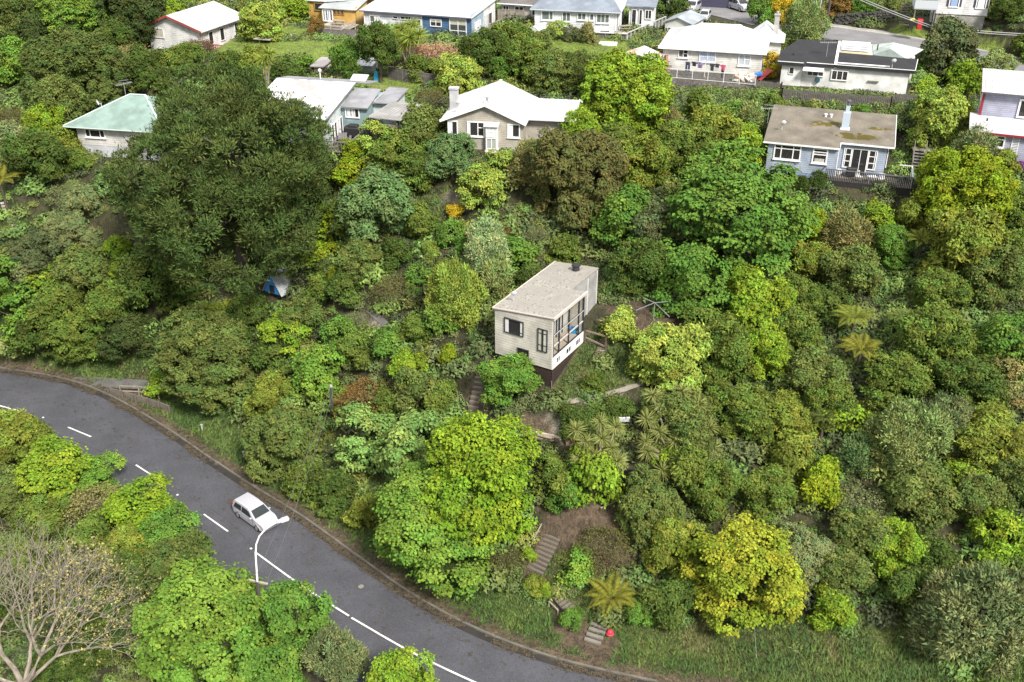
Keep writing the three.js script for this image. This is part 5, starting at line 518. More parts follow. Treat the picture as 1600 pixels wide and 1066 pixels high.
// ---------- plants: crowns of small leaf faces gathered in clumps ----------
class Leaves {
  constructor() { this.p = []; this.c = []; }
  col(t) { this.k = t; return this; }
  blade(b, l, s, len, wid) { // one pointed face from b along l, across s
    const p = this.p, h = wid / 2;
    p.push(b[0] + s[0] * h, b[1] + s[1] * h, b[2] + s[2] * h, b[0] - s[0] * h, b[1] - s[1] * h, b[2] - s[2] * h, b[0] + l[0] * len, b[1] + l[1] * len, b[2] + l[2] * len);
    for (let i = 0; i < 3; i++) this.c.push(...this.k); return this;
  }
  leaf(b, l, s, n, len, wid) { // broad leaf: two faces folded along the rib
    const p = this.p, m = [b[0] + l[0] * len * .45, b[1] + l[1] * len * .45, b[2] + l[2] * len * .45], t = [b[0] + l[0] * len, b[1] + l[1] * len, b[2] + l[2] * len], h = wid / 2, f = wid * .16;
    for (const g of [1, -1]) p.push(...b, m[0] + s[0] * h * g + n[0] * f, m[1] + s[1] * h * g + n[1] * f, m[2] + s[2] * h * g + n[2] * f, ...t);
    for (let i = 0; i < 6; i++) this.c.push(...this.k); return this;
  }
  geo() { const g = new THREE.BufferGeometry(); g.setAttribute('position', new THREE.Float32BufferAttribute(this.p, 3)); g.setAttribute('color', new THREE.Float32BufferAttribute(this.c, 3)); g.computeVertexNormals(); return g; }
}
const nrm = (v) => { const l = Math.hypot(v[0], v[1], v[2]) || 1; return [v[0] / l, v[1] / l, v[2] / l]; };
const crs = (a, b) => [a[1] * b[2] - a[2] * b[1], a[2] * b[0] - a[0] * b[2], a[0] * b[1] - a[1] * b[0]];
const rv = (r) => { const y = r() * 2 - 1, a = r() * 6.2832, q = Math.sqrt(1 - y * y); return [q * Math.cos(a), y, q * Math.sin(a)]; };
const tint = (r, base, hue) => { const k = base * (.72 + .56 * r()), h = (r() - .5) * hue; return [k * (1 + h), k, k * (1 - h * .8)]; };

// style: clumps n, clump share rc, squash of crown and clump, leaf length and width, faces, spread of leaf directions, upward pull
const STYLE = {
  dome: { cr: .38, cf: .85, len: .16, wid: .1, lai: 1.5, two: false, wild: .75, up: .45, hue: .3, ct: .36, trunk: .74, gap: .04, rag: .25 },
  tight: { cr: .3, cf: .95, len: .13, wid: .085, lai: 1.5, two: false, wild: .6, up: .5, hue: .2, ct: .22, trunk: .72, gap: 0, rag: .1 },
  maple: { cr: .44, cf: .6, len: .165, wid: .145, lai: 1.3, two: true, wild: .6, up: .8, hue: .25, ct: .24, trunk: .86, gap: .13, rag: .35 },
  needle: { cr: .34, cf: 1.1, len: .15, wid: .055, lai: 1.5, two: false, wild: 1.2, up: .3, hue: .35, ct: .36, trunk: .86, gap: .28, spray: true, rag: .5 },
  feather: { cr: .34, cf: 1.2, len: .14, wid: .062, lai: 1.5, two: false, wild: 1.1, up: .35, hue: .25, ct: .3, trunk: .86, gap: .06, spray: true, rag: .3 },
};
function crown(style, R, seed) {
  const o = STYLE[style], r = rngOf(seed), L = new Leaves(), size = style === 'needle' ? 1.15 : Math.pow(R / 2.4, .38), cs = [];
  // several lobes of unlike size make the outline uneven; clumps sit on the lobes, leaves on the clumps
  const lobes = [{ p: [(r() - .5) * .3 * R, R * (.14 + .12 * r()), (r() - .5) * .3 * R], r: R * (.5 + .08 * r()) }], nl = R < 1.5 ? 4 : R < 3 ? 6 : 9, a0 = r() * 6.28;
  for (let i = 0; i < nl; i++) { const a = a0 + i / nl * 6.283 + (r() - .5) * .7, q = R * (.5 + .17 * r()), up = [-.3, .12, -.42, .3][i % 4]; lobes.push({ p: [Math.cos(a) * q, R * (up + (r() - .5) * .26), Math.sin(a) * q], r: R * (.3 + .17 * r()) }); }
  if (R > 1.5) for (let i = 0; i < 5; i++) { const a = r() * 6.28, q = R * (.2 + .55 * r()); lobes.push({ p: [Math.cos(a) * q, R * (.38 + .34 * r()) * (1.1 - q / R * .5), Math.sin(a) * q], r: R * (.14 + .15 * r()) }); }
  if (style === 'needle') for (let i = 0; i < 16; i++) { const d = rv(r); d[1] = Math.abs(d[1]) * 1.1 - .35; const q = R * (.6 + .16 * r()); lobes.push({ p: [d[0] * q, d[1] * q, d[2] * q], r: R * (.16 + .12 * r()) }); }
  const cr = o.cr * Math.pow(R, .36), cap = R > 7 ? 170000 : R > 3 ? 50000 : R > 1.5 ? 16500 : 5000;
  lobes.forEach((b, bi) => {
    const n = Math.max(5, Math.round(4 * Math.PI * b.r * b.r / (Math.PI * cr * cr) * 1.25));
    for (let i = 0; i < n; i++) {
      const y = 1 - 2 * (i + r()) / n, a = i * 2.39996 + r() * .8, q = Math.sqrt(Math.max(0, 1 - y * y)), d = [q * Math.cos(a), y, q * Math.sin(a)], rad = Math.max(.1, b.r - cr * .45) * (.9 + .3 * r() * (1 + o.rag)), p = [b.p[0] + d[0] * rad, b.p[1] + d[1] * rad, b.p[2] + d[2] * rad];
      if (y < -.75 || p[1] < -R * .8 || lobes.some((k, j) => j !== bi && Math.hypot(p[0] - k.p[0], p[1] - k.p[1], p[2] - k.p[2]) < k.r * .86) || r() < o.gap) continue;
      cs.push({ d: nrm([p[0] * .5 + d[0] * R * .5, p[1] * .5 + d[1] * R * .5, p[2] * .5 + d[2] * R * .5]), p, r: cr * (.7 + .65 * r()), t: 1 + (r() - .5) * 2 * o.ct, w: r() * .3 - .19 });
    }
  });
  const per = o.two ? 2 : 1, area = .5 * o.len * o.wid * size * size * (o.two ? 1.0 : 1.56); let want = cs.map(c => 2 * Math.PI * c.r * c.r * o.lai / area); const tot = want.reduce((x, y) => x + y, 0), f = Math.min(1, cap / (tot * per)), gs = Math.sqrt(1 / f) * .5 + .5; want = want.map(v => Math.round(v * f));
  cs.forEach((c, ci) => {
    for (let i = 0; i < want[ci]; i++) {
      let d = rv(r); const dt = d[0] * c.d[0] + d[1] * c.d[1] + d[2] * c.d[2]; if (dt < -.2 || (d[1] < -.3 && r() < .7)) d = nrm([d[0] + c.d[0], Math.abs(d[1]) * .6 + c.d[1], d[2] + c.d[2]]);
      const q = c.r * (r() < .12 ? .35 + .5 * r() : r() < .16 ? 1.05 + (.25 + o.rag) * r() : .84 + .2 * r()), b = [c.p[0] + d[0] * q, c.p[1] + d[1] * q * o.cf, c.p[2] + d[2] * q];
      const w = rv(r), N = nrm([d[0] * .8 + w[0] * o.wild, d[1] * .8 + w[1] * o.wild + o.up, d[2] * .8 + w[2] * o.wild]);
      let l = o.spray ? nrm([d[0] + w[0] * .9, d[1] + .4 + w[1] * .9, d[2] + w[2] * .9]) : nrm(crs(N, rv(r))); if (!o.spray && l[1] > .2 && o.two) l = [-l[0], -l[1], -l[2]];
      const s = nrm(crs(N, l)), z = (.75 + .5 * r()) * size * gs, k = tint(r, c.t, o.hue); k[0] *= 1 + c.w; L.col(k);
      o.two ? L.leaf(b, l, s, N, o.len * z, o.wid * z) : L.blade(b, l, s, o.len * z * 1.25, o.wid * z * 1.25);
    }
  });
  return { geo: L.geo(), cs };
}
const barkTex = noiseTex(128, (u, v) => { const a = fbm(u * 8, v * 3, 8, 4, 71); const k = .55 + .45 * a; return [k, k * .97, k * .92]; }, 1);
const BARK = std([.16, .135, .11], .95, { map: barkTex }), PALEBARK = std([.4, .36, .31], .9, { map: barkTex });
function trunkGeo(R, h, cs, seed, limbs = 6) {
  const r = rngOf(seed), m = new MB(), w = .05 + R * .05, top = [r() * .3 - .15, h * .55, r() * .3 - .15];
  m.tube([[0, -1.4, 0], [0, .1, 0], top], [w * 1.5, w * 1.2, w * .85], 7);
  for (let i = 0; i < limbs; i++) { const c = cs[Math.floor((i + .3) / limbs * cs.length * .8)], e = [c.p[0] * .92, h + c.p[1] * .9, c.p[2] * .92], k = [lerp(top[0], e[0], .45), lerp(top[1], e[1], .6), lerp(top[2], e[2], .45)]; m.tube([top, k, e], [w * .6, w * .36, w * .12], 5, false); }
  return m.geo();
}
// tones: real leaf colours (linear)
const TONE = {
  lime: [.14, .195, .022], acid: [.145, .18, .014], limeyellow: [.132, .19, .018], gold: [.185, .2, .024], yellow: [.19, .225, .05], bright: [.105, .165, .03], green: [.08, .14, .028], mid: [.085, .112, .025], deep: [.056, .08, .02], dark: [.042, .056, .02],
  olive: [.088, .108, .034], olivedeep: [.066, .084, .026], oliveyellow: [.125, .142, .028], grey: [.13, .145, .075], greydark: [.075, .085, .045], blue: [.09, .135, .06], pale: [.17, .2, .085], silver: [.24, .28, .16], brown: [.084, .08, .032], tan: [.17, .15, .07], rust: [.15, .085, .03], pink: [.3, .17, .14], plum: [.1, .05, .045], pine: [.056, .076, .025], palegreen: [.14, .2, .065], cabbage: [.19, .2, .08], fern: [.135, .13, .022], bloom: [.32, .215, .018], purple: [.16, .04, .22], dry: [.25, .21, .11],
};
const leafMats = {};
const leafMat = (t) => leafMats[t] ??= new THREE.MeshPhysicalMaterial({ color: new THREE.Color().setRGB(...TONE[t].map((v, i) => v * [1.2, 1.26, .92][i])), roughness: .95, specularIntensity: .35, side: THREE.DoubleSide, vertexColors: true });
const SIZES = { s: 1.15, m: 2.4, l: 4.6 }, protoGeo = {}, protoCount = {};
function treeGeo(style, sz, variant) {
  return protoGeo[style + sz + variant] ??= (() => { const R = SIZES[sz], c = crown(style, R, 11 + variant * 37 + sz.charCodeAt(0) + style.length * 101), h = R * STYLE[style].trunk; return { crown: c.geo, h, R, trunk: trunkGeo(R, h, c.cs, variant + 5, sz === 's' ? 4 : 8) }; })();
}
const protos = {};
const NAMES = { dome: 'bushy_tree', tight: 'dense_tree', maple: 'broadleaf_tree', feather: 'feathery_tree' };
let plantNo = 0;
// px, py: middle of the crown in the photograph; rpx its half width there
function plant(style, tone, px, py, rpx, label, opt = {}) {
  let h = 2, p, R, sz; const rr = rngOf(900 + plantNo++ * 17);
  for (let k = 0; k < 4; k++) { p = hit(px, py, h); R = (rpx > 50 ? .97 : 1.06) * (px > 1080 && py > 330 && py < 930 && rpx < 60 ? 1.1 : 1) * rpx * depthOf([p[0], p[1] + h, p[2]]) / FPX; sz = opt.sz || (R < 1.7 ? 's' : R < 3.4 ? 'm' : 'l'); const G = treeGeo(style, sz, 0); h = G.h * R / G.R * (opt.tall || 1) + (opt.lift || 0); }
  const variant = Math.floor(rr() * (sz === 'l' ? 2 : 3)), key = style + sz + variant + tone, G = treeGeo(style, sz, variant), s = R / G.R, small = R < 1.25;
  let o;
  if (!protos[key]) {
    o = protos[key] = new THREE.Group(); put('trunk', G.trunk, opt.pale ? PALEBARK : BARK, o); const c = put('crown', G.crown, leafMat(tone), o); c.position.y = G.h; scene.add(o);
  } else { o = protos[key].clone(); scene.add(o); }
  o.name = numbered(opt.name || (small ? 'shrub' : NAMES[style])); o.position.set(...p); o.rotation.y = rr() * 6.28; o.scale.set(s * (.95 + .1 * rr()), s * (opt.tall || .95 + .34 * rr()), s * (.95 + .1 * rr()));
  if (opt.lift) { const k = opt.lift / o.scale.y, c = o.children.find(q => q.name === 'crown'), t = o.children.find(q => q.name === 'trunk'); c.position.y = G.h + k; t.scale.y = (G.h + k) / G.h; }
  o.userData = {}; tag(o, label, opt.cat || (small ? 'shrub' : 'tree'), opt.group || (small ? 'shrubs on the hillside' : 'trees of the hillside bush'));
  return o;
}
// ---------- the tall dark pine ----------
{
  const r = rngOf(77), base = hit(386, 428, 0), H = 17.5, o = thing('pine_tree', 'huge dark pine with a wide layered crown, tallest tree of the hillside', 'tree', base, 0, 'trees of the hillside bush');
  const m = new MB(), R = 9.0, c = crown('needle', R, 29), cy = 9.1, cx = .25;
  m.tube([[0, -1.5, 0], [-.15, .6, 0], [-.3, 5, .1], [.1, 11, 0], [.25, H - 1, 0]], [.66, .56, .44, .26, .06], 9);
  for (let i = 0; i < 46; i++) { const k = c.cs[Math.floor((i + .5) / 46 * c.cs.length)], e = [cx + k.p[0] * .96, cy + k.p[1] * .92 - .2, k.p[2] * .96], y0 = clamp(e[1] - 2.2 - r() * 2, 2.6, H - 3), b = [lerp(-.2, .2, clamp((y0 - 2) / 12)), y0, 0], d = Math.hypot(e[0] - b[0], e[2] - b[2]); m.tube([b, [lerp(b[0], e[0], .4), lerp(y0, e[1], .25), lerp(b[2], e[2], .4)], [lerp(b[0], e[0], .75) + (r() - .5), lerp(y0, e[1], .6), lerp(b[2], e[2], .75) + (r() - .5)], e], [.1 + d * .012, .09 + d * .006, .06, .02], 5, false); }
  put('trunk', m.geo(), std([.17, .15, .13], .95, { map: barkTex }), o); put('crown', c.geo, leafMat('pine'), o).position.set(cx, cy, 0);
}
// ---------- bare and twiggy plants ----------
function branching(r, m, L, p, d, len, w, lev, opt) {
  const bend = rv(r), q = [p[0] + d[0] * len * .5 + bend[0] * len * .07, p[1] + d[1] * len * .5 + bend[1] * len * .05, p[2] + d[2] * len * .5 + bend[2] * len * .07], e = [p[0] + d[0] * len, p[1] + d[1] * len, p[2] + d[2] * len];
  m.tube([p, q, e], [w, w * .82, w * .62], w > .05 ? 7 : w > .015 ? 4 : 3, false);
  if (lev <= 0) { if (L && opt.leafAt(e, r)) for (let k = 0; k < opt.tips; k++) { const N = rv(r), l = nrm(crs(N, rv(r))), s = nrm(crs(N, l)), z = opt.leaf * (.7 + .6 * r()); L.col(tint(r, 1, .35)).blade([e[0] + (r() - .5) * .5, e[1] + (r() - .5) * .4, e[2] + (r() - .5) * .5], l, s, z, z * .7); } return; }
  const n = lev > 3 ? 3 : 2 + (r() < .55 ? 1 : 0), a0 = r() * 6.28;
  for (let i = 0; i < n; i++) { const a = a0 + i * 6.28 / n + (r() - .5) * .8, sp = opt.spread * (.65 + .6 * r()), u = nrm(crs(d, Math.abs(d[1]) > .8 ? [1, 0, 0] : [0, 1, 0])), v = crs(u, d), nd = nrm([d[0] + (u[0] * Math.cos(a) + v[0] * Math.sin(a)) * sp + opt.pull[0], d[1] + (u[1] * Math.cos(a) + v[1] * Math.sin(a)) * sp + opt.pull[1], d[2] + (u[2] * Math.cos(a) + v[2] * Math.sin(a)) * sp + opt.pull[2]]); branching(r, m, L, e, nd, len * (.62 + .26 * r()), w * .62, lev - 1, opt); }
}
{ // the pale bare tree at the near left, a few dry yellow leaves left on its right side
  const o = thing('bare_tree', 'pale bare spreading tree with dry yellow leaves on one side, at the near corner', 'tree', [0, 0, 0], 0, 'bare and half bare trees');
  const b = onLevel(36, 1080, -.6), r = rngOf(5), m = new MB(), L = new Leaves(), opt = { spread: .62, pull: [.02, .1, -.04], tips: 4, leaf: .15, leafAt: (e, r) => (e[0] > 2.5 || r() < .05) && r() < .6 };
  o.position.set(b[0], b[1] - 1.2, b[2]);
  m.tube([[0, -1, 0], [0, .8, 0], [.05, 1.6, -.05]], [.42, .34, .3], 10);
  for (const [d, l, w] of [[[-.3, .85, -.1], 2.5, .2], [[.5, .8, -.12], 2.7, .19], [[-.85, .35, -.1], 2.4, .15], [[.1, .75, -.6], 2.6, .16], [[.75, .55, -.5], 2.5, .14]]) branching(r, m, L, [.05, 1.5, -.05], nrm(d), l, w, 6, opt);
  put('branches', m.geo(), std([.4, .37, .33], .9, { map: barkTex }), o); put('crown', L.geo(), leafMat('dry'), o);
}
const twigGeo = [0, 1].map(v => { const r = rngOf(40 + v), m = new MB(), L = new Leaves(), opt = { spread: .8, pull: [0, .06, 0], tips: 5, leaf: .13, leafAt: (e, r) => r() < .8 };
  for (let i = 0; i < 13; i++) { const a = i * 2.4, q = .25 + .95 * r(); branching(r, m, L, [Math.cos(a) * .2, 0, Math.sin(a) * .2], nrm([Math.cos(a) * q, .8, Math.sin(a) * q]), .68, .028, 4, opt); } return { wood: m.geo(), leaf: L.geo() }; });
const twigMat = {}, twigProto = {};
function twiggy(tone, px, py, rpx, label, wood = [.2, .16, .12]) {
  let h = 1, p, R; for (let k = 0; k < 3; k++) { p = hit(px, py, h); R = rpx * depthOf([p[0], p[1] + h, p[2]]) / FPX; h = R * .85; }
  const v = plantNo++ % 2, key = tone + v; let o;
  if (!twigProto[key]) { o = twigProto[key] = new THREE.Group(); put('branches', twigGeo[v].wood, twigMat[wood] ??= std(wood, .95), o); put('crown', twigGeo[v].leaf, leafMat(tone), o); } else o = twigProto[key].clone();
  scene.add(o); o.name = numbered('twiggy_shrub'); o.position.set(...p); o.rotation.y = plantNo * 1.3; o.scale.setScalar(R / 1.75); o.userData = {}; tag(o, label, 'shrub', 'dry and twiggy shrubs'); return o;
}
// ---------- cabbage trees: stems ending in round heads of blades ----------
const rosette = (() => { const r = rngOf(8), L = new Leaves(); for (let i = 0; i < 130; i++) { const d = rv(r); if (d[1] < -.7) continue; const l = nrm([d[0], d[1] * .8 + .12, d[2]]), s = nrm(crs(l, rv(r))), n = .55 + .2 * r(), e = [l[0] * n, l[1] * n, l[2] * n]; L.col(tint(r, 1, .15)); L.p.push(s[0] * .035, s[1] * .035, s[2] * .035, -s[0] * .035, -s[1] * .035, -s[2] * .035, e[0], e[1], e[2]); L.c.push(...L.k, ...L.k, ...L.k); L.p.push(s[0] * .03 + e[0] * .5, s[1] * .03 + e[1] * .5, s[2] * .03 + e[2] * .5, -s[0] * .03 + e[0] * .5, -s[1] * .03 + e[1] * .5, -s[2] * .03 + e[2] * .5, e[0] * 1.25, e[1] * 1.12 - .08, e[2] * 1.25); L.c.push(...L.k, ...L.k, ...L.k); } return L.geo(); })();
function cabbage(heads, label, tone = 'cabbage', sc = .98) { // heads: pixel of each head and its height above ground
  const base = hit(heads[0][0], heads[0][1], heads[0][2]), o = thing('cabbage_tree', label, 'tree', base, 0, 'cabbage trees'), m = new MB(), r = rngOf(heads[0][0]);
  const pts = heads.map(([a, b, h]) => { const q = hit(a, b, h); return [q[0] - base[0], q[1] + h - base[1], q[2] - base[2]]; });
  const c = pts.reduce((s, q) => [s[0] + q[0] / pts.length, 0, s[2] + q[2] / pts.length], [0, 0, 0]), g = T(base[0] + c[0], base[2] + c[2]) - base[1];
  for (const q of pts) { m.tube([[c[0], g - 1, c[2]], [lerp(c[0], q[0], .3), lerp(g, q[1], .45), lerp(c[2], q[2], .3)], [q[0], q[1] - .1, q[2]]], [.14, .11, .07], 6, false); }
  m.build('trunk', PALEBARK, o);
  for (const q of pts) { const h = put('leaf_head', rosette, leafMat(tone), o); h.position.set(...q); h.rotation.set(r(), r() * 6, 0); h.scale.setScalar(sc * (.85 + .3 * r())); }
}
// ---------- tree ferns ----------
const frondGeo = (() => { const r = rngOf(3), L = new Leaves(), c = (t) => [t * 1, .34 * Math.sin(t * 2.1) - .32 * t * t, 0];
  for (let i = 0; i < 24; i++) { const t = .1 + .9 * i / 24, p = c(t), q = c(t + .03), w = .26 * Math.sin(Math.PI * Math.pow(t, .72)) + .015, d = nrm([q[0] - p[0], q[1] - p[1], 0]); for (const g of [1, -1]) { const l = nrm([d[0] * .4, d[1] * .4 - .22, g]); L.col(tint(r, 1, .2)).leaf(p, l, d, [0, 1, 0], w * 1.1, .03); } }
  for (let i = 0; i < 8; i++) { const p = c(i / 8), q = c((i + 1) / 8), w = .012 * (1 - i / 9); L.col([.55, .42, .4]); L.p.push(p[0], p[1] + .006, w, p[0], p[1] + .006, -w, q[0], q[1] + .006, 0); L.c.push(...L.k, ...L.k, ...L.k); } return L.geo(); })();
const fernTrunk = (() => { const m = new MB(); m.tube([[0, -1, 0], [0, .3, 0], [0, 1, 0]], [.14, .12, .1], 7); return m.geo(); })();
function fern(px, py, rpx, label, tone = 'fern', stem = 1.6, n = 17) {
  const p = hit(px, py, stem), R = rpx * depthOf([p[0], p[1] + stem, p[2]]) / FPX, o = thing('tree_fern', label, 'tree fern', p, 0, 'tree ferns'), r = rngOf(px);
  const t = put('trunk', fernTrunk, BARK, o); t.scale.y = stem;
  for (let i = 0; i < n; i++) { const f = put('frond', frondGeo, leafMat(tone), o); f.position.y = stem; f.rotation.set(0, i / n * 6.28 + (r() - .5) * .3, .15 + (r() - .5) * .35 + (i % 3 === 0 ? .3 : 0), 'YXZ'); f.scale.set(R * (.85 + .3 * r()), R * (.8 + .3 * r()), R * (.9 + .2 * r())); }
}
// ---------- strappy clumps on the banks ----------
const strapGeo = (() => { const r = rngOf(14), L = new Leaves(); for (let i = 0; i < 130; i++) { const a = r() * 6.28, q = .25 + .75 * r(), c = Math.cos(a), s = Math.sin(a), S = [-s, 0, c], w = .035, h = .75 + .4 * r(), P = (t) => [c * q * t * 1.0, h * t * (1.35 - .95 * t * q), s * q * t * 1.0]; L.col(tint(r, 1, .25)); let a0 = P(.02); for (let k = 1; k <= 3; k++) { const b = P(k / 3), w0 = w * (1.15 - (k - 1) * .3), w1 = k === 3 ? 0.004 : w * (1.15 - k * .3); for (const [u, v, x] of [[[a0, w0], [a0, -w0], [b, w1]], [[a0, -w0], [b, -w1], [b, w1]]]) for (const [q2, o] of [u, v, x]) L.p.push(q2[0] + S[0] * o, q2[1], q2[2] + S[2] * o); for (let z = 0; z < 6; z++) L.c.push(...L.k); a0 = b; } } return L.geo(); })();
function strappy(px, py, rpx, label, tone = 'bright') { const p = hit(px, py, .3), R = rpx * depthOf(p) / FPX, o = put('strappy_plant', strapGeo, leafMat(tone)); o.position.set(...p); o.rotation.y = px; o.scale.setScalar(R); tag(o, label, 'plant', 'strappy leaved plants on the banks'); }
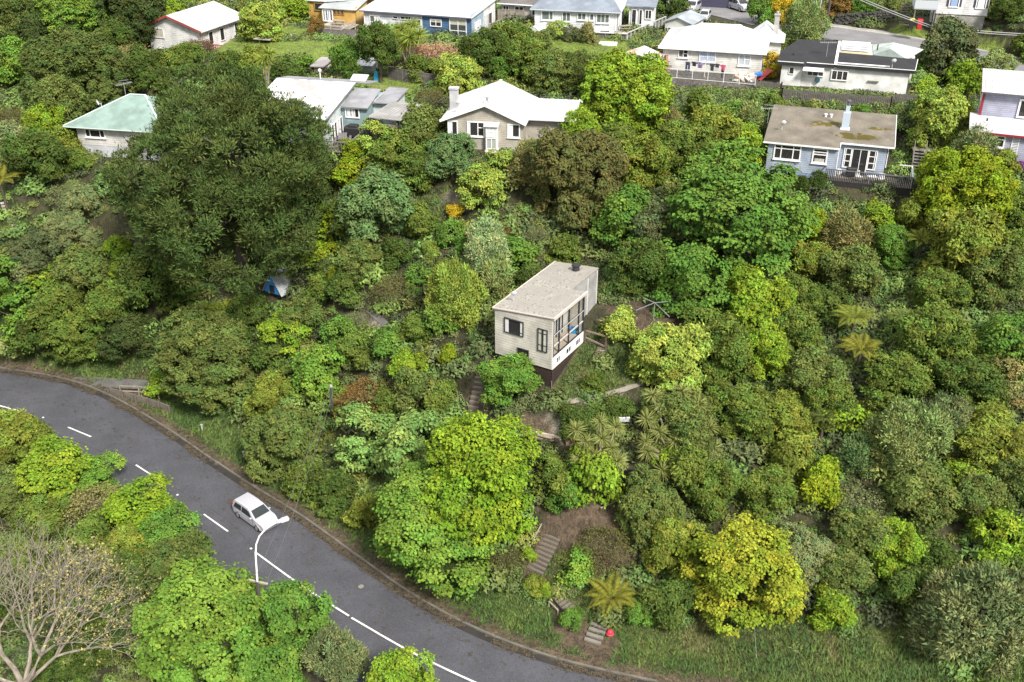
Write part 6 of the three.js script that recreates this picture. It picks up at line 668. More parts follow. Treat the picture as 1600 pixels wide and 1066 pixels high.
// ---------- every tree and shrub the photograph lets one tell apart ----------
const D = 'dome', TI = 'tight', MA = 'maple', FE = 'feather';
const BUSH = [
  // far left slope
  [MA, 'bright', 115, 36, 46, 'fresh yellow green tree below the left edge of the white gabled house'], [D, 'dark', 205, 24, 50, 'big dark green tree behind the white gabled house'], [D, 'olive', 25, 28, 44, 'dull olive tree at the far top left corner'], [D, 'dark', 62, 62, 32, 'dark bush between the dull corner tree and the fresh green tree'],
  [TI, 'olivedeep', 118, 108, 72, 'large rounded dull green tree with rusty tips above the mint roof'], [D, 'olive', 92, 165, 36, 'olive bush at the foot of the large rounded dull tree'], [MA, 'bright', 18, 98, 36, 'leafy bright green tree at the left edge above the dry mound'], [MA, 'lime', 276, 12, 22, 'small lime tree peeping over behind the white gabled house'],
  [D, 'lime', 68, 202, 28, 'rounded lime bush left of the mint roofed house'], [D, 'grey', 22, 225, 34, 'grey green bush under the dry brown mound'], [D, 'oliveyellow', 102, 218, 26, 'yellow brown bush touching the mint roofed house wall'], [D, 'deep', 60, 248, 42, 'dark green bush below the lime bush at the left'], [D, 'mid', 120, 252, 20, 'low green shrub at the foot of the mint roofed house', 1],
  [MA, 'yellow', 277, 50, 23, 'yellow tipped tree in front of the white gabled house', 0, { tall: 1.3 }], [D, 'deep', 225, 112, 30, 'dark bush above the ridge of the mint roof'], [D, 'mid', 262, 110, 24, 'green bush right of the mint roof behind the pine'], [D, 'mid', 292, 92, 24, 'green bush below the red deck of the white gabled house'], [D, 'deep', 180, 70, 26, 'deep green bush left of the white gabled house'], [FE, 'deep', 158, 48, 26, 'dark feathery conifer beside the fresh yellow green tree'],
  [D, 'yellow', 408, 34, 32, 'rounded pale yellow tree left of the sunny lawn'], [MA, 'lime', 455, 14, 24, 'glowing lime tree beside the yellow house'], [D, 'lime', 350, 30, 16, 'small lime bush behind the red deck'], [D, 'olive', 385, 14, 18, 'olive bush behind the rounded pale yellow tree'], [D, 'mid', 356, 108, 24, 'green bush behind the top of the pine'], [D, 'oliveyellow', 400, 104, 22, 'yellowish bush below the sunny lawn'], [D, 'deep', 442, 112, 24, 'dark green bush below the footbridge'], [MA, 'bright', 474, 100, 15, 'bright green bush left of the small tan shed'], [D, 'deep', 462, 132, 17, 'dark bush behind the flaky white roof'],
  [D, 'rust', 492, 42, 12, 'rounded brown bush beside the yellow house deck', 1],
  // left middle below the pine
  [MA, 'green', 20, 438, 52, 'lush green tree at the left edge below the grey domes'], [MA, 'bright', 30, 500, 34, 'bright leafy tree at the left edge above the road'], [TI, 'grey', 128, 320, 28, 'pale grey green dome highest of its cluster'], [TI, 'grey', 104, 360, 28, 'grey green dome left in its cluster'], [TI, 'grey', 146, 374, 17, 'small round grey green dome'], [TI, 'olive', 133, 425, 44, 'largest olive grey dome left of the pine'], [TI, 'greydark', 58, 392, 36, 'grey dome near the timber steps at the left edge'], [TI, 'grey', 50, 425, 26, 'grey bush above the lime shrub at the left'],
  [MA, 'lime', 76, 442, 24, 'lime shrub between grey domes and the green left edge tree'], [D, 'mid', 96, 492, 46, 'rounded mid green tree above the hedge at the left'], [D, 'lime', 185, 392, 17, 'small lime bush beside the pine skirt'], [D, 'lime', 192, 422, 16, 'lime shrub right of the largest olive dome'], [D, 'mid', 182, 486, 40, 'broccoli like green tree left of the yellowing tree'], [D, 'deep', 238, 448, 48, 'broad dark green tree under the pine'], [D, 'deep', 290, 430, 34, 'dark tree under the pine beside its trunk'],
  [D, 'olive', 326, 560, 78, 'large tree yellowing in patches above the road bend', 0, { tall: 1.05 }], [D, 'oliveyellow', 345, 515, 36, 'yellow flecked top of the bush behind the large yellowing tree'], [MA, 'lime', 250, 600, 20, 'lime shrub around the lamp at the driveway'], [D, 'deep', 385, 500, 34, 'dark bush right of the large yellowing tree'], [D, 'deep', 58, 520, 42, 'dark hedge tree along the road at the left'], [D, 'mid', 130, 530, 38, 'green hedge tree above the roadside grass at the left'], [D, 'dark', 205, 525, 38, 'dark hedge tree left of the driveway'], [D, 'pale', 18, 540, 22, 'pale flowering bush above the road at the left edge'], [D, 'deep', 425, 560, 30, 'dark bush between the yellowing tree and the fresh maple'],
  // centre left
  [TI, 'blue', 592, 322, 60, 'large smooth blue green dome right of the pine', 0, { tall: 1.1 }], [MA, 'acid', 528, 345, 28, 'acid yellow green tree between pine and blue green dome'], [MA, 'acid', 500, 400, 24, 'acid green tree lower beside the pine'], [MA, 'acid', 548, 272, 22, 'acid green tree top above the blue green dome'], [D, 'olive', 565, 405, 34, 'olive tree with golden flecks below the blue green dome'], [FE, 'acid', 530, 436, 15, 'slim acid green bush above the dark hollow', 0, { tall: 1.4 }], [D, 'mid', 500, 452, 26, 'green bush right of the blue playhouse'], [D, 'olive', 478, 495, 34, 'olive bush below the blue playhouse'], [MA, 'lime', 450, 520, 34, 'lime green tree below the blue playhouse'], [D, 'deep', 540, 455, 24, 'dark bush by the top of the concrete path'],
  [FE, 'yellow', 713, 465, 40, 'tall yellow green tree with a pale stem left of the flat roofed house', 0, { tall: 1.35 }], [MA, 'yellow', 752, 300, 32, 'yellow green tree below the tan house'], [FE, 'silver', 760, 392, 36, 'silver flowering tree above the flat roofed house', 0, { tall: 1.2 }], [FE, 'pale', 775, 440, 26, 'pale flowering bush behind the flat roof'], [D, 'deep', 640, 275, 30, 'dark bush below the olive mass by the tan house'], [D, 'olive', 655, 205, 42, 'olive mass left of the tan house wall'], [D, 'mid', 622, 255, 44, 'green bush above the terrace path'], [MA, 'yellow', 588, 222, 32, 'yellow green bush below the teal house deck'], [D, 'acid', 549, 236, 19, 'low golden green shrub at the pine edge'], [TI, 'blue', 705, 245, 36, 'blue green shrub under the tan house windows'], [FE, 'yellow', 675, 395, 10, 'narrow lime sapling beside the timber fence', 0, { tall: 1.8 }], [D, 'bloom', 712, 332, 11, 'orange yellow flowering shrub by the terrace path', 1], [TI, 'mid', 660, 350, 26, 'low green bush under the terrace'], [D, 'green', 705, 375, 24, 'green bush under the terrace fence'], [MA, 'green', 655, 440, 20, 'small green tangle above the dry brush'], [D, 'mid', 690, 430, 18, 'green scrub by the tall yellow green tree'],
  [D, 'deep', 620, 400, 22, 'dark bush at the foot of the blue green dome'], [D, 'mid', 650, 520, 22, 'low bush beside the concrete path'], [MA, 'green', 690, 505, 22, 'green shrub left of the slim acid column'],
  // below the flat roofed house
  [D, 'green', 797, 592, 42, 'leafy green bush hugging the brown base of the flat roofed house'], [TI, 'acid', 700, 556, 15, 'slim acid green column below the tall yellow green tree', 0, { tall: 1.5 }], [D, 'lime', 640, 582, 26, 'lime bush left of the garden steps'], [D, 'olive', 655, 620, 32, 'olive brown bush above the pale maples'], [MA, 'bright', 500, 585, 42, 'fresh bright maple above the road', 0, { tall: 1.15 }], [D, 'oliveyellow', 425, 625, 36, 'rounded yellow olive tree beside the road bend'], [TI, 'olive', 446, 695, 54, 'dense olive dome just above the parked car'], [MA, 'palegreen', 478, 655, 32, 'pale leafy tree between two olive domes'], [MA, 'palegreen', 572, 690, 44, 'pale maple left of the big lime maple'], [MA, 'palegreen', 650, 715, 62, 'broad pale green maple behind the big lime maple'], [MA, 'bright', 682, 815, 92, 'big bright green maple on the road bank'], [MA, 'limeyellow', 745, 768, 92, 'big glowing lime maple in front of the flat roofed house'], [D, 'deep', 520, 765, 34, 'dark bush beside the road below the pale maple'], [D, 'oliveyellow', 572, 800, 26, 'golden olive shrub left of the big bright maple'], [D, 'mid', 480, 760, 28, 'small green bush at the roadside wires'], [D, 'mid', 605, 640, 24, 'green bush between rusty shrub and pale maple'], [D, 'mid', 690, 630, 24, 'mixed green bush left of the garden steps foot'], [D, 'mid', 560, 545, 28, 'green bush below the concrete path'], [D, 'green', 610, 540, 26, 'green shrub beside the end of the concrete path'], [MA, 'green', 530, 525, 22, 'bluish green shrub above the fresh bright maple'],
  // centre
  [TI, 'brown', 908, 288, 74, 'large brown green dome above the flat roofed house'], [FE, 'tan', 832, 255, 34, 'tan feathery tree left of the large brown dome'], [MA, 'green', 972, 345, 50, 'maple green tree right of the large brown dome', 0, { tall: 1.15 }], [D, 'oliveyellow', 1002, 258, 42, 'yellow tipped tree behind the brown dome'], [D, 'greydark', 1025, 370, 44, 'dark olive tree left of the great sycamore'], [D, 'deep', 1005, 425, 42, 'dark tree shading the clothesline'], [MA, 'green', 1145, 335, 104, 'great bright green sycamore right of the brown dome', 0, { tall: 1.1 }], [MA, 'green', 1085, 450, 46, 'green tree behind the clothesline lawn'], [D, 'yellow', 968, 513, 26, 'round yellow green bush by the garden steps'], [D, 'lime', 1178, 490, 46, 'yellow green tree below the great sycamore'], [D, 'deep', 830, 440, 24, 'dark bush behind the back of the flat roof'], [MA, 'green', 815, 395, 26, 'green vines behind the dish on the flat roof'], [D, 'mid', 1110, 515, 30, 'mid green bush right of the lawn edge'],
  [D, 'mid', 880, 395, 24, 'green bush behind the far end of the flat roof'],
  // top middle
  [D, 'lime', 985, 152, 78, 'broad lime green tree right of the tan house', 0, { tall: .95 }], [FE, 'tan', 1026, 190, 32, 'tan feathery bush in front of the broad lime tree'], [D, 'oliveyellow', 1110, 215, 44, 'lime topped rounded tree below the wire fence'], [D, 'lime', 1152, 228, 36, 'lime rounded tree left of the blue house'], [FE, 'pale', 1168, 195, 26, 'pale feathery bush beside the aerial of the blue house'], [D, 'mid', 1060, 240, 42, 'mid green tree behind the yellow tipped tree'], [D, 'mid', 800, 75, 30, 'tall hedge right of the blue and white house'], [D, 'mid', 832, 100, 36, 'broad hedge below the plastic tunnel'], [D, 'olive', 868, 118, 36, 'olive hedge below the garden'], [FE, 'olive', 905, 122, 28, 'feathery hedge left of the broad lime tree'], [D, 'mid', 955, 112, 22, 'hedge bush below the little blue shed'], [D, 'deep', 1005, 118, 26, 'dark hedge bush under the rusty roofed shed'], [D, 'yellow', 715, 124, 35, 'rounded yellow green tree behind the tan house chimney'], [D, 'green', 792, 114, 17, 'small round blue green bush behind the tan house roof'], [D, 'deep', 750, 88, 34, 'dark hedge under the blue wall'], [D, 'deep', 780, 82, 26, 'dark hedge under the pale boundary fence'],
  [D, 'deep', 592, 78, 30, 'dark umbrella tree above the grey shed', 0, { lift: 1.7 }], [FE, 'green', 541, 96, 23, 'soft green willow like tree over the tan shed', 0, { lift: .6 }], [D, 'mid', 660, 110, 20, 'low bush under the pink shrub'], [D, 'dark', 835, 198, 24, 'dark conifer bush against the tan house'], [D, 'lime', 905, 210, 30, 'lime bush right of the tan house'], [D, 'mid', 960, 228, 38, 'green bush between rust shrub and feathery bush'], [MA, 'yellow', 782, 258, 20, 'small yellow green tree under the tan house porch'], [D, 'bloom', 717, 148, 11, 'orange flowering bush behind the tan house chimney', 1], [D, 'olive', 850, 60, 16, 'rounded shrub in front of the plastic tunnel', 1], [MA, 'yellow', 870, 48, 13, 'yellow shrub beside the plastic tunnel', 1], [TI, 'greydark', 892, 54, 13, 'clipped dark shrub in front of the long white house', 1], [D, 'tan', 918, 56, 14, 'dry golden shrub at the long white house', 1], [D, 'deep', 1040, -8, 34, 'dark tree behind the grey garage'],
  // top right
  [FE, 'pale', 1258, 48, 30, 'pale spiky tree behind the white hip roof'], [D, 'bloom', 1222, 16, 24, 'yellow flowering tree by the upper street'], [D, 'green', 1188, 22, 20, 'green tree left of the yellow flowering tree'], [D, 'bloom', 1206, 104, 17, 'bright yellow flowering shrub between two white houses'], [D, 'olive', 1209, 78, 20, 'olive shrub above the bright yellow flowering shrub'], [D, 'greydark', 1480, 88, 42, 'big grey green tree beyond the black roof'], [D, 'pale', 1556, 104, 25, 'pale green hedge beside the upper street'], [MA, 'green', 1450, 108, 20, 'green maple at the corner of the black roof'], [MA, 'lime', 1446, 136, 17, 'lime bush at the corner of the weathered fence'], [TI, 'yellow', 1474, 192, 44, 'tall dense yellow green tree right of the weathered fence', 0, { tall: 1.25 }], [D, 'lime', 1508, 132, 24, 'lime bush left of the lilac house'], [D, 'rust', 1312, 12, 20, 'rusty tree by the upper street stone wall'], [D, 'green', 1352, 14, 18, 'green bush above the stone wall'], [D, 'olive', 1395, 12, 16, 'olive bush left of the timber steps'], [D, 'deep', 1580, 14, 24, 'dark bush right of the block based house'], [D, 'mid', 1606, 78, 20, 'green bush at the right edge by the street'], [D, 'olive', 1545, 6, 22, 'olive bush on the bank behind the block based house'],
  [D, 'acid', 1500, 308, 75, 'great golden green dome below the lilac house'], [D, 'mid', 1588, 325, 34, 'green tree at the right edge beside the golden dome'], [FE, 'grey', 1525, 232, 28, 'grey green bush against the lilac house'], [D, 'oliveyellow', 1572, 252, 20, 'olive shrub at the lilac house corner'], [D, 'purple', 1592, 262, 10, 'purple flowering shrub under the lilac house', 1], [FE, 'deep', 1254, 287, 10, 'left of two dark upright conifers under the blue house', 0, { tall: 1.3 }], [FE, 'deep', 1279, 282, 12, 'right of two dark upright conifers under the blue house', 0, { tall: 1.3 }],
  // right hillside
  [D, 'acid', 1265, 362, 28, 'acid yellow tree right of the great sycamore'], [D, 'oliveyellow', 1268, 412, 32, 'yellow olive tree below the acid yellow tree'], [FE, 'tan', 1322, 372, 36, 'greyish tan tree below the dark conifers'], [D, 'lime', 1372, 342, 25, 'lime tree under the dark deck'], [TI, 'green', 1392, 388, 28, 'rounded green tree below the lime tree'], [D, 'olive', 1330, 432, 42, 'olive tree above the tree ferns'], [D, 'oliveyellow', 1425, 345, 24, 'yellow olive skirt left of the great golden dome'], [D, 'oliveyellow', 1508, 400, 62, 'broad rounded tree below the great golden dome'], [D, 'olive', 1555, 435, 40, 'olive tree right of the broad rounded tree'], [D, 'mid', 1470, 460, 36, 'green tree right of the tree ferns'], [D, 'mid', 1592, 395, 30, 'green tree at the right edge above the olive tree'], [D, 'mid', 1460, 540, 54, 'wide green tree right of the lowest big fern'], [MA, 'green', 1572, 545, 44, 'lush leafy tree at the right edge mid slope'], [D, 'mid', 1240, 470, 34, 'green tree left of the olive tree above the ferns'], [D, 'deep', 1290, 480, 28, 'dark bush behind the highest big fern'], [D, 'yellow', 1045, 560, 58, 'broad yellow green tree right of the gravel path'], [D, 'mid', 1130, 560, 42, 'green tree right of the broad yellow green tree'], [D, 'lime', 1195, 560, 34, 'lime green tree above the mid slope olive mass'], [D, 'mid', 1240, 530, 36, 'green tree left of the fern hollow'], [D, 'olive', 1265, 590, 44, 'olive tree below the fern hollow'], [D, 'mid', 1160, 645, 42, 'green tree right of the cabbage trees'], [D, 'oliveyellow', 1225, 655, 36, 'yellow olive tree with pale tips mid slope'], [D, 'mid', 1400, 590, 40, 'green tree below the lowest big fern'], [D, 'deep', 1520, 600, 42, 'dark tree below the lush leafy tree'], [D, 'tan', 1572, 600, 26, 'pinkish seeded bush at the right edge'], [D, 'mid', 1300, 640, 34, 'green bush above the small round fern'], [MA, 'lime', 1330, 665, 26, 'lime bush right of the small round fern'], [FE, 'pale', 1422, 685, 60, 'pale shimmering tree mid right', 0, { tall: 1.1 }], [FE, 'grey', 1490, 665, 34, 'grey green tree right of the pale shimmering tree'], [FE, 'blue', 1335, 716, 24, 'small bluish tree left of the pale shimmering tree'], [D, 'oliveyellow', 1550, 690, 50, 'yellow olive tree at the right edge lower slope'], [D, 'olive', 1590, 760, 36, 'olive tree at the right edge below the yellow olive one'], [D, 'acid', 1280, 765, 30, 'acid lime dome above the grey twig dome'], [D, 'oliveyellow', 1240, 720, 32, 'yellow flecked bush near the shady hollow'], [D, 'olive', 1440, 775, 44, 'olive tree below the pale shimmering tree'], [D, 'lime', 1500, 755, 30, 'lime bush among olive trees lower right'], [D, 'olive', 1530, 790, 36, 'olive tree above the grey willow like tree'], [D, 'olive', 1345, 838, 40, 'olive tree below the grey twig dome'], [D, 'lime', 1395, 860, 36, 'lime tree left of the grey willow like tree'], [D, 'deep', 1450, 870, 34, 'dark green tree behind the grey willow like tree'], [D, 'lime', 1560, 850, 34, 'lime bush behind the grey willow like tree'], [FE, 'grey', 1518, 965, 80, 'large grey willow like tree at the bottom right'], [D, 'lime', 1302, 950, 32, 'lime bush hanging over the roadside grass'], [TI, 'grey', 1255, 868, 38, 'grey green dome right of the golden tree'], [D, 'olive', 1315, 895, 36, 'olive bush above the hanging lime bush'], [D, 'deep', 1420, 930, 34, 'dark bush left of the grey willow like tree'], [D, 'deep', 1595, 900, 26, 'dark bush at the right edge lower corner'], [D, 'mid', 1200, 770, 38, 'green tree right of the shady hollow'], [D, 'mid', 1110, 770, 34, 'dark green bush below the cabbage trees', 0], [TI, 'olive', 1012, 800, 44, 'fine leaved olive tree right of the log steps'], [D, 'oliveyellow', 1050, 860, 42, 'yellow olive tree left of the golden tree'], [MA, 'gold', 1158, 895, 82, 'big golden yellow tree at the bottom of the slope', 0, { tall: 1.2, sz: 'l' }], [D, 'pale', 1076, 925, 24, 'pale leafy bush left of the golden tree'], [D, 'deep', 1045, 945, 34, 'dark bush right of the golden tree fern'], [D, 'green', 1000, 955, 22, 'low green bush behind the golden tree fern'],
  [D, 'olive', 1062, 668, 50, 'leafy olive bush inside the large cabbage tree'], [D, 'mid', 1072, 735, 36, 'green bush under the foot of the large cabbage tree'], [D, 'olive', 928, 700, 30, 'leafy olive bush inside the small cabbage tree'], [D, 'mid', 1092, 172, 24, 'green bush on the bank below the left of the wire fence'], [D, 'green', 1150, 182, 24, 'green bush on the bank below the rubbish heap'], [D, 'mid', 1210, 178, 20, 'green bush on the bank behind the blue house aerial'], [D, 'olive', 1262, 176, 14, 'small olive bush above the mossy roof'], [D, 'green', 1345, 176, 14, 'small green bush above the right half of the mossy roof'],
  [MA, 'bright', 905, 888, 25, 'bright leafy shrub right of the long steps'], [D, 'green', 893, 968, 17, 'round green shrub beside the lowest path', 1], [D, 'oliveyellow', 836, 915, 16, 'orange tinged shrub at the foot of the long steps', 1], [D, 'lime', 852, 925, 12, 'lime shrub beside the orange tinged shrub', 1], [D, 'lime', 826, 868, 11, 'small lime bush left of the long steps', 1], [D, 'deep', 935, 655, 26, 'dark clipped hedge bush below the gravel path'], [D, 'deep', 895, 660, 22, 'dark hedge bush at the bend of the gravel path'], [D, 'deep', 970, 640, 22, 'dark hedge bush at the right end of the gravel path'], [D, 'mid', 866, 748, 30, 'vine covered bush below the timber pile'], [D, 'green', 888, 772, 28, 'weedy bush under the small cabbage tree'], [MA, 'lime', 1070, 655, 22, 'lime climber among the large cabbage tree heads'], [MA, 'lime', 1043, 718, 22, 'lime climber under the large cabbage tree'], [MA, 'lime', 928, 740, 36, 'lime climber on the small cabbage tree', 0, { tall: 1.7 }], [D, 'mid', 930, 600, 16, 'weedy shrub on the grass below the short timber steps', 1],
  // near left, this side of the road
  [MA, 'bright', 150, 742, 34, 'bright maple between the manhole cover and the tan half bare tree'], [MA, 'green', 262, 842, 38, 'green maple under the lime maple that reaches over the road'], [D, 'oliveyellow', 205, 855, 40, 'yellow olive bush between lime maple and dry yellow leaves'], [D, 'mid', 70, 820, 46, 'green tree behind the twigs of the pale bare tree'],
  [D, 'oliveyellow', 26, 700, 52, 'olive yellow tree by the short white dash'], [MA, 'lime', 92, 740, 52, 'lime maple by the manhole cover'], [MA, 'limeyellow', 228, 795, 58, 'lime maple reaching over the road near the parked car'], [D, 'olive', 20, 770, 44, 'olive tree at the left edge near side'], [D, 'olivedeep', 282, 888, 52, 'olive tree between the lime maple and the big foreground maple'], [D, 'deep', 168, 985, 56, 'dark olive tree right of the pale bare tree'], [D, 'deep', 95, 1045, 46, 'dark bush under the pale bare tree'], [D, 'mid', 30, 900, 50, 'green bush behind the pale bare tree'], [D, 'deep', 210, 900, 40, 'dark bush behind the dry yellow leaves'], [MA, 'bright', 325, 985, 108, 'big bright foreground maple at the near edge'], [MA, 'green', 462, 965, 56, 'green maple beside the street lamp pole'], [FE, 'grey', 525, 1025, 42, 'grey willow like tree at the near road edge'], [MA, 'lime', 632, 1072, 44, 'lime bush at the bottom edge by the road'], [MA, 'green', 430, 1055, 50, 'green tree at the bottom edge under the big foreground maple'], [D, 'mid', 150, 840, 34, 'green bush among the half bare branches'],
];
for (const [st, tone, x, y, r, label, sh, o] of BUSH) plant(st, tone, x, y, r, label, { ...(o || {}), ...(sh ? { name: 'shrub', cat: 'shrub', group: 'shrubs on the hillside' } : {}) });
for (const [tone, x, y, r, label, wood] of [
  ['brown', 10, 180, 30, 'dry brown mound at the left edge'], ['tan', 205, 78, 26, 'tan twiggy shrub left of the white gabled house'], ['plum', 312, 68, 22, 'plum red shrub under the red deck'], ['grey', 100, 296, 28, 'grey brown twiggy shrub above the grey domes'], ['grey', 556, 495, 18, 'grey twiggy shrub at the top of the concrete path', [.36, .33, .28]], ['brown', 618, 445, 36, 'dry tangled brush on the bank', [.3, .24, .18]], ['rust', 793, 352, 20, 'rusty shrub above the silver flowering tree'], ['grey', 838, 362, 18, 'dead grey shrub below the large brown dome', [.45, .42, .38]], ['tan', 842, 396, 17, 'dry tan grass like shrub behind the flat roof'], ['pink', 682, 80, 38, 'pink blossoming shrub under the blue wall', [.26, .18, .15]], ['rust', 640, 78, 28, 'rusty twiggy shrub left of the pink blossom'], ['brown', 672, 146, 22, 'brown grey shrub at the corner of the tan house'], ['rust', 882, 192, 22, 'rusty shrub at the right wall of the tan house'], ['rust', 952, 198, 18, 'rusty shrub below the broad lime tree'], ['rust', 573, 612, 42, 'rusty brown bush left of the lime bush', [.22, .15, .1]], ['grey', 1345, 782, 42, 'grey twig dome among the green of the lower right', [.3, .27, .24]], ['brown', 945, 845, 40, 'dry brown slash beside the log steps', [.26, .18, .14]], ['plum', 925, 875, 26, 'dark plum weed patch above the golden tree fern'], ['grey', 1090, 715, 28, 'dead lilac grey foliage at the large cabbage tree', [.34, .3, .31]], ['tan', 150, 780, 44, 'tan half bare tree left of the lime maple', [.42, .36, .28]], ['brown', 790, 860, 26, 'dry grey branches beside the big lime maple', [.38, .35, .3]], ['tan', 1480, 500, 22, 'bare twigs on the right slope', [.36, .32, .26]]]) twiggy(tone, x, y, r, label, wood);
cabbage([[1020, 618, 4], [1035, 632, 3.6], [1065, 612, 4.2], [1090, 632, 4], [1010, 655, 3.4], [1030, 675, 3.2], [1008, 690, 3], [1055, 690, 3], [1108, 668, 3.4], [1012, 705, 2.6], [1115, 700, 2.6], [1060, 715, 2.4], [1112, 730, 2], [1035, 735, 1.8], [1062, 650, 3.8], [1085, 690, 3]], 'large many headed cabbage tree right of the small one');
cabbage([[900, 672, 4.2], [938, 660, 4.6], [962, 668, 4.4], [915, 690, 4], [955, 700, 3.8], [905, 715, 3.2], [965, 722, 3.2], [930, 712, 3.6], [948, 735, 2.8], [940, 685, 4.2]], 'yellowish cabbage tree below the gravel path, grown through with a lime climber', 'cabbage');
cabbage([[628, 45, 4.4], [645, 40, 4.8], [640, 58, 4], [655, 55, 4.2], [618, 58, 3.8], [632, 68, 3.2]], 'cabbage tree in front of the blue and white house', 'yellow', 1.3);
cabbage([[412, 92, 3.8], [420, 84, 4.2], [408, 102, 3.2]], 'cabbage tree below the sunny lawn', 'yellow', 1.2);
fern(955, 938, 48, 'golden tree fern beside the lowest path', 'fern', .9, 14); fern(0, 285, 40, 'yellow tree fern at the left edge above the timber steps', 'fern', 2.6, 12); fern(1440, 378, 32, 'tree fern beside the great golden dome', 'oliveyellow', 2.2); fern(1335, 500, 38, 'highest big fern in the dark hollow', 'oliveyellow', 2.2); fern(1345, 548, 38, 'lowest big fern, bronze centred, in the dark hollow', 'fern', 2); fern(1408, 498, 26, 'small fern right of the highest big fern', 'olive', 1.8); fern(1288, 655, 26, 'small round dark fern on the lower slope', 'olivedeep', 2);
for (const [x, y, r, l, t] of [[1292, 165, 14, 'strappy clump left under the weathered fence', 'bright'], [1370, 168, 16, 'strappy clump right of the blue house chimney', 'bright'], [1398, 172, 20, 'largest strappy clump under the weathered fence', 'lime'], [1250, 158, 14, 'strappy clump under the wire fence end', 'green'], [1175, 158, 18, 'strappy clump under the heap of rubbish', 'bright'], [1130, 152, 14, 'strappy clump below the wire fence', 'green'], [1085, 150, 16, 'strappy clump at the left end of the wire fence', 'bright'], [1330, 160, 14, 'strappy clump behind the blue house chimney', 'green'], [1225, 150, 14, 'strappy clump between the two fences', 'bright'], [1425, 182, 14, 'strappy clump at the right end of the weathered fence', 'green']]) strappy(x, y, r, l, t);

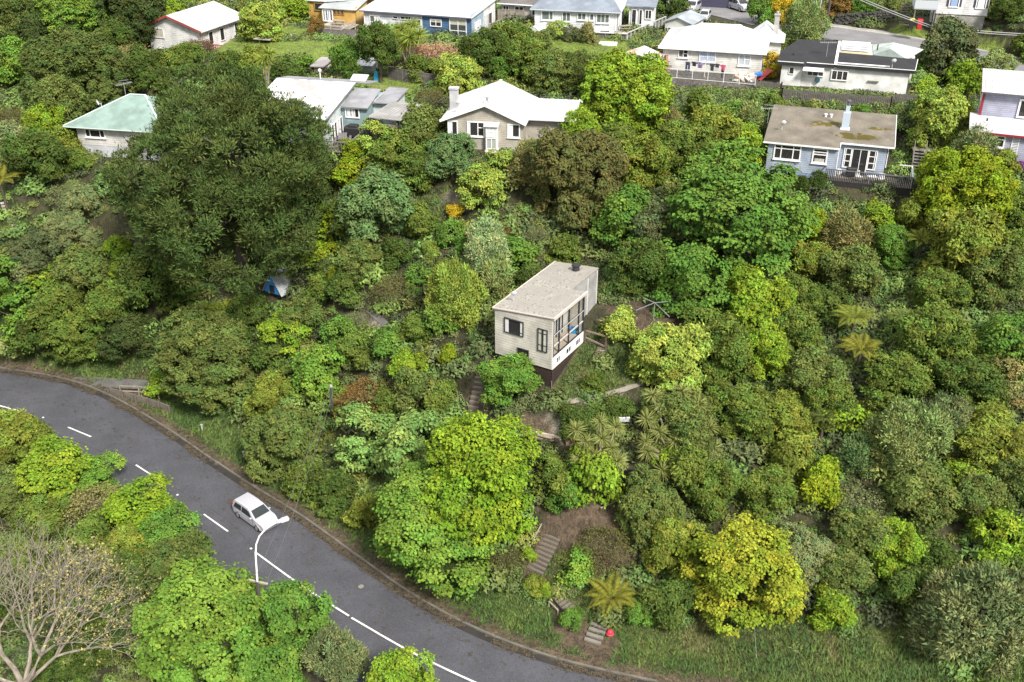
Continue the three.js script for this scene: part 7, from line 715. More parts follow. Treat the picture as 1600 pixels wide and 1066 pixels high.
// ---------- low growth between the trees, and grass: nobody could count these ----------
{
  const mk = (seed, n, R) => { const r = rngOf(seed), L = new Leaves(); for (let i = 0; i < n; i++) { const d = rv(r); d[1] = Math.abs(d[1]); const q = R * (.5 + .55 * r()), w = rv(r), N = nrm([d[0] + w[0] * .8, d[1] + .5 + w[1] * .8, d[2] + w[2] * .8]), l = nrm(crs(N, rv(r))), s = nrm(crs(N, l)), z = .75 + .6 * r(), k = tint(r, 1, .3); L.col(k).blade([d[0] * q * 1.2, d[1] * q * .8, d[2] * q * 1.2], l, s, .21 * z, .14 * z); } return L.geo(); };
  const g = mk(6, 380, .95), r = rngOf(99), list = [], pal = ['mid', 'deep', 'green', 'olive', 'mid', 'deep', 'olivedeep', 'bright', 'dark', 'green', 'oliveyellow'].map(t => TONE[t].map(v => v * 1.3));
  for (let z = -150; z < -30; z += 1.1) for (let x = -80; x < 80; x += 1.1) {
    const X = x + (r() - .5) * 1.1, Z = z + (r() - .5) * 1.1, sz = .5 + 1.25 * r() * r(), c = pal[Math.floor(fbm(X * .25, Z * .25, 0, 2, 3) * 1.6 * pal.length + r() * 4) % pal.length];
    const [px, py] = pixelOf(X, T(X, Z), Z); if (px < -420 || px > 2020 || py < -30 || py > 1180) continue;
    const { s, r: q } = roadAt(X, Z); if (s > -q.w - 1.2 && s < 2.2 + 2.4 * vnoise(X * .3, Z * .3, 0, 8)) continue;
    const k = areaAt(X, Z); if (k && !(k === 'rough' && r() < .16 && s > 4)) continue; if (nearPad(X, Z, .25) || streetAt(X, Z).d < 5) continue;
    list.push([X, T(X, Z) - .1, Z, sz, r() * 6.28, c, .8 + .5 * r()]);
  }
  for (let i = 0; i < 900; i++) { const t = r(), q = t < .4 ? [lerp(1035, 1195, r()), lerp(140, 178, r())] : [lerp(1195, 1440, r()), lerp(140, 196, r())], p = hit(...q), c = pal[Math.floor(r() * pal.length)]; if (PADS.some(k => { const [u, v] = k.f.l(p[0], p[2]); return u > k.x0 - .1 && u < k.x1 + .1 && v > k.z0 - .1 && v < k.z1 - .1; })) continue; list.push([p[0], p[1] - .15, p[2], .4 + .5 * r(), r() * 6.28, c, .8 + .5 * r()]); }
  const m = new THREE.InstancedMesh(g, new THREE.MeshStandardMaterial({ color: 0xffffff, roughness: .75, side: THREE.DoubleSide, vertexColors: true }), list.length), M = new THREE.Matrix4(), C = new THREE.Color();
  list.forEach(([x, y, z, s, a, c, b], i) => { m.setMatrixAt(i, M.compose(new THREE.Vector3(x, y, z), new THREE.Quaternion().setFromEuler(new THREE.Euler(0, a, 0)), new THREE.Vector3(s, s * (.8 + .3 * b), s))); m.setColorAt(i, C.setRGB(c[0] * b, c[1] * b, c[2] * b)); });
  m.name = 'undergrowth'; m.castShadow = m.receiveShadow = true; scene.add(m); tag(m, 'tangled low green scrub filling the gaps between the trees', 'undergrowth', null, 'stuff');
  const tg = (() => { const q = rngOf(61), L = new Leaves(); for (let i = 0; i < 9; i++) { const a = q() * 6.28, l = nrm([Math.cos(a) * .6, .9, Math.sin(a) * .6]); L.col(tint(q, 1, .35)).blade([(q() - .5) * .25, 0, (q() - .5) * .25], l, [-Math.sin(a), 0, Math.cos(a)], .16 + .2 * q(), .045); } return L.geo(); })();
  const gl = [];
  for (let z = -150; z < -34; z += .2) for (let x = -72; x < 72; x += .2) {
    const X = x + (r() - .5) * .2, Z = z + (r() - .5) * .2; if (Z < -95 && r() < .6) continue; const [px, py] = pixelOf(X, 0, Z); const { s, r: q } = roadAt(X, Z); let k = null;
    if (s < 0 && s > -q.w - .3) continue; if (s > .6 && s < 6) k = 'verge'; else if (s > 0 || Z < -60) k = areaAt(X, Z);
    if (!k || k === 'dirt' || k === 'path' || k === 'yard') continue; if (s > 0 && s < 1.1 && r() < .75) continue; if (k === 'verge' && areaAt(X, Z) === 'dirt') continue; if (nearPad(X, Z, .1)) continue; const y = T(X, Z); if (streetAt(X, Z).d < 4.7) continue;
    const [qx, qy] = pixelOf(X, y, Z); if (qx < -20 || qx > 1620 || qy < -10 || qy > 1090) continue;
    const n = vnoise(X * .6, Z * .6, 0, 15), c = k === 'lawn' ? [.2, .28, .04] : n > .8 ? [.14, .15, .045] : n > .4 ? [.1, .155, .028] : [.065, .125, .022];
    gl.push([X, y, Z, k === 'lawn' ? .45 : .7 + .7 * r(), r() * 6.28, c, .75 + .5 * r()]);
  }
  const h = new THREE.InstancedMesh(tg, m.material, gl.length);
  gl.forEach(([x, y, z, s, a, c, b], i) => { h.setMatrixAt(i, M.compose(new THREE.Vector3(x, y, z), new THREE.Quaternion().setFromEuler(new THREE.Euler(0, a, 0)), new THREE.Vector3(s, s, s))); h.setColorAt(i, C.setRGB(c[0] * b, c[1] * b, c[2] * b)); });
  h.name = 'grass'; h.castShadow = h.receiveShadow = true; scene.add(h); tag(h, 'rough green grass on the road bank, clearings and lawns', 'grass', null, 'stuff');
  // the bush goes on past both sides of the view
  const fill = []; for (let i = 0; i < 2600; i++) { const X = (r() - .5) * 190, Z = -32 - r() * 100, y = T(X, Z), [px, py] = pixelOf(X, y + 2, Z); if ((px > -130 && px < 1730) || px < -700 || px > 2300 || py > 1300) continue; const { s, r: q } = roadAt(X, Z); if (s > -q.w - 3.5 && s < 4.5) continue; if (streetAt(X, Z).d < 7 || nearPad(X, Z, 3) || fill.some(f => Math.hypot(f[0] - X, f[2] - Z) < 3.1)) continue; fill.push([X, y, Z, .75 + .7 * r(), r() * 6.28, pal[Math.floor(r() * pal.length)], .85 + .35 * r()]); }
  const fm = new THREE.InstancedMesh(treeGeo('dome', 'm', 0).crown, m.material, fill.length); fill.forEach(([x, y, z, s, a, c, b], i) => { fm.setMatrixAt(i, M.compose(new THREE.Vector3(x, y + 1.7 * s, z), new THREE.Quaternion().setFromEuler(new THREE.Euler(0, a, 0)), new THREE.Vector3(s, s, s))); fm.setColorAt(i, C.setRGB(c[0] * b, c[1] * b, c[2] * b)); }); fm.name = 'bush'; fm.castShadow = fm.receiveShadow = true; scene.add(fm); tag(fm, 'dense bush carrying on past both sides of the hillside', 'bush', null, 'stuff');
  console.log('bush', fill.length, 'undergrowth', list.length, 'grass', gl.length);
}
{ let t = 0; const seen = new Set(); let u = 0; scene.traverse(o => { if (o.isMesh && !o.isInstancedMesh) { const n = (o.geometry.index?.count ?? o.geometry.attributes.position.count) / 3; t += n; if (!seen.has(o.geometry.uuid + o.material.uuid)) { seen.add(o.geometry.uuid + o.material.uuid); u += n; } } }); console.log('triangles', t, 'unique', u); }
// ---------- vehicles ----------
function makeCar(label, paint) {
  const g = thing('parked_car', label, 'car', [0, 0, 0], 0, 'white cars'), W = .84, taper = (y) => y < .95 ? 0 : (y - .95) * .26, zAt = (y) => W - taper(y) + .0;
  const sh = new THREE.Shape(); sh.moveTo(-2.0, .3); sh.lineTo(-2.06, .56); sh.lineTo(-2.02, .95); sh.quadraticCurveTo(-1.96, 1.3, -1.72, 1.5); sh.quadraticCurveTo(-1.2, 1.58, -.3, 1.57); sh.quadraticCurveTo(.15, 1.56, .36, 1.47); sh.lineTo(1.08, 1.0); sh.quadraticCurveTo(1.6, .97, 1.9, .82); sh.quadraticCurveTo(2.08, .72, 2.08, .5); sh.lineTo(2.02, .28);
  for (const x of [1.3, -1.28]) { sh.lineTo(x + .36, .28); sh.absarc(x, .3, .36, 0, Math.PI, false); sh.lineTo(x - .36, .28); } sh.lineTo(-2, .28);
  const e = new THREE.ExtrudeGeometry(sh, { depth: 2 * W - .16, bevelEnabled: true, bevelSize: .05, bevelThickness: .08, bevelSegments: 3, curveSegments: 8 }); e.translate(0, 0, -(W - .08)); const p = e.attributes.position; for (let i = 0; i < p.count; i++) { const y = p.getY(i), x = p.getX(i); p.setZ(i, p.getZ(i) * (1 - taper(y) / W) * (1 - .1 * smooth(1.5, 2.1, Math.abs(x)))); } e.computeVertexNormals(); put('body', e, paint, g);
  const gl = std([.022, .028, .03], .04), q = (name, pts, mat) => { const m = new MB(); for (let i = 1; i < pts.length - 1; i++) m.tri(pts[0], pts[i], pts[i + 1]); m.build(name, mat, g); };
  for (const s of [1, -1]) { const P = (x, y) => [x, y, s * (zAt(y) + .012)]; q('side_window', [P(-.62, 1.0), P(.78, 1.0), P(.3, 1.4), P(-.02, 1.45), P(-.62, 1.46)], gl); q('side_window', [P(-1.72, 1.02), P(-.72, 1.0), P(-.72, 1.46), P(-1.52, 1.42)], gl);
    const d = new MB(); for (const [a, b, c, h] of [[-.67, .34, -.66, 1.5], [.82, .36, .86, 1.0], [-1.0, .34, -.99, .98]]) d.quad([a, b, s * (W + .004)], [c + .012, b, s * (W + .004)], [c + .012, Math.min(h, .95), s * (W + .004)], [a, Math.min(h, .95), s * (W + .004)]); d.build('door_seam', MAT.dark, g); const st = new MB(); st.box(-1.6, 1.6, .52, .58, s > 0 ? W : -W - .02, s > 0 ? W + .02 : -W); st.build('side_moulding', std([.3, .29, .3], .6), g); const hd = new MB(); for (const x of [-.55, -1.15]) hd.box(x, x + .16, .84, .88, s > 0 ? W : -W - .03, s > 0 ? W + .03 : -W); hd.build('door_handle', paint, g);
    for (const x of [1.3, -1.28]) { const w = new THREE.Group(); const t = put('wheel', new THREE.CylinderGeometry(.3, .3, .19, 22).rotateX(Math.PI / 2), MAT.rubber, g); t.position.set(x, .3, s * (W - .08)); const r = put('rim', new THREE.CylinderGeometry(.19, .19, .2, 16).rotateX(Math.PI / 2), std([.42, .42, .44], .4, { metalness: .5 }), t); r.position.z = s * .004; }
    const mi = put('mirror', new RoundedBoxGeometry(.12, .13, .18, 2, .04), paint, g); mi.position.set(.74, 1.05, s * (W + .08)); const hl = put('headlight', new RoundedBoxGeometry(.2, .16, .34, 2, .05), std([.6, .62, .64], .15), g); hl.position.set(1.93, .7, s * .58); const tl = put('tail_light', new RoundedBoxGeometry(.1, .42, .14, 2, .04), std([.35, .02, .02], .3), g); tl.position.set(-1.97, 1.0, s * .68); const rr = new MB(); rr.bar([-1.6, 1.55, s * .62], [.1, 1.58, s * .62], .04); rr.build('roof_rail', std([.2, .2, .21], .5), g); }
  const z0 = .7, z1 = .6; q('windscreen', [[1.1, 1.085, z0], [1.1, 1.085, -z0], [.46, 1.505, -z1], [.46, 1.505, z1]], gl); q('rear_window', [[-2.1, 1.04, -.66], [-2.1, 1.04, .66], [-1.86, 1.48, .6], [-1.86, 1.48, -.6]], gl); const gr = new MB(); gr.box(2.05, 2.09, .56, .66, -.34, .34); gr.box(2.05, 2.1, .33, .42, -.6, .6); gr.build('grille', MAT.black, g); const np = new MB(); np.box(2.09, 2.105, .44, .54, -.2, .2); np.build('number_plate', std([.65, .65, .66], .5), g); const ub = new MB(); ub.box(-1.9, 1.9, .16, .34, -.7, .7); ub.build('underbody', MAT.black, g); const wp = new MB(); wp.bar([1.09, 1.12, .5], [.87, 1.26, -.05], .02); wp.bar([1.09, 1.12, -.05], [.87, 1.26, -.6], .02); wp.build('wiper', MAT.black, g);
  return g;
}
{
  const paint = new THREE.MeshPhysicalMaterial({ color: new THREE.Color().setRGB(.44, .44, .47), roughness: .35, clearcoat: .8, clearcoatRoughness: .08 });
  const A = onLevel(371.5, 809, 0), B = onLevel(400, 832.5, 0), dx = B[0] - A[0], dz = B[2] - A[2], a = Math.atan2(-dz, dx) + .05, c = makeCar('white hatchback on the road beside the lime maple and the street lamp', paint), mx = (A[0] + B[0]) / 2, mz = (A[2] + B[2]) / 2;
  c.scale.setScalar(.9); const X = mx - Math.sin(a) * .8, Z = mz - Math.cos(a) * .8; c.position.set(X, roadY(X, Z) + .005, Z); c.rotation.y = a;
  const cl = (px, py, e, ry, s, label) => { const o = c.clone(); o.name = numbered('parked_car'); const p = onLevel(px, py, e); o.position.set(...p); o.rotation.y = ry; o.scale.setScalar(s); o.userData = { ...c.userData, label }; scene.add(o); };
  cl(1155, 15, 21.25, -1.15, .88, 'white car parked across the upper street left of the yellow flowering tree'); cl(1082, 17, 21.3, -2.0, .85, 'white car parked behind the grey garage'); cl(1101, 30, 21.25, -1.9, .7, 'pale car mostly hidden at the right wall of the grey garage');
}
// ---------- street lamps, poles and wires ----------
function wire(name, label, pts, group, r = .014, mat = std([.12, .12, .12], .7), sag = .03) { const m = new MB(), o = thing(name, label, 'wire', pts[0], 0, group), b = pts[0]; for (let k = 0; k < pts.length - 1; k++) { const A = pts[k], B = pts[k + 1], q = [], L = Math.hypot(B[0] - A[0], B[1] - A[1], B[2] - A[2]); for (let i = 0; i <= 12; i++) { const t = i / 12; q.push([lerp(A[0], B[0], t) - b[0], lerp(A[1], B[1], t) - b[1] - L * sag * 4 * t * (1 - t), lerp(A[2], B[2], t) - b[2]]); } m.tube(q, r, 4, false); } m.build('cable', mat, o); }
const poleWood = std([.17, .15, .135], .9, { map: woodTex }), lampGrey = std([.5, .51, .54], .4);
let lampTop;
{
  const b = onLevel(405, 985, 0), H = 6.9, o = thing('street_lamp', 'street lamp with curved white arm on a wooden pole over the road', 'street lamp', [b[0], -.2, b[2]]), m = new MB(); { const q = onLevel(402, 903, H - 1.4); lampTop = [q[0], H - 1.1, q[2]]; }
  const pq = onLevel(402, 903, H - 1.4), pt0 = [pq[0] - b[0], H - 1.2, pq[2] - b[2]]; m.tube([[0, -.5, 0], pt0], [.16, .12], 10); m.build('pole', poleWood, o); const xa = new MB(); xa.bar([pt0[0] - .55, H - 1.5, pt0[2] - .12], [pt0[0] + .6, H - 1.62, pt0[2] + .1], .1); xa.build('crossarm', MAT.palewood, o);
  const tip = onLevel(447, 811, H + 1.0), base = onLevel(401, 868, H - .3), T1 = [tip[0] - b[0], H + 1.2, tip[2] - b[2]], s = new MB(), pt = [[402, 910, H - 1.3], [399, 866, H - .35], [400, 851, H + .1], [405, 838, H + .5], [414, 828, H + .82], [427, 819, H + 1.06], [438, 814, H + 1.18]].map(([x, y, h]) => { const q = onLevel(x, y, h - .2); return [q[0] - b[0], h, q[2] - b[2]]; }); s.tube(pt, [.055, .054, .052, .05, .046, .044, .042], 8); s.build('arm', std([.7, .71, .73], .4), o);
  const hd = new THREE.Group(); const d = nrm([T1[0], 0, T1[2]]), mm = new MB(); mm.add(new RoundedBoxGeometry(.78, .14, .28, 3, .06)); const h = put('lamp_head', mm.geo(), lampGrey, o); h.position.set(T1[0] * .92, H + 1.2, T1[2] * .92); h.rotation.y = Math.atan2(-d[2], d[0]); const le = put('lens', new RoundedBoxGeometry(.5, .06, .28, 2, .03), std([.5, .52, .53], .2), h); le.position.set(.1, -.08, 0); const cp = put('top_cover', new RoundedBoxGeometry(.46, .05, .26, 2, .02), std([.42, .43, .45], .6), h); cp.position.set(.12, .085, 0);
}
{ // lamp peeping out of the yellowing tree
  const p = hit(268, 610, 0), o = thing('street_lamp', 'grey street lamp head poking out of the tree by the driveway', 'street lamp', p), q = onLevel(249, 558, p[1] + 3.4), t = [q[0] - p[0], 3.4, q[2] - p[2]], m = new MB(); m.tube([[0, -.4, 0], [0, 2.9, 0]], .1, 8); m.build('pole', poleWood, o); const a = new MB(); a.tube([[0, 2.7, 0], [t[0] * .4, 3.3, t[2] * .4], [t[0] * .85, 3.42, t[2] * .85]], .045, 7); a.build('arm', lampGrey, o); const h = put('lamp_head', new RoundedBoxGeometry(.85, .15, .3, 3, .06), lampGrey, o); h.position.set(...t); h.rotation.y = Math.atan2(-t[2], t[0]); const le = put('lens', new RoundedBoxGeometry(.5, .06, .24, 2, .03), std([.5, .52, .53], .2), h); le.position.set(.08, -.08, 0);
}
{
  const p = hit(517, 640, 0), o = thing('power_pole', 'pale concrete power pole rising from the fresh bright maple', 'pole', p), top = onLevel(517, 604, p[1] + 5.2), h = 5.2; const m = new MB(); m.tube([[0, -.5, 0], [top[0] - p[0], h, top[2] - p[2]]], [.16, .12], 8); m.build('pole', std([.34, .33, .31], .9), o); const xa = new MB(); xa.tube([[top[0] - p[0], h, top[2] - p[2]], [top[0] - p[0], h + .12, top[2] - p[2]]], [.14, .08], 8); xa.build('cap', std([.4, .39, .37], .8), o); const pt = [p[0] + top[0] - p[0], p[1] + h - .2, top[2]];
  wire('overhead_wire', 'left of the thin wires between the lamp pole and the pale power pole', [lampTop, [pt[0] - .1, pt[1], pt[2]]], 'overhead wires'); wire('overhead_wire', 'right of the thin wires between the lamp pole and the pale power pole', [[lampTop[0] + .5, lampTop[1] - .7, lampTop[2]], [pt[0] + .1, pt[1] - .3, pt[2]]], 'overhead wires');
  const g1 = hit(1300, 1010, 0); wire('stay_wire', 'thin wire hanging from the golden tree to the roadside grass', [[g1[0] - 5, .3, g1[2] + 1.2], [g1[0] - 5.2, 5, g1[2] - 2.2]], 'overhead wires', .008, MAT.steel, .005); wire('stay_wire', 'thin wire beside the hanging lime bush', [hit(1272, 1020, .2), hit(1300, 980, 2)], 'overhead wires', .008, MAT.steel, .005);
}
{
  const pole = (px, py, h, label, lean = 0) => { const p = hit(px, py, 0), o = thing('power_pole', label, 'pole', p, 0, 'power poles of the upper street'), m = new MB(); m.tube([[0, -.5, 0], [lean * h, h, 0]], [.15, .1], 8); m.build('pole', poleWood, o); for (const y of [h - .4, h - 1.1]) { const x = new MB(); x.bar([lean * y - .9, y, .3], [lean * y + .9, y, -.3], .1); x.build('crossarm', poleWood, o); } return [p[0] + lean * h, p[1] + h - .4, p[2]]; };
  const a = pole(1277, 36, 7, 'left dark pole beside the pale lamp post of the upper street', .06), b = pole(1292, 40, 7.2, 'right dark pole by the stone wall of the upper street'), p = hit(1276, 38, 0), o = thing('street_lamp', 'pale lamp post by the upper street', 'street lamp', p); const m = new MB(); m.tube([[0, -.2, 0], [.3, 4.2, 0], [.7, 5, .1], [1.3, 5.2, .3]], .06, 7); m.build('pole', std([.55, .55, .53], .6), o); const h = put('lamp_head', new RoundedBoxGeometry(.6, .12, .25, 2, .05), lampGrey, o); h.position.set(1.5, 5.22, .36);
  const q = hit(1595, 76, 0), e = [q[0], q[1] + 1.5, q[2]], po = thing('fence_post', 'grey post by the street at the right edge', 'post', q); new MB().tube([[0, -.3, 0], [0, 1.6, 0]], .09, 8).build('pole', std([.4, .4, .38], .8), po); const w = std([.28, .28, .27], .7), s0 = onLevel(1322, -14, 27), s1 = onLevel(1455, 40, 24.2); wire('overhead_cable', 'upper of the thick twin cables crossing the top right grass', [s0, s1, [e[0] + 3, e[1] + .1, e[2] + .5]], 'overhead wires', .05, w, .012); wire('overhead_cable', 'lower of the thick twin cables crossing the top right grass', [[s0[0], s0[1] - .25, s0[2]], [s1[0], s1[1] - .2, s1[2]], [e[0] + 3, e[1] - .1, e[2] + .5]], 'overhead wires', .05, w, .012);
  for (let i = 0; i < 3; i++) wire('overhead_wire', ['highest of the thin wires leaving the upper street poles', 'middle one of the thin wires leaving the upper street poles', 'lowest of the thin wires leaving the upper street poles'][i], [[a[0], a[1] - i * .5, a[2]], onLevel(1235 + i * 9, 36, 23.5 - i * .3)], 'overhead wires', .02, w);
}
{ // dry stone wall of the upper street
  const o = thing('stone_wall', 'rough dark stone wall beside the upper street', 'wall', hit(1310, 36)), A = hit(1306, 37), B = hit(1400, 30), r = rngOf(31), mats = [.05, .07, .09].map(v => std([v, v * .95, v * .88], .95, { map: concTex })), g = [0, 1, 2].map(() => { const q = new THREE.IcosahedronGeometry(.24, 1), p = q.attributes.position; for (let i = 0; i < p.count; i++) { const k = .8 + .4 * hash2(Math.round(p.getX(i) * 50), Math.round(p.getY(i) * 50 + p.getZ(i) * 31)); p.setXYZ(i, p.getX(i) * k * 1.3, p.getY(i) * k * .75, p.getZ(i) * k); } q.computeVertexNormals(); return q; });
  for (let j = 0; j < 4; j++) for (let i = 0; i < 24; i++) { const t = (i + (j % 2) * .5 + r() * .2) / 24, m = put('stone', g[(i + j) % 3], mats[Math.floor(r() * 3)], o); m.position.set(lerp(A[0], B[0], t) - o.position.x, lerp(A[1], B[1], t) - o.position.y + .1 + j * .27, lerp(A[2], B[2], t) - o.position.z - j * .05); m.rotation.set(r() * .4, r() * 6, 0); m.scale.setScalar(.85 + r() * .4); }
}
// ---------- steps, rails, paths ----------
function steps(label, a, b, n, w, mat, opt = {}) { // flight of single treads following the bank between two points of the photograph
  const A = hit(...a), B = hit(...b), o = thing('garden_steps', label, 'steps', A, 0, 'garden steps'), dx = B[0] - A[0], dz = B[2] - A[2], ry = Math.atan2(dx, dz) + (opt.turn || 0), L = Math.hypot(dx, dz), dep = Math.min(.34, L / n * .95);
  for (let i = 0; i < n; i++) { const t = i / (n - 1), x = dx * t, z = dz * t, m = put('tread', opt.geo ||= new RoundedBoxGeometry(w, .14, dep, 1, .025), mat, o); m.position.set(x, lerp(A[1], B[1], t) - A[1] + .1, z); m.rotation.y = ry + Math.sin(i * 7) * .05; const f = put('riser', opt.g2 ||= new RoundedBoxGeometry(w * .94, .3, .06, 1, .015), opt.riser || MAT.wood, o); f.position.set(x + Math.sin(ry) * dep * .42, lerp(A[1], B[1], t) - A[1] - .1, z + Math.cos(ry) * dep * .42); f.rotation.y = ry; }
  if (opt.rail) { const s = opt.rail, P = (t, h) => [dx * t - Math.cos(ry) * s, lerp(A[1], B[1], t) - A[1] + h, dz * t + Math.sin(ry) * s], m = new MB(); m.bar(P(-.05, .75), P(1.08, .75), .06); m.build('handrail', MAT.palewood, o); for (const t of [0, .35, .7, 1]) new MB().bar(P(t, -.3), P(t, .75), .07).build('post', MAT.wood, o); }
}
const slab = std([.3, .27, .24], .9, { map: concTex }), oldw = std([.26, .225, .185], .9, { map: woodTex });
steps('long flight of worn timber steps with a pale handrail left of the bright leafy shrub', [862, 842], [836, 893], 9, 1.25, oldw, { rail: .85 });
steps('dark log steps below the small cabbage tree', [986, 736], [983, 778], 6, .95, std([.1, .085, .07], .95, { map: woodTex }));
steps('short timber steps on the lawn right of the glazed sunroom', [945, 534], [935, 559], 5, .7, std([.28, .21, .15], .9, { map: woodTex }), { riser: std([.5, .49, .46], .8) });
steps('narrow garden steps left of the brown based house', [754, 578], [740, 638], 9, .8, std([.24, .19, .16], .95, { map: concTex }));
steps('lowest concrete steps onto the road verge', [936, 980], [926, 1004], 4, 1.1, slab); steps('slab steps on the lowest path', [874, 932], [892, 952], 5, 1.1, std([.22, .19, .165], .9, { map: concTex }));
steps('pale timber steps under the yellow tree fern at the left edge', [8, 318], [24, 358], 9, .85, std([.45, .42, .38], .9));
function rail(name, label, pts, h, mat, cat = 'handrail', w = .07) { const P = pts.map(([a, b]) => hit(a, b, h)), o = thing(name, label, cat, P[0]), b = P[0]; for (let i = 0; i < P.length - 1; i++) new MB().bar([P[i][0] - b[0], P[i][1] - b[1] + h, P[i][2] - b[2]], [P[i + 1][0] - b[0], P[i + 1][1] - b[1] + h, P[i + 1][2] - b[2]], w).build('rail', mat, o); for (const p of P) new MB().bar([p[0] - b[0], p[1] - b[1] - .4, p[2] - b[2]], [p[0] - b[0], p[1] - b[1] + h, p[2] - b[2]], w).build('post', mat, o); }
rail('handrail', 'upper pale rail beside the driveway ramp', [[186, 603], [215, 604], [246, 608]], .8, MAT.palewood); rail('handrail', 'lower pale rail beside the driveway ramp', [[188, 611], [216, 612], [247, 616]], .8, MAT.palewood); rail('handrail', 'short pale rail at the slab steps', [[858, 940], [872, 954]], .4, MAT.palewood); rail('handrail', 'thin pale post rail beside the dark log steps', [[1003, 738], [1000, 756]], .6, MAT.palewood);
{ // low retaining wall of planks and posts by the road
  const o = thing('retaining_wall', 'low timber plank retaining wall with posts beside the driveway ramp', 'wall', hit(170, 617)), b = o.position, P = [[170, 617], [192, 623], [213, 629], [232, 634], [249, 640], [266, 647]].map(([x, y]) => hit(x, y)); for (let i = 0; i < P.length; i++) { const p = P[i]; new MB().bar([p[0] - b.x, p[1] - b.y - .4, p[2] - b.z], [p[0] - b.x, p[1] - b.y + .85, p[2] - b.z], .16).build('post', MAT.wood, o); if (i < P.length - 1) for (let k = 0; k < 3; k++) { const q = P[i + 1]; new MB().bar([p[0] - b.x, p[1] - b.y + .12 + k * .25, p[2] - b.z - .1], [q[0] - b.x, q[1] - b.y + .12 + k * .25, q[2] - b.z - .1], .05, .22).build('plank', std([.26 + k * .02, .235 + k * .02, .2 + k * .02], .95, { map: woodTex }), o); } }
}
{ // driveway ramp laid on the bank
  const m = new MB(), A = [[100, 597], [150, 605], [190, 608], [250, 612]], B = [[100, 590], [150, 590], [190, 593], [250, 596]].map((p, i) => p); for (let i = 0; i < 3; i++) for (let k = 0; k < 6; k++) { const t0 = k / 6, t1 = (k + 1) / 6, q = (t, L) => { const x = lerp(L[i][0], L[i + 1][0], t), y = lerp(L[i][1], L[i + 1][1], t), p = hit(x, y); return [p[0], p[1] + .07, p[2]]; }; m.quad(q(t0, A), q(t1, A), q(t1, B), q(t0, B)); } tag(m.build('driveway', std([.17, .165, .16], .9, { map: concTex })), 'short grey driveway ramp off the bend, strewn with brown leaves', null, null, 'structure');
  const G = [[880, 631], [912, 625], [945, 618], [978, 609], [1006, 600]], mg = new MB(); for (let i = 0; i < 4; i++) for (let k = 0; k < 4; k++) { const q = (t, o) => { const p = hit(lerp(G[i][0], G[i + 1][0], t) + o * .4, lerp(G[i][1], G[i + 1][1], t) + o + (hash2(i * 4 + Math.round(t * 4), Math.sign(o) + 2) - .5) * 2); return [p[0], p[1] + .09, p[2]]; }; mg.quad(q(k / 4, 3.2), q((k + 1) / 4, 3.2), q((k + 1) / 4, -3.2), q(k / 4, -3.2)); } tag(mg.build('path', std([.34, .3, .25], .95, { map: concTex })), 'pale worn gravel path across the grass right of the flat roofed house', null, null, 'structure');
  const m2 = new MB(), C = [[576, 485], [600, 506], [622, 528], [640, 552]]; for (let i = 0; i < 3; i++) for (let k = 0; k < 4; k++) { const q = (t, o) => { const p = hit(lerp(C[i][0], C[i + 1][0], t) + o, lerp(C[i][1], C[i + 1][1], t) - o * .5); return [p[0], p[1] + .08, p[2]]; }; m2.quad(q(k / 4, -5), q((k + 1) / 4, -5), q((k + 1) / 4, 5), q(k / 4, 5)); } tag(m2.build('path', std([.2, .19, .18], .9, { map: concTex })), 'narrow grey concrete path on the bank left of the flat roofed house', null, null, 'structure');
}
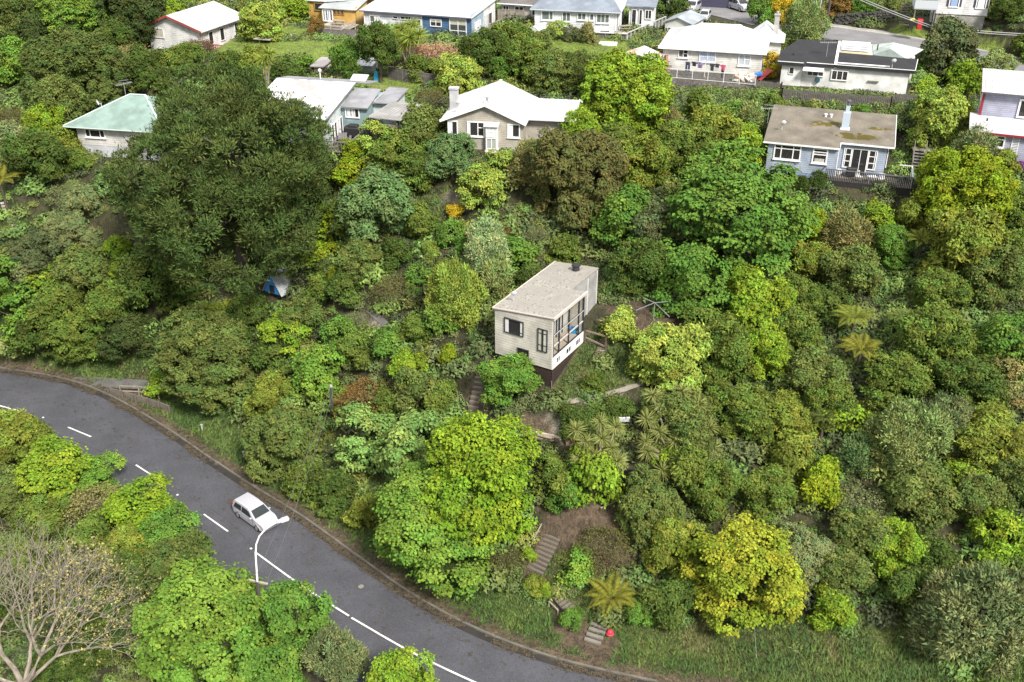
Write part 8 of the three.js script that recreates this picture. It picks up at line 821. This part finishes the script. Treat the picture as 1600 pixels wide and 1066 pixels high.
// ---------- things in the garden of the flat roofed house ----------
{
  const p = hit(1021, 500), o = thing('clothesline', 'bare rotary clothesline leaning on the brown lawn', 'clothesline', p), m = MAT.steel, c = [0, 1.45, 0]; new MB().tube([[0, -.2, 0], c], .035, 7).build('pole', m, o); for (const [a, b] of [[1007, 466], [1046, 495], [994, 485], [1047, 471]]) { const q = onLevel(a, b, p[1] + 1.6); new MB().bar(c, [q[0] - p[0], 1.6, q[2] - p[2]], .045).build('arm', m, o); }
  const r = rngOf(17), tp = thing('timber_pile', 'pile of pale timber offcuts beside the green tarpaulin', 'timber', hit(845, 688)), b = tp.position, A = hit(822, 684), B = hit(868, 694), d = nrm([B[0] - A[0], B[1] - A[1], B[2] - A[2]]); for (let i = 0; i < 12; i++) { const o1 = (r() - .5) * .9, s = (r() - .5) * .9, L = .9 + r() * .5, y = .12 + (i % 4) * .12, a2 = (r() - .5) * .25, c2 = [(A[0] + B[0]) / 2 - b.x + s, y + .1, (A[2] + B[2]) / 2 - b.z + o1 * .6]; new MB().bar([c2[0] - d[0] * L, c2[1] - d[1] * L, c2[2] - d[2] * L - a2], [c2[0] + d[0] * L, c2[1] + d[1] * L, c2[2] + d[2] * L + a2], .12 + .1 * r(), .07).build('plank', std([[.62, .5, .42], [.7, .66, .6], [.5, .36, .28], [.56, .47, .36]][i % 4], .85, { map: woodTex }), tp); }
  const bx = thing('timber_box', 'small pale box at the right end of the timber pile', 'box', hit(891, 694)); new MB().box(-.3, .3, 0, .35, -.2, .2).build('body', std([.6, .46, .36], .9, { map: woodTex }), bx); new MB().box(-.33, .33, .35, .4, -.23, .23).build('lid', std([.3, .1, .07], .8), bx);
  const tg = new THREE.SphereGeometry(.75, 18, 10, 0, 6.284, 0, 1.57), tpp = tg.attributes.position; for (let i = 0; i < tpp.count; i++) { const k = .8 + .4 * vnoise(tpp.getX(i) * 4 + 9, tpp.getZ(i) * 4 + 9, 0, 3); tpp.setXYZ(i, tpp.getX(i) * k, tpp.getY(i) * k * .5, tpp.getZ(i) * k * .7); } tg.computeVertexNormals(); const tr = hit(799, 679), to = thing('tarpaulin', 'crumpled dark green tarpaulin at the left end of the timber pile', 'tarpaulin', tr); put('sheet', tg, std([.015, .16, .12], .6), to);
  const fr0 = fr('pod'), fp = thing('garden_landing', 'weathered open timber landing frame at the back corner of the sunroom', 'frame', fr0.w(.9, 0, -5.2), fr0.a); const w = std([.24, .19, .155], .9, { map: woodTex }); for (const [x, z] of [[-.7, -1.5], [1.0, -1.5], [-.7, .5], [1.0, .5]]) new MB().box(x - .06, x + .06, -1.4, .95, z - .06, z + .06).build('post', w, fp); for (const [a, q] of [[[-.7, .9, -1.5], [1, .9, -1.5]], [[-.7, .9, .5], [1, .9, .5]], [[1, .9, -1.5], [1, .9, .5]], [[-.7, .35, .5], [1, .0, .5]]]) new MB().bar(a, q, .1).build('rail', std([.38, .32, .25], .9, { map: woodTex }), fp); for (let i = 0; i < 5; i++) new MB().box(-1.8, -.8, .05 + i * .0, .14, -3.2 + i * .62, -2.66 + i * .62).build('deck_board', std([.12, .09, .075], .9, { map: woodTex }), fp); for (let i = 0; i < 5; i++) new MB().box(-.7, 1, -.1, -.04, -1.5 + i * .4, -1.14 + i * .4).build('deck_board', w, fp);
  const ph = hit(437, 452), pl = thing('playhouse', 'small A frame playhouse with grey roof and blue front under the pine', 'playhouse', ph, -.55); const m1 = new MB(); sheetRoof(m1, [1.1, 0, -1.0], [1.1, 0, 1.0], [0, 1.9, 1.0], [0, 1.9, -1.0].map(v => v), .25, .06); sheetRoof(m1, [-1.1, 0, 1.0], [-1.1, 0, -1.0], [-.003, 1.9, -1.0], [-.003, 1.9, 1.0], .25, .06); m1.build('roof', std([.46, .48, .5], .5, { metalness: .2 }), pl); new MB().slab([[-.98, 0, .9], [.98, 0, .9], [0, 1.7, .9]], .06, [0, 0, -1]).build('front_wall', std([.03, .2, .5], .6), pl); body(pl, MAT.interior, -.28, .28, .05, .75, .9, .915, 'door_opening');
  const rb = hit(953, 992), ro = thing('red_marker', 'small bright red object on the grass by the lowest steps', 'marker', rb); put('dome', new THREE.SphereGeometry(.2, 12, 8).translate(0, .2, 0), std([.6, .03, .06], .5), ro); put('rim', new THREE.TorusGeometry(.2, .06, 6, 14).rotateX(Math.PI / 2).translate(0, .1, 0), std([.55, .04, .08], .5), ro);
  const lp = hit(975, 655, .9), lo = thing('letterbox', 'small pale box on a post beside the cabbage trees', 'letterbox', [lp[0], lp[1], lp[2]]); new MB().box(-.05, .05, -.3, .8, -.05, .05).build('post', MAT.wood, lo); new MB().box(-.35, .35, .8, 1.1, -.2, .2).build('box', std([.5, .52, .56], .6), lo); body(lo, MAT.trim, -.38, .38, 1.1, 1.15, -.23, .23, 'lid');
  const bp = hit(997, 764), bo = thing('bucket', 'grey blue bucket beside the dark log steps', 'bucket', bp); const bm = new MB(); bm.tube([[0, 0, 0], [0, .5, 0]], [.2, .28], 14, false); bm.tube([[0, 0, 0], [0, .02, 0]], .2, 14); bm.build('pail', std([.25, .32, .38], .6), bo);
  const l0 = hit(938, 797), l1 = hit(972, 783), lg = thing('fallen_pole', 'long pale pole lying on the slope below the small cabbage tree', 'pole', l0); new MB().tube([[0, .15, 0], [l1[0] - l0[0], l1[1] - l0[1] + .2, l1[2] - l0[2]]], .06, 6).build('pole', MAT.palewood, lg);
  const mk = (px, py, label, c, h) => { const p = hit(px, py), o = thing('marker_post', label, 'post', p, 0, 'small roadside posts'); new MB().box(-.06, .06, -.2, h, -.06, .06).build('post', std(c, .6), o); body(o, std(c, .6), -.09, .09, h, h + .04, -.09, .09, 'cap'); };
  mk(316, 672, 'white marker post in the roadside grass left of the olive dome', [.4, .41, .42], .5); mk(381, 714, 'pale box post in the grass above the parked car', [.36, .36, .34], .45);
  const rt = (px, py, label) => { const p = onLevel(px, py, 0), y = roadY(p[0], p[2]), o = thing('road_stud', label, 'road stud', [p[0], y, p[2]], .7, 'reflective studs of the centre line'); new MB().box(-.07, .07, 0, .03, -.07, .07).build('base', MAT.trim, o); new MB().box(-.05, .05, .03, .045, -.03, .03).build('lens', std([.6, .6, .55], .2), o); };
  rt(67, 653, 'road stud between the two left white dashes'); rt(277, 774, 'road stud right of the third white dash'); rt(392, 858, 'road stud at the foot of the long solid line');
}

{ // dark seam of the road surface and brown leaves gathered along the gutter
  const m = new MB(), q = [], c = new THREE.CatmullRomCurve3([[-20, 634], [60, 660], [160, 697], [270, 752], [360, 806], [420, 868], [520, 940], [640, 1010], [760, 1072]].map(([a, b]) => V3(onLevel(a - 6, b + 7, 0)))).getSpacedPoints(160); c.forEach((p, i) => { const d = c[Math.min(160, i + 1)].clone().sub(c[Math.max(0, i - 1)]).normalize(), w = .018 + .02 * hash2(i, 5), o = (vnoise(i * .4, 1, 0, 6) - .5) * .1, y = roadY(p.x, p.z) + .004; q.push([[p.x + d.z * (w + o), y, p.z - d.x * (w + o)], [p.x - d.z * (w - o), y, p.z + d.x * (w - o)]]); }); for (let i = 0; i < q.length - 1; i++) if (hash2(i, 9) > .12) m.quad(q[i][1], q[i + 1][1], q[i + 1][0], q[i][0]); tag(m.build('road_seam', std([.05, .048, .05], .95)), 'thin dark seam along the middle of the road', null, null, 'structure');
  const r = rngOf(404), L = new Leaves(); for (let i = 0; i < 4; i++) { const a = r() * 6.28; L.col(tint(r, 1, .3)).leaf([(r() - .5) * .16, .01 + r() * .02, (r() - .5) * .16], nrm([Math.cos(a), .1, Math.sin(a)]), [-Math.sin(a), 0, Math.cos(a)], [0, 1, 0], .11, .08); }
  const n = 5200, im = new THREE.InstancedMesh(L.geo(), new THREE.MeshStandardMaterial({ roughness: .95, side: THREE.DoubleSide, vertexColors: true }), n), M = new THREE.Matrix4(), C = new THREE.Color(); let k = 0; while (k < n) { const t = ROAD[Math.floor(r() * ROAD.length)], u = r(), o = u < .72 ? -.25 + (r() + r() + r() - 1.5) * .28 : u < .94 ? .3 + r() * .9 : -r() * 4, x = t.x + t.nx * o + (r() - .5) * .6, z = t.z + t.nz * o + (r() - .5) * .6, [px, py] = pixelOf(x, 0, z); if (px < -30 || px > 1640 || py > 1100) continue; if (u < .72 && vnoise(x * .5, z * .5, 0, 4) < .3) continue; const sdd = roadAt(x, z).s; M.compose(new THREE.Vector3(x, sdd > 0 ? T(x, z) + .05 : .03, z), new THREE.Quaternion().setFromEuler(new THREE.Euler(0, r() * 6.28, 0)), new THREE.Vector3(1, 1, 1).multiplyScalar(.5 + .7 * r())); im.setMatrixAt(k, M); const b = .6 + .7 * r(); im.setColorAt(k++, C.setRGB(.09 * b, .065 * b, .038 * b)); }
  im.name = 'fallen_leaves'; im.castShadow = im.receiveShadow = true; scene.add(im); tag(im, 'brown fallen leaves along the gutter and kerb of the road', 'leaves', null, 'stuff');
}
renderer.render(scene, camera);
